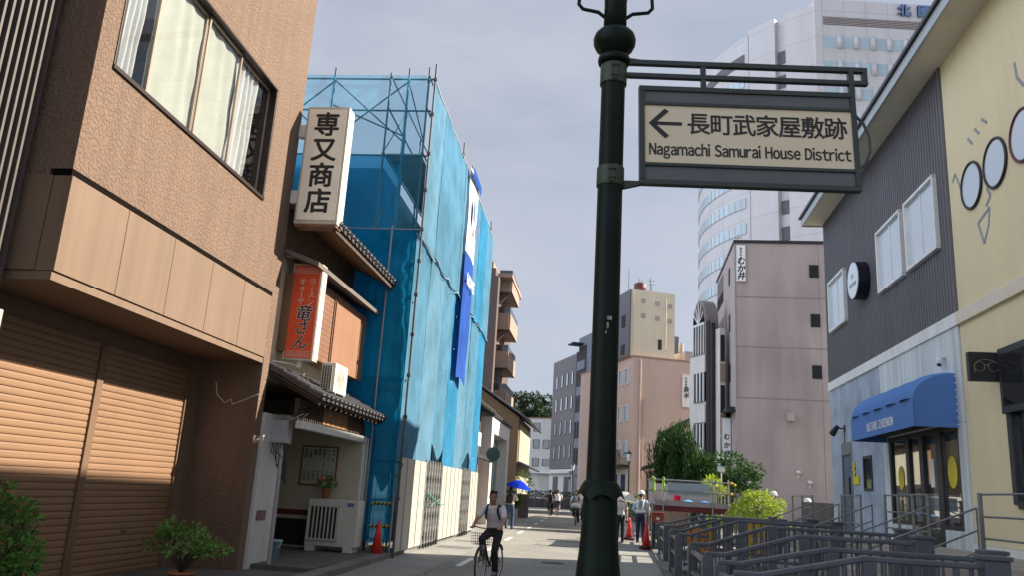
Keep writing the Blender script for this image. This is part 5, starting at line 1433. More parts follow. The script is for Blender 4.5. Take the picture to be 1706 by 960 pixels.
part(mb, "joint", mat("mauve_joint", (.24, .205, .20), .8), g)
for z in (14.62, 11.72, 8.82):
    mb = MB(); mb.box(4.1, 4.6, -.06, .01, z - .37, z + .37)
    v = part(mb, "vent", M['dark_gap'], g)
    mb = MB()
    for k in range(7): mb.box(4.12, 4.58, -.09, -.06, z - .33 + k * .1, z - .30 + k * .1)
    part(mb, "vent_slats", M['dark_metal'], v)
mb = MB(); mb.box(2.65, 3.05, -.30, .0, 6.05, 6.50); part(mb, "hood", M['grey_side'], g, bevel=.02)
for x, z in ((3.2, 3.35), (3.78, 2.85)):
    mb = MB(); mb.ell((x, -.12, z), .14, .14, .11); mb.box(x - .03, x + .03, -.05, 0, z - .3, z); part(mb, "wall_lamp", M['white_metal'], g)
mb = MB(); mb.box(.02, 1.12, -.03, .01, 2.75, 3.15); part(mb, "dark_opening", M['dark_gap'], g)
for z0, z1 in ((14.3, 15.35), (11.4, 12.45), (8.4, 9.45)):
    mb = MB(); mb.box(-.045, -.031, 2.0, 2.7, z0, z1); part(mb, "slit_window", M['dark_gap'], g)
for z0, z1 in ((14.0, 15.9), (11.0, 13.0), (8.3, 10.3)):
    mb = MB(); mb.box(-.05, -.031, 5.4, 8.6, z0, z1); b = part(mb, "recess", mat("recess_grey", (.16, .15, .155), .8), g)
    mb = MB()
    for k in range(5): mb.box(-.10, -.05, 5.4, 8.6, z0 + .05 + k * .14, z0 + .09 + k * .14)
    part(mb, "balcony_bars", M['dark_metal'], b)
mb = MB(); mb.box(-.5, -.03, .2, 8.5, 6.55, 6.75); part(mb, "ledge", M['dark_metal'], g)
def vsign(fr, base, x0, x1, z0, z1, y, d, label, small, big, bs, ss, u=(1, 0, 0), name="vertical_sign"):
    g = thing(name, label, "sign", fr, base)
    if u == (1, 0, 0):
        mb = MB(); mb.box(x0, x1, y - d, y, z0, z1); part(mb, "box", M['sign_rim'], g, bevel=.02)
        mb = MB(); mb.box(x0 + .04, x1 - .04, y - d - .012, y - d - .001, z0 + .05, z1 - .05); part(mb, "face", M['white'], g)
        mb = MB(); cx = (x0 + x1) / 2; h = z1 - z0
        for i, ch in enumerate(big): mb.text(ch, (cx, y - d - .016, z0 + h * .54 - i * h * .2), (1, 0, 0), (0, 0, 1), bs, .03, .003, shear=.15)
        for i, ch in enumerate(small): mb.text(ch, (cx + .0, y - d - .016, z1 - h * .12 - i * ss * 1.1), (1, 0, 0), (0, 0, 1), ss, .005, .003)
        part(mb, "lettering", M['black'], g, fix=False)
vsign(G1, (.3, -.2, 13.9), .04, .60, 13.9, 16.12, 0, .12, "white vertical sign with brush lettering high on the grey tiled building corner", "割烹料理", "むか井", .46, .17)
vsign(G1, (-.4, 2, 3.6), -.55, -.02, 3.9, 6.3, 2.2, .15, "faded white vertical sign low beside the willow tree", "", "むか井", .36, .2)
g = thing("rooftop_aerial", "thin rooftop aerial on the front corner of the grey tiled building", "aerial", G1, (.3, 1, 16.4))
mb = MB(); mb.tube([(.35, 1.2, 16.4), (.35, 1.2, 17.2)], .02, 6); mb.tube([(.15, 1.2, 16.9), (.6, 1.2, 17.0)], .015, 6); mb.tube([(.2, 1.2, 16.7), (.5, 1.2, 16.75)], .015, 6)
part(mb, "mast", M['pole_pipe_dark'], g)

G2 = Fr(-14, 12.05, 48.0)
g = thing("arched_building", "narrow white and black building topped by a glazed half round arch", "building", G2, (0, 0, 0))
mb = MB(); mb.box(.02, 3.0, 0, 2.6, 0, 10.2); mb.box(.23, .60, -.8, 0, 0, 11.6); part(mb, "wall", M['white_wall'], g)
mb = MB(); mb.box(-.03, .02, .0, .4, 0, 12.2); mb.box(.0, .22, -.30, .0, 0, 12.0); part(mb, "dark_pier", M['dkbrown'], g)
mb = MB(); ar = [(1.15 + .85 * math.cos(math.pi * k / 16), 12.1 + 1.55 * math.sin(math.pi * k / 16)) for k in range(17)] + [(.3, 10.1), (2.0, 10.1)]
mb.prism(ar, 'x', -.10, .75); part(mb, "arch_vault", mat("grey_vault_metal", (.22, .20, .195), .5), g)
mb = MB(); ar2 = [(1.15 + .70 * math.cos(math.pi * k / 16), 12.1 + 1.36 * math.sin(math.pi * k / 16)) for k in range(17)]
mb.prism(ar2 + [(.45, 10.25), (1.85, 10.25)], 'x', -.13, -.101); w = part(mb, "arch_window", M['glass_dark'], g)
mb = MB(); mb.box(-.18, -.13, .4, 1.9, 12.0, 12.14)
for a in (30, 60, 90, 120, 150): mb.bar((-.155, 1.15, 12.1), (-.155, 1.15 + .72 * math.cos(rad(a)), 12.1 + 1.38 * math.sin(rad(a))), .05, .06, (1, 0, 0))
for k in range(5): mb.box(-.18, -.13, .45 + k * .33, .51 + k * .33, 10.2, 12.0)
part(mb, "glazing_bars", M['white_trim'], w)
for z0 in (7.35, 4.3):
    mb = MB(); mb.box(-.10, .0, .45, 1.95, z0, z0 + 1.75); w = part(mb, "window", M['glass_dark'], g)
    mb = MB()
    for k in range(4): mb.box(-.16, -.10, .5 + k * .42, .60 + k * .42, z0, z0 + 1.75)
    part(mb, "glazing_bars", M['white_trim'], w)
for z0 in (9.0, 6.0):
    mb = MB(); mb.box(-.12, -.0, .4, 2.0, z0 + .1, z0 + 1.15); part(mb, "spandrel", M['white_wall'], g)
for z0 in (9.6, 6.6, 3.6):
    mb = MB(); mb.box(.27, .56, -.815, -.801, z0, z0 + 1.6); part(mb, "side_window", M['dark_gap'], g)
    mb = MB(); mb.box(.235, .595, -.83, -.801, z0 - 1.2, z0 - .1); part(mb, "cream_panel", M['apt_balcony'], g)

G3 = Fr(-14, 9.66, 62.0)
g = thing("peach_building", "peach rendered four storey building with paired windows and blank side wall", "building", G3, (0, 0, 0))
mb = MB(); mb.box(0, 8, 0, 12, 0, 12.05); part(mb, "wall", M['peach'], g)
mb = MB(); mb.box(-.03, 8.05, -.03, 12.05, 12.05, 12.2); part(mb, "parapet", mat("peach_parapet", (.36, .22, .17), .8), g)
wins(g, 't', [(a, a + .75, z, z + 1.15) for z in (10.1, 7.25, 4.55) for a in (.7, 1.95)] + [(a, a + .75, z, z + 1.15) for z in (10.1, 7.25) for a in (4.2, 5.5)], M['white_metal'], M['glass_mid'])
mb = MB(); mb.box(-.8, 0, .3, 5.5, 3.75, 3.9)
for k in range(18): mb.box(-.8, -.77, .3 + k * .3, .33 + k * .3, 3.9, 4.9)
mb.box(-.82, -.75, .3, 5.5, 4.85, 4.95)
part(mb, "balcony", M['dark_metal'], g)
mb = MB(); mb.box(-.1, .0, .2, 6, 0, 3.6); part(mb, "shop_front", M['white_wall'], g)
mb = MB(); mb.box(-.14, -.1, .8, 1.6, 1.0, 3.2); mb.box(-.14, -.1, 2.4, 3.2, 1.0, 3.2); part(mb, "noren_curtain", M['flag_blue'], g)
mb = MB(); mb.tube([(.6, -.08, 0), (.6, -.08, 11.9)], .07, 8); mb.tube([(.9, -.06, 3), (.9, -.06, 9)], .02, 6); part(mb, "drainpipe", M['peach'], g)
mb = MB(); mb.box(4.5, 8, .3, 5, 12.2, 13.0); mb.tube([(4.5, 1, 13.0), (4.5, 1, 13.7)], .2, 10); part(mb, "roof_plant", M['grey_side'], g)
vsign(G3, (4.4, -.1, 8.5), 4.06, 4.74, 8.5, 11.05, 0, .12, "white vertical sign with two brush characters on the blank peach wall", "料理屋", "魚半", .5, .22)
g = thing("cream_block", "cream plant room tower with grey side rising behind the peach building", "building", G3, (0, .4, 12.2))
mb = MB(); mb.box(-.15, 3.62, .35, 5, 12.2, 17.55); part(mb, "wall", M['tower_cream'], g)
mb = MB(); mb.box(-.25, -.151, .30, 5.05, 12.2, 17.5); part(mb, "side_cladding", M['slate'], g)
mb = MB()
for x, z in ((.9, 16.7), (2.1, 16.6), (3.2, 16.5), (.9, 15.5), (2.1, 15.4), (3.2, 15.3)): mb.box(x - .18, x + .18, .31, .349, z - .18, z + .18)
part(mb, "vent", M['grey_side'], g)
mb = MB(); mb.box(2.2, 2.5, .31, .349, 12.9, 13.7); part(mb, "window", M['dark_metal'], g)
mb = MB(); mb.box(-.28, -.251, 1.2, 1.9, 14.6, 15.6); mb.box(-.28, -.251, 1.2, 1.9, 12.4, 13.2); part(mb, "window", M['dark_gap'], g)
mb = MB(); mb.tube([(2.85, .32, 13), (2.85, .32, 17.0)], .03, 6); part(mb, "conduit", M['tower_cream'], g)
mb = MB(); mb.box(.02, .05, .30, .349, 12.3, 17.4); part(mb, "corner_strip", M['tower_cream'], g)
g = thing("water_tank", "rusty red round water tank with aerials on the cream block roof", "water tank", G3, (1.4, 2, 17.55))
mb = MB(); mb.lathe([(.5, 17.55), (.5, 18.5), (.35, 18.6), (.05, 18.62)], 1.3, 2.0, 20); part(mb, "drum", M['red_tank'], g)
mb = MB()
for x, h in ((.3, 19.6), (1.2, 19.0), (1.45, 18.95), (2.2, 19.2), (2.3, 18.6)): mb.tube([(x, 2, 17.55), (x, 2, h)], .025, 6)
mb.tube([(2.0, 2, 18.9), (2.6, 2, 18.95)], .02, 6); mb.tube([(2.05, 2, 18.6), (2.55, 2, 18.65)], .02, 6)
part(mb, "aerial", M['pole_pipe_dark'], g)

G4 = Fr(-14, 7.9, 92.0)
g = thing("brown_office_block", "dark grey brown five storey block with rows of narrow windows", "building", G4, (0, 0, 0))
mb = MB(); mb.box(0, 9, .02, 8.7, 4.3, 17.2); part(mb, "wall", M['greybrown'], g)
mb = MB(); mb.box(-.06, 9.05, -.55, .0, 4.2, 17.3); part(mb, "corner_pier", M['dkbrown'], g)
mb = MB(); mb.box(.05, 9, .0, 8.6, 0, 4.25); part(mb, "ground_floor", M['white_wall'], g)
for z in (13.7, 10.95, 8.15, 5.4):
    for a in (1.0, 2.85, 4.7, 6.7):
        mb = MB(); mb.box(-.05, .0, a, a + .62, z, z + 1.55); w = part(mb, "window", M['dark_gap'], g)
        mb = MB(); mb.box(-.09, -.05, a + .02, a + .3, z + .03, z + 1.5); part(mb, "pane", M['glass_sky'], w)
for a, b in ((.6, 2.9), (5.3, 7.0)):
    mb = MB(); mb.box(-.03, .04, a, b, .2, 3.4); part(mb, "shop_door", M['glass_dark'], g)
mb = MB(); mb.box(-.4, .04, .1, 8.4, 3.75, 4.0); part(mb, "canopy", M['white_wall'], g)
g = thing("blue_grey_block", "blue grey balcony block beside the dark brown office block, mostly behind lamp post", "building", G4, (0, -4, 0))
mb = MB(); mb.box(.0, 9, -7.5, -.6, 0, 18.8); part(mb, "wall", M['bluegrey'], g)
for k in range(5):
    z = 4.6 + k * 2.85
    mb = MB(); mb.box(-.06, .0, -3.2, -.9, z, z + 1.7); part(mb, "opening", M['dark_gap'], g)
    mb = MB(); mb.box(-.25, .0, -3.3, -.8, z - 1.0, z); part(mb, "balcony_front", M['bluegrey'], g)
mb = MB(); mb.box(-1.3, 1, -2.2, -.4, 17.9, 18.05); part(mb, "roof_wing", M['dark_metal'], g)
G5 = Fr(-60, 6.4, 103.0)
g = thing("white_office", "plain white three storey building closing the far end of the street", "building", G5, (0, 0, 0))
mb = MB(); mb.box(0, 10, -1, 9.5, 0, 10.6); part(mb, "wall", M['white_wall'], g)
mb = MB(); mb.box(-.05, 10, -1.05, 9.55, 10.6, 10.75); part(mb, "parapet", M['wood'], g)
wins(g, 't', [(2.1, 2.9, 9.0, 10.0), (2.1, 2.9, 6.9, 7.9), (.7, 1.5, 6.9, 7.9), (2.1, 2.9, 4.7, 5.6), (.1, 1.5, 4.8, 5.5), (3.7, 4.4, 6.9, 7.9)], M['slate'], M['glass_dark'])
mb = MB(); mb.box(-.05, 0, .1, 1.9, 2.0, 3.7); part(mb, "roller_shutter", M['sign_rim'], g)
mb = MB(); mb.box(-.6, 0, -.8, 4, 3.8, 3.95); part(mb, "eave", M['white_trim'], g)

# little tiled house under the peach wall
G6 = Fr(8.44, 9.9, 51.0)
g = thing("tile_roofed_house", "small old house with dark tiled roofs between willow and peach building", "house", G6, (1.5, 2, 0))
mb = MB(); mb.box(.1, 5.5, .4, 6, 0, 5.1); mb.box(-.9, .1, .8, 5, 0, 3.2); part(mb, "wall", mat("tan_house_wall", (.36, .24, .16), .85, .1, 2, streak=.15), g)
mb = MB(); mb.prism([(-.25, 5.35), (2.6, 6.9), (5.8, 5.2), (5.8, 5.35), (2.6, 7.1), (-.25, 5.5)], 'y', .0, 6.4); part(mb, "roof", M['roof_tile'], g)
mb = MB(); mb.prism([(-1.25, 3.3), (.15, 3.75), (.15, 3.9), (-1.25, 3.42)], 'y', .3, 5.5); part(mb, "porch_roof", M['roof_tile'], g)
mb = MB(); mb.box(.3, .9, .33, .4, 4.0, 4.6); mb.box(-.75, -.35, .72, .8, 1.2, 2.9); part(mb, "window", M['dark_gap'], g)
mb = MB(); mb.box(-.05, .45, .1, .38, 3.85, 4.4); part(mb, "fan_unit", M['ac'], g)
mb = MB(); mb.tube([(-1.2, .35, 3.3), (-.9, .6, 2.95), (-.85, .7, 0)], .04, 8); mb.tube([(-.2, .1, 5.35), (.0, .3, 4.8), (.05, .35, 4.0)], .04, 8); part(mb, "drainpipe", M['roof_tile'], g)

# ================================================================== white office tower
TW = Fr(0, 130 * math.sin(rad(24)), 130 * math.cos(rad(24)))
g = thing("office_tower", "tall curved white office tower with dark window slots and blue glass bands", "tower", TW, (0, 0, 0))
H, RR = 69.0, 24.0
def arc(a0, a1, r, n):
    return [(r * math.cos(rad(a0 + (a1 - a0) * k / n)), r * math.sin(rad(a0 + (a1 - a0) * k / n))) for k in range(n + 1)]
def curved(mb, a0, a1, r0, r1, z0, z1, n=24):
    o = arc(a0, a1, r1, n) + arc(a0, a1, r0, n)[::-1]; mb.prism(o, 'z', z0, z1)
A_edge, A_s0, A_s1, A_r = 211.4, 222.0, 225.8, 235.2
FL = 3.72
mb = MB(); curved(mb, 130, A_edge - .15, 16, RR, 0, H - .6, 40); curved(mb, A_edge + .15, A_s0, 16, RR + .05, 0, H, 12); curved(mb, A_s0, A_s1, 16, RR - .8, 0, H - .02, 6); curved(mb, A_s1, A_r, 16, RR + .05, 0, H, 12)
mb.box(-13.75, 30, -20.3, 12, 0, 69.8)
part(mb, "wall", M['tower_panel'], g)
mb = MB(); curved(mb, A_edge - .14, A_edge + .14, 16, RR - .3, 0, H - 1, 2); part(mb, "shadow_joint", M['tower_slot'], g)
for k in range(16):
    z = 65.6 - FL * k
    mb = MB(); curved(mb, 160, A_edge - 2.0, RR - 1, RR + .12, z - 1.5, z, 24); b = part(mb, "glass_band", M['tower_glass'] if k else M['tower_slot'], g)
    if k:
        mb = MB()
        for j in range(16): curved(mb, 162 + j * 3.0, 162.35 + j * 3.0, RR - 1, RR + .17, z - 1.55, z + .05, 1)
        part(mb, "mullions", M['tower_panel'], b)
for k in range(16):
    z = 63.9 - FL * k
    mb = MB(); curved(mb, A_s0 + .25, A_s1 - .25, RR - 1.2, RR - .66, z - 1.9, z, 3); part(mb, "slot_window", M['tower_slot'], g)
for k in range(16):
    z = 64.15 - 3.8 * k
    mb = MB(); mb.box(-12.6, 26, -20.33, -19.5, z - 1.8, z); b = part(mb, "glass_band", M['tower_glass'], g)
    for j in range(8):
        mb = MB(); mb.lathe([(.36, z - 1.82), (.36, z + .02)], -10.5 + j * 2.25, -20.45, 10)
        if k < 6: part(mb, "column", M['tower_panel'], b)
mb = MB(); mb.box(-12.6, 26, -20.33, -19.5, 65.85, 67.1); b = part(mb, "louvre_band", M['tower_slot'], g)
mb = MB()
for j in range(5): mb.box(-12.6, 26, -20.38, -20.33, 65.95 + j * .24, 66.04 + j * .24)
part(mb, "louvre_blades", M['grey_side'], b)
mb = MB()
for i, ch in enumerate("北國新聞"): mb.text(ch, (-1.45 + i * 2.7, -20.5, 68.5), (1, 0, 0), (0, 0, 1), 1.9, .03, .15)
part(mb, "lettering", mat("tower_blue_lettering", (.12, .19, .34), .4), g, fix=False)

# ================================================================== trees and hill
mb = MB()
def hill(u, v):
    x = -70 + 150 * u; y = 150 + 130 * v
    return (x, y, 16.5 * math.sin(math.pi * min(1, v * 1.3 + .12)) * (1 - .25 * abs(u - .5)) - 1.5)
mb.grid(hill, 24, 12); solo(mb, "hill", M['forest'], None, None, W, (0, 0, 0), kind='structure', fix=False)
def tree(name, fr, base, h, clumps, n, size, m, label, cat, group=None, trunk=.18, seed=1, droop=0.0, lo=-.8):
    g = thing(name, label, cat, fr, base, group)
    b = Vector(base); rnd = random.Random(seed); mb = MB()
    top = b + Vector((0, 0, h * .75))
    mb.tube([b, b + Vector((rnd.uniform(-.1, .1), 0, h * .35)), top], [trunk, trunk * .75, trunk * .25], 8)
    for c, r, rz in clumps:
        c = b + Vector(c); st_ = b + Vector((0, 0, h * rnd.uniform(.3, .55)))
        mb.tube([st_, (st_ + c) / 2 + Vector((0, 0, .1 * h)), c], [trunk * .5, trunk * .3, trunk * .1], 6)
    part(mb, "trunk", M['bark'], g)
    mb = MB()
    tot = sum(r * r for _, r, _ in clumps)
    for i, (c, r, rz) in enumerate(clumps):
        leafball(mb, b + Vector(c), r, int(n * r * r / tot), size, seed * 17 + i, rz, droop, lo, .45)
    part(mb, "crown", m, g, fix=False)
    return g
far = [(-4.6, 140, 9.5, "leftmost dark hill tree, low beside the apartment block"), (-2.2, 143, 11.5, "second dark hill tree from the left, round topped"), (-.2, 139, 12.0, "dark hill tree in the middle of the row, level crown"),
       (2.0, 146, 13.2, "tallest dark hill tree above the white office"), (4.3, 141, 12.6, "dark hill tree touching the brown office block edge"), (6.8, 145, 12.6, "dark hill tree mostly hidden by the brown office block"), (-7.6, 142, 9.0, "dark hill tree mostly hidden by the apartment block")]
for i, (x, y, h, lab) in enumerate(far):
    z = 5.2
    cl = [((0, 0, h * .82), 2.0, 1.7), ((-1.5, .3, h * .66), 1.9, 1.5), ((1.5, -.2, h * .70), 1.9, 1.6), ((.4, .5, h * .5), 2.2, 1.6), ((-.8, -.4, h * .94), 1.0, .9), ((.9, 0, h * .98), .9, .8), ((0, -.5, h * .32), 2.2, 1.5)]
    tree("hill_tree", W, (x, y, z), h, cl, 4200, .50, M['leaf_dark'], lab, "tree", "dark trees on the hill", .3, 30 + i)
# willow: strands that hang
g = thing("willow_tree", "green willow with hanging leaves in front of the grey tiled building", "tree", B, (3.0, 37.0, .6))
b = Vector((3.0, 37.0, .6)); rnd = random.Random(12)
mb = MB(); mb.tube([b, b + Vector((.1, 0, 1.2)), b + Vector((-.2, .1, 2.6)), b + Vector((-.3, 0, 3.9))], [.17, .14, .10, .03], 8)
strands = []
for k in range(150):
    a = rnd.uniform(0, 6.283); q = rnd.uniform(.15, 1.0) ** .8 * 1.55
    top = b + Vector((q * math.cos(a) * 1.0 - .45, q * math.sin(a) * .8, 4.35 - q * q * .5 + rnd.uniform(-.35, .25) - (.8 if math.cos(a) > .4 else 0)))
    L = rnd.uniform(1.2, 3.0)
    if k % 6 == 0: mb.tube([b + Vector((-.1, 0, 2.2)), (b + top) / 2 + Vector((0, 0, 1.3)), top], [.05, .03, .012], 5)
    strands.append((top, L))
part(mb, "trunk", M['bark'], g)
mb = MB()
for top, L in strands:
    dx, dy = rnd.uniform(-.25, .25), rnd.uniform(-.2, .2)
    for j in range(int(L * 34)):
        u = j / (L * 34); p = top + Vector((dx * u * u, dy * u * u, -L * u)) + Vector((rnd.gauss(0, .07), rnd.gauss(0, .07), 0))
        leaf(mb, p, Vector((rnd.gauss(0, .3), rnd.gauss(0, .3), -1)), rnd.uniform(.16, .30), rnd, 1.6, .15)
part(mb, "crown", M['leaf_willow'], g, fix=False)
tree("garden_tree", B, (4.3, 36.2, .6), 3.2, [((0, 0, 2.3), .95, .75), ((.7, .1, 1.9), .7, .55), ((-.7, 0, 1.7), .8, .6), ((.2, 0, 1.2), 1.0, .7), ((1.15, 0, 2.3), .4, .3)], 3200, .17, M['leaf_willow'], "darker bushy tree under the right side of the willow", "tree", None, .08, 5)
tree("shrub", B, (3.0, 29.5, .8), 1.9, [((0, 0, 1.35), .30, .25), ((.22, 0, 1.15), .25, .2), ((-.2, 0, 1.15), .2, .2)], 420, .12, M['leaf_yellow'], "small yellow green sapling standing behind the construction platform", "plant", None, .03, 6)
tree("bright_bush", B, (3.75, 24.6, .85), 1.0, [((0, 0, .62), .52, .40), ((.38, 0, .55), .36, .30), ((-.42, 0, .45), .36, .28), ((.1, .1, .85), .3, .2), ((.62, .0, .72), .16, .14), ((-.2, 0, .9), .18, .16), ((-.68, 0, .3), .2, .16), ((.3, -.1, .98), .13, .12)], 2300, .085, M['leaf_yellow'], "bright yellow green bush glowing in sun above the railings", "plant", None, .03, 7)
mb = MB()
rnd = random.Random(2)
for k in range(1800):
    p = Vector((rnd.uniform(2.3, 4.6), rnd.uniform(23.9, 24.5), rnd.uniform(.8, 1.12))); leaf(mb, p, Vector((0, 0, 1)), .08, rnd)
solo(mb, "ground_cover", M['leaf_yellow'], None, None, B, (3.4, 24, .85), kind='stuff', fix=False)
tree("street_bush", W, (9.3, 57, 0), 1.8, [((0, 0, 1.0), .9, .8), ((.6, 0, .8), .7, .6)], 900, .2, M['leaf_bush'], "dark bush at the foot of the peach building wall", "plant", None, .06, 14)
tree("street_tree", W, (1.6, 94, 0), 6.0, [((0, 0, 4.6), 1.3, 1.4), ((.4, 0, 2.8), 1.4, 1.5), ((-.5, .1, 1.5), 1.2, 1.2), ((.9, 0, 1.2), 1.0, 1.0)], 1900, .3, M['leaf_dark'], "dark green tree beside the white office at the street end", "tree", None, .12, 15)
mb = MB(); rnd = random.Random(8)
for k in range(2200):
    p = Vector((rnd.uniform(0, 14), rnd.uniform(-.5, .5), rnd.uniform(.9, 1.7))); leaf(mb, p, Vector((rnd.gauss(0, 1), rnd.gauss(0, 1), .5)), .22, rnd)
HG = Fr(-4, 2.6, 88.5)
solo(mb, "clipped_hedge", M['leaf_dark'], "long dark clipped hedge behind the far railing at the street end", "hedge", HG, (7, 0, 0), fix=False)
g = thing("street_end_railing", "pale topped steel railing closing the street end before the hedge", "railing", HG, (5, -2.0, 0))
mb = MB(); mb.box(-3, 12, -2.05, -1.95, 1.05, 1.16); part(mb, "handrail", M['steel_rail'], g)
mb = MB(); mb.box(-3, 12, -2.03, -1.97, .2, .26); mb.box(-3, 12, -2.03, -1.97, .6, .65); part(mb, "lower_rail", M['rail_paint'], g)
for k in range(16):
    mb = MB(); mb.box(-3 + k - .05, -3 + k + .05, -2.06, -1.94, 0, 1.1); part(mb, "post", M['rail_paint'], g)
solo(MB().box(-3, 13, -1.2, -1.0, 0, .9), "low_wall", mat("street_end_wall", (.10, .10, .10), .8, .2), "low dark wall under the hedge at the street end", "wall", HG, (5, -1, 0))
def lantern(fr, base, h, label):
    g = thing("street_lantern", label, "street lamp", fr, base, "old style lantern posts down the street")
    x, y, z = base
    mb = MB(); mb.lathe([(.10, z), (.09, z + .6), (.05, z + .7), (.04, z + h - .8), (.07, z + h - .75), (.05, z + h - .62)], x, y, 12); part(mb, "post", M['sign_frame'], g)
    mb = MB(); mb.lathe([(.08, z + h - .62), (.17, z + h - .2), (.17, z + h - .18)], x, y, 6, False); part(mb, "glass", M['frosted'], g)
    mb = MB(); mb.lathe([(.21, z + h - .18), (.14, z + h - .08), (.04, z + h - .02), (.02, z + h + .06)], x, y, 6, False); part(mb, "cap", M['sign_frame'], g)
lantern(W, (7.98, 52, 0), 4.35, "old style lantern post in front of the peach building"); lantern(W, (6.46, 75, 0), 4.25, "old style lantern post before the dark brown office block")

# ================================================================== construction platform over the canal
PS = 26.0
g = thing("work_platform", "pipe railed construction platform with maroon beam and pale sheets over canal", "scaffolding", B, (2.0, PS, .9))
def P3(x, s, z): return (x, s, z)
for x, s in ((.86, PS), (1.19, PS), (2.66, PS), (3.12, PS), (.86, PS + 3.5), (3.12, PS + 3.5)):
    mb = MB(); mb.tube([(x, s, .2), (x, s, 2.2)], .024, 8); part(mb, "post", M['pole_pipe'], g)
for z in (2.10, 1.78):
    mb = MB(); mb.tube([(.7, PS - .04, z), (3.3, PS - .04, z)], .022, 8); part(mb, "rail", M['pole_pipe'], g)
    mb = MB(); mb.tube([(.86, PS - .1, z), (.86, PS + 3.6, z)], .022, 8); part(mb, "rail", M['pole_pipe'], g)
mb = MB(); mb.box(.95, 3.1, PS + .05, PS + .2, 1.18, 1.34); part(mb, "beam", M['maroon'], g)
mb = MB(); mb.box(.9, 3.1, PS + .05, PS + 3.4, 1.345, 1.40); mb.box(.92, 3.1, PS + .02, PS + .05, 1.345, 1.50); part(mb, "deck", M['site_grey'], g)
mb = MB(); mb.box(.9, 3.1, PS + 3.4, PS + 3.45, 1.4, 2.05); part(mb, "rear_sheet", M['site_grey'], g)
mb = MB(); mb.box(.87, .89, PS, PS + 3.4, 1.4, 2.1); part(mb, "side_mesh", M['gate'], g)
mb = MB(); mb.box(1.32, 2.55, PS + .01, PS + .03, 1.66, 2.04); part(mb, "pale_sheet", M['site_blue'], g)
mb = MB()
for x in (.90, 1.19): mb.tube([(x, PS - .05, 1.72), (x, PS - .05, 2.16)], .04, 8)
part(mb, "lime_wrapping", M['lime'], g)
mb = MB()
for x, z in ((.86, 2.14), (.86, 1.80), (3.2, 2.1), (3.2, 1.78), (3.3, 2.05)): mb.ell((x, PS - .06, z), .05, .05, .05, 8, 6)
part(mb, "amber_lamp", M['amber'], g)
mb = MB()
for k in range(4): mb.box(2.72 + k * .10, 2.75 + k * .10, PS + .08, PS + .12, 1.5, 2.0)
part(mb, "striped_boards", mat("cream_boards", (.55, .48, .28), .6), g)
g = thing("plastic_bucket", "bright red plastic bucket standing on the construction platform deck", "bucket", B, (1.62, PS + .3, 1.40))
mb = MB(); mb.lathe([(.09, 1.40), (.12, 1.66), (.13, 1.66), (.11, 1.65), (.085, 1.42)], 1.62, PS + .3, 14); part(mb, "tub", M['red_plastic'], g)
mb = MB(); mb.ring((1.62, PS + .3, 1.66), .11, .006, (1, 0, 0), (0, .3, 1), 18, 5); part(mb, "handle", M['white_metal'], g)
for x, lab, m_ in ((1.95, "light blue folded tarpaulin beside the red bucket", 'tarp_light'), (2.42, "dark blue folded tarpaulin right of the pale blue one", 'tarp')):
    mb = MB()
    mb.grid(lambda u, v: (x + .24 * (2 * u - 1), PS + .3 + .25 * (2 * v - 1), 1.41 + .13 * (math.sin(math.pi * u) * math.sin(math.pi * v)) ** .6 + .02 * mnoise.noise(Vector((u * 6, v * 6, x)))), 14, 14)
    solo(mb, "tarpaulin", M[m_], lab, "tarpaulin", B, (x, PS + .3, 1.4), "folded tarpaulins on the platform", fix=False)
g = thing("tool_crate", "brick red metal crate with pale label hanging by the platform corner", "crate", B, (1.0, 25.3, .85))
mb = MB(); mb.box(.83, 1.18, 25.2, 25.5, .86, 1.10); mb.box(.81, 1.20, 25.18, 25.52, 1.10, 1.13); part(mb, "body", M['crate_red'], g, bevel=.01)
mb = MB(); mb.box(.96, 1.05, 25.19, 25.199, .92, 1.0); part(mb, "label_plate", M['pale_letter'], g)
mb = MB(); mb.box(.85, .93, 25.22, 25.48, .05, .859); mb.box(1.08, 1.16, 25.22, 25.48, .05, .859); part(mb, "stand", M['dark_metal'], g)
cone(B, .70, 26.1, .80, "nearer red traffic cone with black rubber weight at flagman's right side", 0, True)
cone(B, .22, 31.3, .80, "farther red traffic cone half hidden behind the flagman's legs", 0, True)
g = thing("drain_crate", "pale open wire crate on the pavement behind the farther traffic cone", "crate", B, (.05, 33.2, 0))
mb = MB()
for k in range(6): mb.box(-.28 + k * .1, -.26 + k * .1, 33.0, 33.02, 0, .38)
for k in range(6): mb.box(-.28 + k * .1, -.26 + k * .1, 33.5, 33.52, 0, .38)
for z in (.02, .19, .37): mb.box(-.3, .26, 32.99, 33.03, z - .02, z + .01); mb.box(-.3, .26, 33.49, 33.53, z - .02, z + .01); mb.box(-.3, -.27, 33.0, 33.5, z - .02, z + .01); mb.box(.23, .26, 33.0, 33.5, z - .02, z + .01)
part(mb, "frame", M['sign_rim'], g)
g = thing("block_wall", "low grey block wall behind the far terrace rail and worker", "wall", B, (6, 24.6, .85))
mb = MB(); mb.box(4.95, 9, 24.4, 24.6, .85, 1.68); part(mb, "masonry", mat("grey_block", (.13, .125, .125), .9, .2, 2, streak=.2), g)
g = thing("grey_hoarding", "plain mauve grey sheet hoarding on thin posts beside the garden tree", "fence", B, (4.5, 38, .5))
mb = MB(); mb.box(3.75, 5.35, 38.0, 38.05, .5, 2.75); part(mb, "sheet", M['site_grey'], g)
for k in range(4):
    mb = MB(); mb.tube([(3.8 + k * .5, 37.95, .5), (3.8 + k * .5, 37.95, 2.95)], .04, 8); part(mb, "post", M['pole_pipe'], g)
g = thing("monitor_post", "slim white post with a boxy instrument beside the hoarding", "instrument", B, (4.2, 30.5, .8))
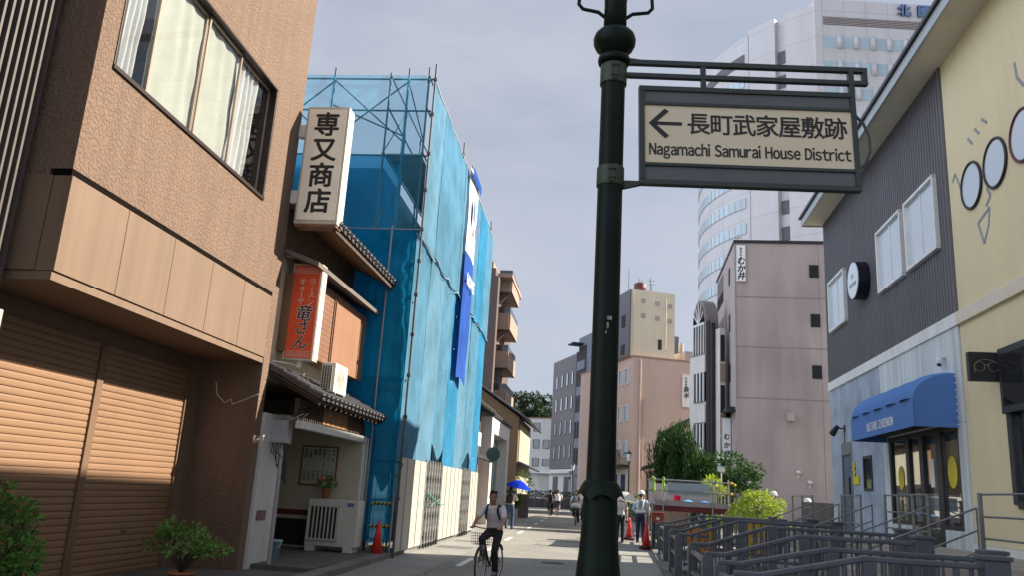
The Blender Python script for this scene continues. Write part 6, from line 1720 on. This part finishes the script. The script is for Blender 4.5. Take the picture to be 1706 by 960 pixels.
mb = MB(); mb.tube([(3.42, 30.5, .3), (3.42, 30.5, 2.62)], .022, 8); part(mb, "post", M['white_metal'], g)
mb = MB(); mb.box(3.30, 3.54, 30.42, 30.58, 2.60, 2.75); part(mb, "instrument_box", M['white_metal'], g)
# ================================================================== people
def lerp(a, b, u): return Vector(a) * (1 - u) + Vector(b) * u
def stand_pose(**k):
    P = dict(pelvis=(0, 0, .94), waist=(0, .01, 1.10), chest=(0, 0, 1.30), neck=(0, .0, 1.47), head=(0, .03, 1.62))
    for sg, n in ((1, 'R'), (-1, 'L')):
        P['sh' + n] = (sg * .19, -.01, 1.40); P['el' + n] = (sg * .25, -.03, 1.12); P['wr' + n] = (sg * .26, .06, .88)
        P['hip' + n] = (sg * .09, 0, .90); P['kn' + n] = (sg * .10, .02, .50); P['an' + n] = (sg * .10, -.03, .09)
    P.update(k); return P
def person(label, loc, heading, P, shirt, trouser, shoe, hair, skin, vox=.012, scale=1.0, group=None, sleeve=.62, leg_to=.97, cap=None, yaw=0.0, straps=None, pack=None, vest=False, near=False, longhair=False):
    g = thing("person", label, "person", W, loc, group)
    INFO[g.name] = (W, Vector((0, 0, 0)))
    g.rotation_euler = (0, 0, math.atan2(-heading[0], heading[1])); g.scale = (scale,) * 3
    V = {k: Vector(v) for k, v in P.items()}
    hy = Matrix.Rotation(yaw, 3, 'Z'); hc = V['head']
    def hp(x, y, z): return hc + hy @ Vector((x, y, z))
    side = (V['shR'] - V['shL']).normalized(); hs = (V['hipR'] - V['hipL']).normalized()
    mb = MB()
    mb.ell(hc + Vector((0, 0, .015)), .074, .092, .108, 18, 12, hy); mb.ell(hp(0, .025, -.055), .056, .064, .066, 14, 9, hy)
    mb.cap(hp(0, .088, .015), hp(0, .108, -.022), .009, .015, 8); mb.ell(hp(0, .083, -.058), .024, .012, .010, 8, 6, hy); mb.ell(hp(0, .076, .028), .05, .014, .010, 10, 6, hy)
    for sg in (-1, 1): mb.ell(hp(sg * .078, -.005, -.005), .012, .022, .032, 8, 6, hy)
    mb.cap(V['neck'] - Vector((0, 0, .04)), hc - Vector((0, .015, .06)), .058, .052, 12)
    mb.oval([(V['pelvis'] - Vector((0, 0, .08)), .12, .09, hs), (V['pelvis'], .155, .105, hs), (V['waist'], .135, .095, side), (lerp(V['waist'], V['chest'], .6), .155, .105, side), (V['chest'], .165, .11, side), (lerp(V['chest'], V['neck'], .55), .15, .085, side), (V['neck'] - Vector((0, 0, .02)), .065, .06, side)])
    for n, sg in (('R', 1), ('L', -1)):
        mb.cap(V['sh' + n], V['el' + n], .052, .040, 12); mb.cap(V['el' + n], V['wr' + n], .040, .027, 12)
        d = (V['wr' + n] - V['el' + n]).normalized()
        pc = V['wr' + n] + d * .055
        mb.cap(V['wr' + n], pc + d * .01, .025, .033, 10)
        dn = d.cross(side).normalized()
        if dn.length < .1: dn = Vector((0, 1, 0))
        ac = d.cross(dn).normalized()
        for j, (o, L) in enumerate(((-.030, .066), (-.010, .076), (.010, .072), (.028, .056))):
            b0 = pc + ac * o + d * .018; b1 = b0 + d * L * .5 - dn * .008; b2 = b1 + (d * .5 - dn * .8).normalized() * L * .5
            mb.cap(b0, b1, .0095, .0085, 7); mb.cap(b1, b2, .0085, .007, 7)
        t0 = V['wr' + n] + d * .02 - ac * .02 * 1; mb.cap(t0, t0 - ac * .03 + d * .03, .011, .010, 7); mb.cap(t0 - ac * .03 + d * .03, t0 - ac * .03 + d * .062 - dn * .012, .010, .008, 7)
        mb.cap(V['hip' + n], V['kn' + n], .082, .056, 12); mb.cap(V['kn' + n], V['an' + n], .055, .036, 12)
        mb.cap(V['an' + n] - Vector((0, .03, .03)), V['an' + n] + Vector((0, .13, -.05)), .038, .030, 10)
    part(mb, "body", M[skin], g, remesh=vox, fix=False)
    # face
    mb = MB()
    for sg in (-1, 1): mb.ell(hp(sg * .031, .0845, .012), .012, .007, .0065, 8, 6, hy)
    part(mb, "eyes", M['eye'], g, fix=False)
    if near:
        mb = MB()
        for sg in (-1, 1): mb.cap(hp(sg * .018, .092, .033), hp(sg * .05, .078, .034), .005, .004, 6)
        part(mb, "eyebrows", M['hair'], g, fix=False)
        mb = MB(); mb.ell(hp(0, .089, -.058), .022, .010, .007, 10, 6, hy); part(mb, "mouth", M['lip'], g, fix=False)
    # hair or helmet
    mb = MB()
    if cap == 'helmet':
        mb.lathe([(.118, .03), (.116, .07), (.10, .125), (.06, .16), (.005, .172)], 0, 0, 20)
        mb.v = [hp(p.x, p.y * 1.12, p.z) for p in mb.v]; n0 = len(mb.v)
        mb.prism([(.10 * math.cos(a * math.pi / 8), .10 + .07 * math.sin(a * math.pi / 8)) for a in range(9)], 'z', .03, .04)
        for i in range(n0, len(mb.v)): p = mb.v[i]; mb.v[i] = hp(p.x, p.y, p.z)
        part(mb, "helmet", M['helmet'], g, fix=False)
        mb = MB(); mb.ell(hp(0, -.03, -.01), .078, .075, .07, 14, 9, hy); part(mb, "hair", M[hair], g, fix=False)
    else:
        rnd = random.Random(3)
        mb.ell(hp(0, -.018, .042), .083, .092, .094, 18, 12, hy); mb.ell(hp(0, -.05, -.0), .076, .066, .09, 14, 9, hy); mb.ell(hp(0, .045, .088), .066, .046, .034, 14, 8, hy)
        for k in range(16):
            a = rnd.uniform(-1.6, 1.6); mb.ell(hp(.06 * math.sin(a), .04 * math.cos(a) + .02, .095 + rnd.uniform(-.01, .025)), .026, .03, .02, 8, 6)
        if longhair: mb.cap(hp(0, -.07, -.02), hp(0, -.10, -.20), .06, .035, 10)
        part(mb, "hair", M[hair], g, remesh=max(vox, .012), fix=False)
    # shirt
    e = .017
    mb = MB()
    mb.oval([(lerp(V['pelvis'], V['waist'], .35), .158 + e, .112 + e, hs), (V['waist'], .145 + e, .105 + e, side), (lerp(V['waist'], V['chest'], .6), .160 + e, .112 + e, side), (V['chest'], .170 + e, .116 + e, side), (lerp(V['chest'], V['neck'], .6), .158 + e, .088 + e, side), (V['neck'] - Vector((0, 0, .015)), .074, .070, side)])
    for n in 'RL':
        q = lerp(V['sh' + n], V['el' + n], min(1, sleeve)); mb.cap(V['sh' + n], q, .062, .066 if sleeve < 1 else .052, 12)
        if sleeve > 1: mb.cap(V['el' + n], lerp(V['el' + n], V['wr' + n], .92), .052, .040, 12)
    part(mb, "shirt", M[shirt], g, remesh=vox * 1.15, fix=False)
    if near:
        mb = MB()
        for sg in (-1, 1): mb.add([V['neck'] + Vector((sg * .02, .075, -.05)), V['neck'] + Vector((sg * .075, .05, .012)), V['neck'] + Vector((sg * .085, .075, -.035)), V['neck'] + Vector((sg * .05, .108, -.085))], [(0, 1, 2, 3)])
        o = part(mb, "collar", M[shirt], g, fix=False); m = o.modifiers.new("solid", 'SOLIDIFY'); m.thickness = .008
    mb = MB()
    mb.oval([(V['pelvis'] - Vector((0, 0, .10)), .135, .105, hs), (V['pelvis'], .168, .120, hs), (lerp(V['pelvis'], V['waist'], .55), .160, .112, hs)])
    for n in 'RL':
        q = lerp(V['kn' + n], V['an' + n], leg_to) if leg_to > .5 else V['kn' + n]
        mb.cap(V['hip' + n], V['kn' + n], .096, .074, 12)
        if leg_to > .5: mb.cap(V['kn' + n], q, .072, .060, 12)
    part(mb, "trousers", M[trouser], g, remesh=vox * 1.15, fix=False)
    for n in 'RL':
        mb = MB(); a = V['an' + n]
        mb.cap(a + Vector((0, -.045, -.035)), a + Vector((0, .15, -.055)), .048, .040, 12); mb.cap(a, a + Vector((0, -.01, -.03)), .048, .05, 10)
        part(mb, "shoe", M[shoe], g, remesh=vox, fix=False)
    fw = Vector((0, 0, 1)).cross(side).normalized()
    if straps:
        for sg in (-1, 1):
            b = V['neck'] + side * (sg * .115)
            mb = MB(); mb.tube([V['chest'] + side * (sg * .12) - fw * .12 + Vector((0, 0, -.1)), b - fw * .09 - Vector((0, 0, .03)), b + Vector((0, 0, -.005)), b + fw * .075 - Vector((0, 0, .075)), V['chest'] + side * (sg * .125) + fw * .135, lerp(V['waist'], V['chest'], .4) + side * (sg * .15) + fw * .10], [.02, .022, .024, .024, .022, .016], 8)
            part(mb, "bag_strap", M[straps], g, fix=False)
    if pack:
        mb = MB(); c = lerp(V['waist'], V['chest'], .7) - fw * .20
        mb.ell(c, .15, .10, .22, 16, 10); mb.box(c.x - .12, c.x + .12, c.y - .06, c.y + .07, c.z - .19, c.z + .16)
        part(mb, "backpack", M[pack], g, remesh=.015, fix=False)
    if vest:
        for sg in (-1, 1):
            mb = MB(); mb.tube([lerp(V['waist'], V['chest'], .1) + side * (sg * .07) - fw * .135, V['chest'] + side * (sg * .10) - fw * .138, lerp(V['chest'], V['neck'], .6) + side * (sg * .11) - fw * .11, V['neck'] + side * (sg * .115) - Vector((0, 0, .0)), V['chest'] + side * (sg * .11) + fw * .135, lerp(V['waist'], V['chest'], .1) + side * (sg * .12) + fw * .13], .024, 8)
            part(mb, "vest_strap", M['reflect'], g, fix=False)
        mb = MB(); mb.oval([(V['waist'] - Vector((0, 0, .06)), .18, .14, side), (V['waist'] + Vector((0, 0, .0)), .18, .14, side)]); part(mb, "vest_belt", M['reflect'], g, fix=False)
        mb = MB(); mb.add([V['chest'] + side * -.03 - fw * .15 + Vector((0, 0, .14)), V['chest'] + side * .05 - fw * .15 + Vector((0, 0, .14)), V['chest'] + side * .05 - fw * .15 - Vector((0, 0, .1)), V['chest'] - side * .03 - fw * .15 - Vector((0, 0, .1))], [(0, 1, 2, 3)]); part(mb, "vest_back", mat("grey_green_vest", (.16, .24, .22), .7), g, fix=False)
    return g

def ride_pose(down='L'):
    P = dict(pelvis=(0, -.22, .95), waist=(0, -.18, 1.10), chest=(0, -.10, 1.29), neck=(0, -.05, 1.45), head=(0, .0, 1.60))
    for sg, n in ((1, 'R'), (-1, 'L')):
        P['sh' + n] = (sg * .19, -.09, 1.38); P['el' + n] = (sg * .29, .10, 1.16); P['wr' + n] = (sg * .28, .29, 1.045); P['hip' + n] = (sg * .09, -.2, .92)
        if n == down: P['kn' + n] = (sg * .12, .10, .58); P['an' + n] = (sg * .12, -.02, .20)
        else: P['kn' + n] = (sg * .12, .20, .80); P['an' + n] = (sg * .12, .05, .47)
    return P
# ------------------------------------------------------------------ bicycles
def bicycle(label, loc, heading, group=None):
    g = thing("bicycle", label, "bicycle", W, loc, group); INFO[g.name] = (W, Vector((0, 0, 0)))
    g.rotation_euler = (0, 0, math.atan2(-heading[0], heading[1]))
    for y in (.55, -.52):
        mb = MB(); mb.ring((0, y, .34), .322, .018, (0, 1, 0), (0, 0, 1), 40, 8); w = part(mb, "wheel", M['rubber'], g, fix=False)
        mb = MB(); mb.ring((0, y, .34), .300, .010, (0, 1, 0), (0, 0, 1), 40, 6); part(mb, "rim", M['chrome'], w, fix=False)
        mb = MB()
        for k in range(18):
            a = 2 * math.pi * k / 18; mb.tube([(.02 * (-1) ** k, y, .34), (0, y + .295 * math.cos(a), .34 + .295 * math.sin(a))], .0022, 4)
        mb.tube([(-.05, y, .34), (.05, y, .34)], .02, 8); part(mb, "spokes", M['chrome'], w, fix=False)
        mb = MB()
        def fend(u, v, y=y):
            a = math.pi * (.05 + .75 * u) if y < 0 else math.pi * (.25 + .7 * u)
            a = math.pi - a if y < 0 else a - math.pi * .15
            return (.028 * (2 * v - 1), y - .352 * math.cos(math.pi - a) if y > 0 else y - .352 * math.cos(a), .34 + .352 * math.sin(a))
        mb.grid(fend, 16, 2); part(mb, "mudguard", M['bike'], g, fix=False)
    mb = MB()
    mb.tube([(0, .38, .92), (0, .36, .78), (0, .30, .62)], .018, 8); mb.tube([(0, .34, .72), (0, .08, .38), (0, -.03, .29)], .018, 8); mb.tube([(0, -.03, .29), (0, -.20, .80)], .016, 8)
    for sg in (-1, 1): mb.tube([(0, -.03, .29), (sg * .05, -.52, .34)], .011, 6); mb.tube([(0, -.17, .68), (sg * .05, -.52, .34)], .010, 6)
    part(mb, "frame", M['bike'], g, fix=False)
    mb = MB(); mb.tube([(0, .39, .98), (0, .40, .72)], .016, 8)
    for sg in (-1, 1): mb.tube([(0, .41, .72), (sg * .05, .44, .66), (sg * .05, .55, .34)], .012, 6)
    part(mb, "fork", M['bike'], g, fix=False)
    mb = MB(); mb.tube([(-.29, .27, 1.02), (-.22, .33, 1.03), (-.08, .40, 1.01), (.08, .40, 1.01), (.22, .33, 1.03), (.29, .27, 1.02)], .011, 8); h = part(mb, "handlebar", M['bike'], g, fix=False)
    for sg in (-1, 1):
        mb = MB(); mb.tube([(sg * .29, .265, 1.02), (sg * .235, .315, 1.027)], .017, 8); part(mb, "grip", M['rubber'], h, fix=False)
    mb = MB(); mb.ell((0, -.25, .85), .085, .13, .035, 14, 8); mb.ell((0, -.12, .85), .035, .09, .025, 10, 6); mb.tube([(0, -.20, .78), (0, -.22, .84)], .013, 8); part(mb, "saddle", M['rubber'], g, fix=False)
    mb = MB(); mb.tube([(-.06, -.03, .29), (.06, -.03, .29)], .02, 8); mb.tube([(-.07, -.03, .29), (-.07, -.03, .125)], .010, 6); mb.tube([(.07, -.03, .29), (.07, -.03, .455)], .010, 6); mb.ring((.05, -.03, .29), .085, .006, (0, 1, 0), (0, 0, 1), 24, 5)
    part(mb, "crank", M['chrome'], g, fix=False)
    for x, z in ((-.12, .125), (.12, .455)):
        mb = MB(); mb.box(x - .045, x + .045, -.07, .02, z - .012, z + .012); part(mb, "pedal", M['rubber'], g)
    mb = MB()
    for k in range(5):
        z = .72 + k * .05; w = .15 + .01 * k
        mb.tube([(-w, .46, z), (w, .46, z), (w, .70, z), (-w, .70, z), (-w, .46, z)], .004, 5)
    for k in range(9):
        x = -.15 + k * .0375; mb.tube([(x, .46, .72), (x * 1.25, .46, .93)], .003, 4); mb.tube([(x, .70, .72), (x * 1.25, .70, .93)], .003, 4); mb.tube([(x, .46, .72), (x, .70, .72)], .003, 4)
    b = part(mb, "basket", M['bike'], g, fix=False)
    mb = MB(); mb.tube([(0, .46, .66), (0, .53, .66)], .035, 10); part(mb, "headlight", M['white_metal'], g)
    return g

h0 = (-.30, -.95)
bk = bicycle("black city bicycle under the near schoolboy, leaving the bottom edge", (-.10, 14.45, 0), h0, "bicycles on the street")
person("near cyclist in white short sleeved shirt with dark shoulder straps and black trousers", (-.10, 14.45, 0), h0, ride_pose('L'), 'shirt', 'trouser', 'shoe_grey', 'hair', 'skin', .0085, .86, "people cycling", straps='navy', near=True, yaw=.45, sleeve=.68)
bk.scale = (.86,) * 3
def hv(a): return (math.sin(rad(a)), math.cos(rad(a)))
def more(label, loc, ang_):
    r = dup(bk, (loc[0], loc[1], 0), math.atan2(-hv(ang_)[0], hv(ang_)[1]), label, None, 1.0); return r
more("black bicycle ridden away by the dark clothed rider", (3.28, 53.7), 4)
more("black bicycle ridden away by the rider in white shirt and shorts", (3.98, 57.0), 4)
more("black bicycle with a pale bag over the basket coming towards the lamp post", (3.95, 43.0), 187)
more("black bicycle mostly behind the lamp post, following another rider", (4.85, 48.0), 187)
person("rider seen from behind in black clothes with a black backpack", (3.28, 53.7, 0), hv(4), ride_pose('R'), 'navy', 'trouser', 'rubber', 'hair', 'skin', .016, 1.0, "people cycling", pack='trouser')
person("rider seen from behind in white shirt and dark shorts", (3.98, 57.0, 0), hv(4), ride_pose('L'), 'shirt', 'navy', 'shoe_grey', 'hair', 'skin_light', .016, 1.02, "people cycling", leg_to=0)
person("oncoming rider in white shirt with brown hair and pale front bag", (3.95, 43.0, 0), hv(187), ride_pose('L'), 'shirt', 'trouser', 'rubber', 'hair_brown', 'skin_light', .014, 1.0, "people cycling", straps='bike')
person("oncoming rider half hidden behind the lamp post and another cyclist", (4.85, 48.0, 0), hv(187), ride_pose('R'), 'shirt', 'navy', 'rubber', 'hair', 'skin_light', .016, 1.0, "people cycling")
fb = MB(); fb.ell((0, .60, .96), .26, .16, .13, 18, 12); fb.ell((.12, .58, .93), .16, .14, .12); fb.ell((-.13, .6, .92), .17, .14, .11)
fbr = Matrix.Rotation(math.atan2(-hv(187)[0], hv(187)[1]), 3, 'Z')
fb.v = [fbr @ p + Vector((3.95, 43.0, 0)) for p in fb.v]
solo(fb, "front_bag", M['white_wall'], "pale soft bag filling the basket of the oncoming bicycle", "bag", W, (3.95, 42.5, .85), remesh=.02, fix=False)

# woman with the blue umbrella
wp = A.P(-3.5, 33.7)
person("woman walking away under blue umbrella in cream top with black backpack and jeans", (wp.x, wp.y, 0), hv(12), stand_pose(elR=(.26, .10, 1.18), wrR=(.20, .24, 1.30), knR=(.10, .10, .50), anR=(.10, .06, .10), anL=(-.10, -.16, .12), knL=(-.10, .02, .50)), 'shirt_cream', 'jeans', 'rubber', 'hair', 'skin_light', .013, .97, None, sleeve=.8, pack='trouser', longhair=True)
def umbrella(label, loc, tilt, R, m, hgt):
    g = thing("umbrella", label, "umbrella", W, loc); INFO[g.name] = (W, Vector((0, 0, 0))); g.rotation_euler = tilt
    mb = MB()
    def fn(u, v):
        a = 2 * math.pi * u; r = R * v; sc = 1 - .07 * (abs(math.sin(4 * a))) * v
        return (r * sc * math.cos(a), r * sc * math.sin(a), hgt - .30 * (v ** 1.9) * (R / .5))
    mb.grid(fn, 48, 8); part(mb, "canopy", m, g, fix=False)
    mb = MB(); mb.tube([(0, 0, hgt + .05), (0, 0, hgt - .82)], .008, 6); mb.tube([(0, 0, hgt - .72), (0, 0, hgt - .85)], .014, 8); part(mb, "shaft", M['chrome'], g)
    mb = MB()
    for k in range(8):
        a = math.pi * k / 4; mb.tube([(0, 0, hgt - .02), (R * .5 * math.cos(a), R * .5 * math.sin(a), hgt - .10 * (R / .5)), (R * .96 * math.cos(a), R * .96 * math.sin(a), hgt - .30 * (R / .5))], .004, 4)
    part(mb, "ribs", M['chrome'], g)
    return g
umbrella("bright blue umbrella tilted over the woman by the plaster house", (wp.x + .22, wp.y + .12, 1.28), (.05, .18, 0), .52, M['umb_blue'], .66)
# flagman, woman behind the post, workers
person("flagman seen from behind in pale blue shirt, white reflective straps and white helmet", (5.02, 29.7, 0), hv(20), stand_pose(elR=(.28, .04, 1.14), wrR=(.24, .20, .98), elL=(-.27, .03, 1.13), wrL=(-.20, .2, 1.0)), 'shirt_blue', 'navy', 'rubber', 'hair', 'skin', .013, 1.0, None, sleeve=1.2, cap='helmet', vest=True, yaw=-.5)
q = A.P(.78, 29.3)
person("woman under white umbrella in white blouse and black trousers, half behind lamp post", (q.x, q.y, 0), hv(186), stand_pose(elR=(.26, .08, 1.16), wrR=(.18, .22, 1.24)), 'shirt', 'trouser', 'rubber', 'hair', 'skin_light', .014, .92)
umbrella("white patterned umbrella showing from behind the right side of the lamp post", (q.x + .05, q.y - .22, 1.0), (0, .12, 0), .50, M['umb_white'], .70)
w1 = B.P(4.75, 28.0, .2); person("worker in dark jacket and white helmet standing behind the bright bush", tuple(w1), hv(150), stand_pose(), 'navy', 'navy', 'rubber', 'hair', 'skin', .014, 1.0, "construction workers", cap='helmet', sleeve=1.2)
w2 = B.P(6.0, 28.0, .2); person("worker in white helmet bending forward behind the low block wall", tuple(w2), hv(250), stand_pose(neck=(0, .12, 1.42), head=(0, .22, 1.52), chest=(0, .06, 1.27)), 'navy', 'navy', 'rubber', 'hair', 'skin', .014, .96, "construction workers", cap='helmet', sleeve=1.2)

# ================================================================== plants in front of the brown building
g = thing("leafy_bush", "round leafed dark green bush at the bottom left corner by the shutter", "plant", A, (-5.3, 6.9, .05))
mb = MB(); rnd = random.Random(21); b = Vector((-5.3, 6.9, .05))
for k in range(16):
    a = rnd.uniform(0, 6.28); q = rnd.uniform(.1, .42); mb.tube([b + Vector((.05 * math.cos(a), .05 * math.sin(a), 0)), b + Vector((q * .5 * math.cos(a), q * .5 * math.sin(a), .5)), b + Vector((q * math.cos(a), q * math.sin(a), .75 + rnd.uniform(0, .35)))], [.016, .011, .005], 6)
part(mb, "stems", M['bark'], g)
mb = MB()
for i, (dx, dy, dz, r, n) in enumerate(((0, 0, .78, .36, 620), (-.08, -.1, 1.02, .28, 420), (.30, .05, .66, .22, 260), (.42, .0, .55, .13, 120), (.16, .1, .95, .2, 220), (-.3, 0, .8, .3, 380), (.12, -.1, .42, .28, 300), (.05, .0, 1.22, .10, 60))):
    leafball(mb, b + Vector((dx, dy, dz)), r, int(n * .95), .075, 70 + i, r * .85, 0, -1, .5)
part(mb, "leaves", M['leaf_bush'], g, fix=False)
g = thing("potted_shrub", "low potted azalea shrub with loose branches before the brown return wall", "plant", A, (-5.70, 11.35, .0))
mb = MB(); mb.lathe([(.13, .0), (.17, .12), (.19, .12), (.19, .15), (.16, .15), (.15, .11)], -5.70, 11.35, 20); part(mb, "pot", M['terracotta'], g)
mb = MB(); rnd = random.Random(22); b = Vector((-5.70, 11.35, .13)); tips = []
for k in range(22):
    a = rnd.uniform(0, 6.28); q = rnd.uniform(.12, .50); t = b + Vector((q * math.cos(a), q * .8 * math.sin(a), .66 - q * .75 + rnd.uniform(-.05, .12))); tips.append(t)
    mb.tube([b, (b + t) / 2 + Vector((0, 0, .08)), t], [.012, .008, .003], 6)
part(mb, "stems", M['bark'], g)
mb = MB()
for i, t in enumerate(tips): leafball(mb, t + Vector((0, 0, -.02)), .11 + .05 * (i % 3) / 2, 40 + 10 * (i % 3), .06 + .012 * (i % 3), 90 + i, .075, 0, -.8, .1)
part(mb, "leaves", M['leaf_small'], g, fix=False)
g = thing("corner_conifer", "small dusty green shrub clump below the leafy bush at the left edge", "plant", A, (-5.0, 6.6, .05))
mb = MB(); leafball(mb, (-5.12, 6.75, .50), .26, 520, .04, 44, .3, 0, -1, .4); part(mb, "leaves", leaf_mat("dusty_leaves", (.07, .08, .035)), g, fix=False)
mb = MB(); mb.tube([(-5.12, 6.75, .05), (-5.12, 6.75, .5)], .02, 6); part(mb, "stems", M['bark'], g)
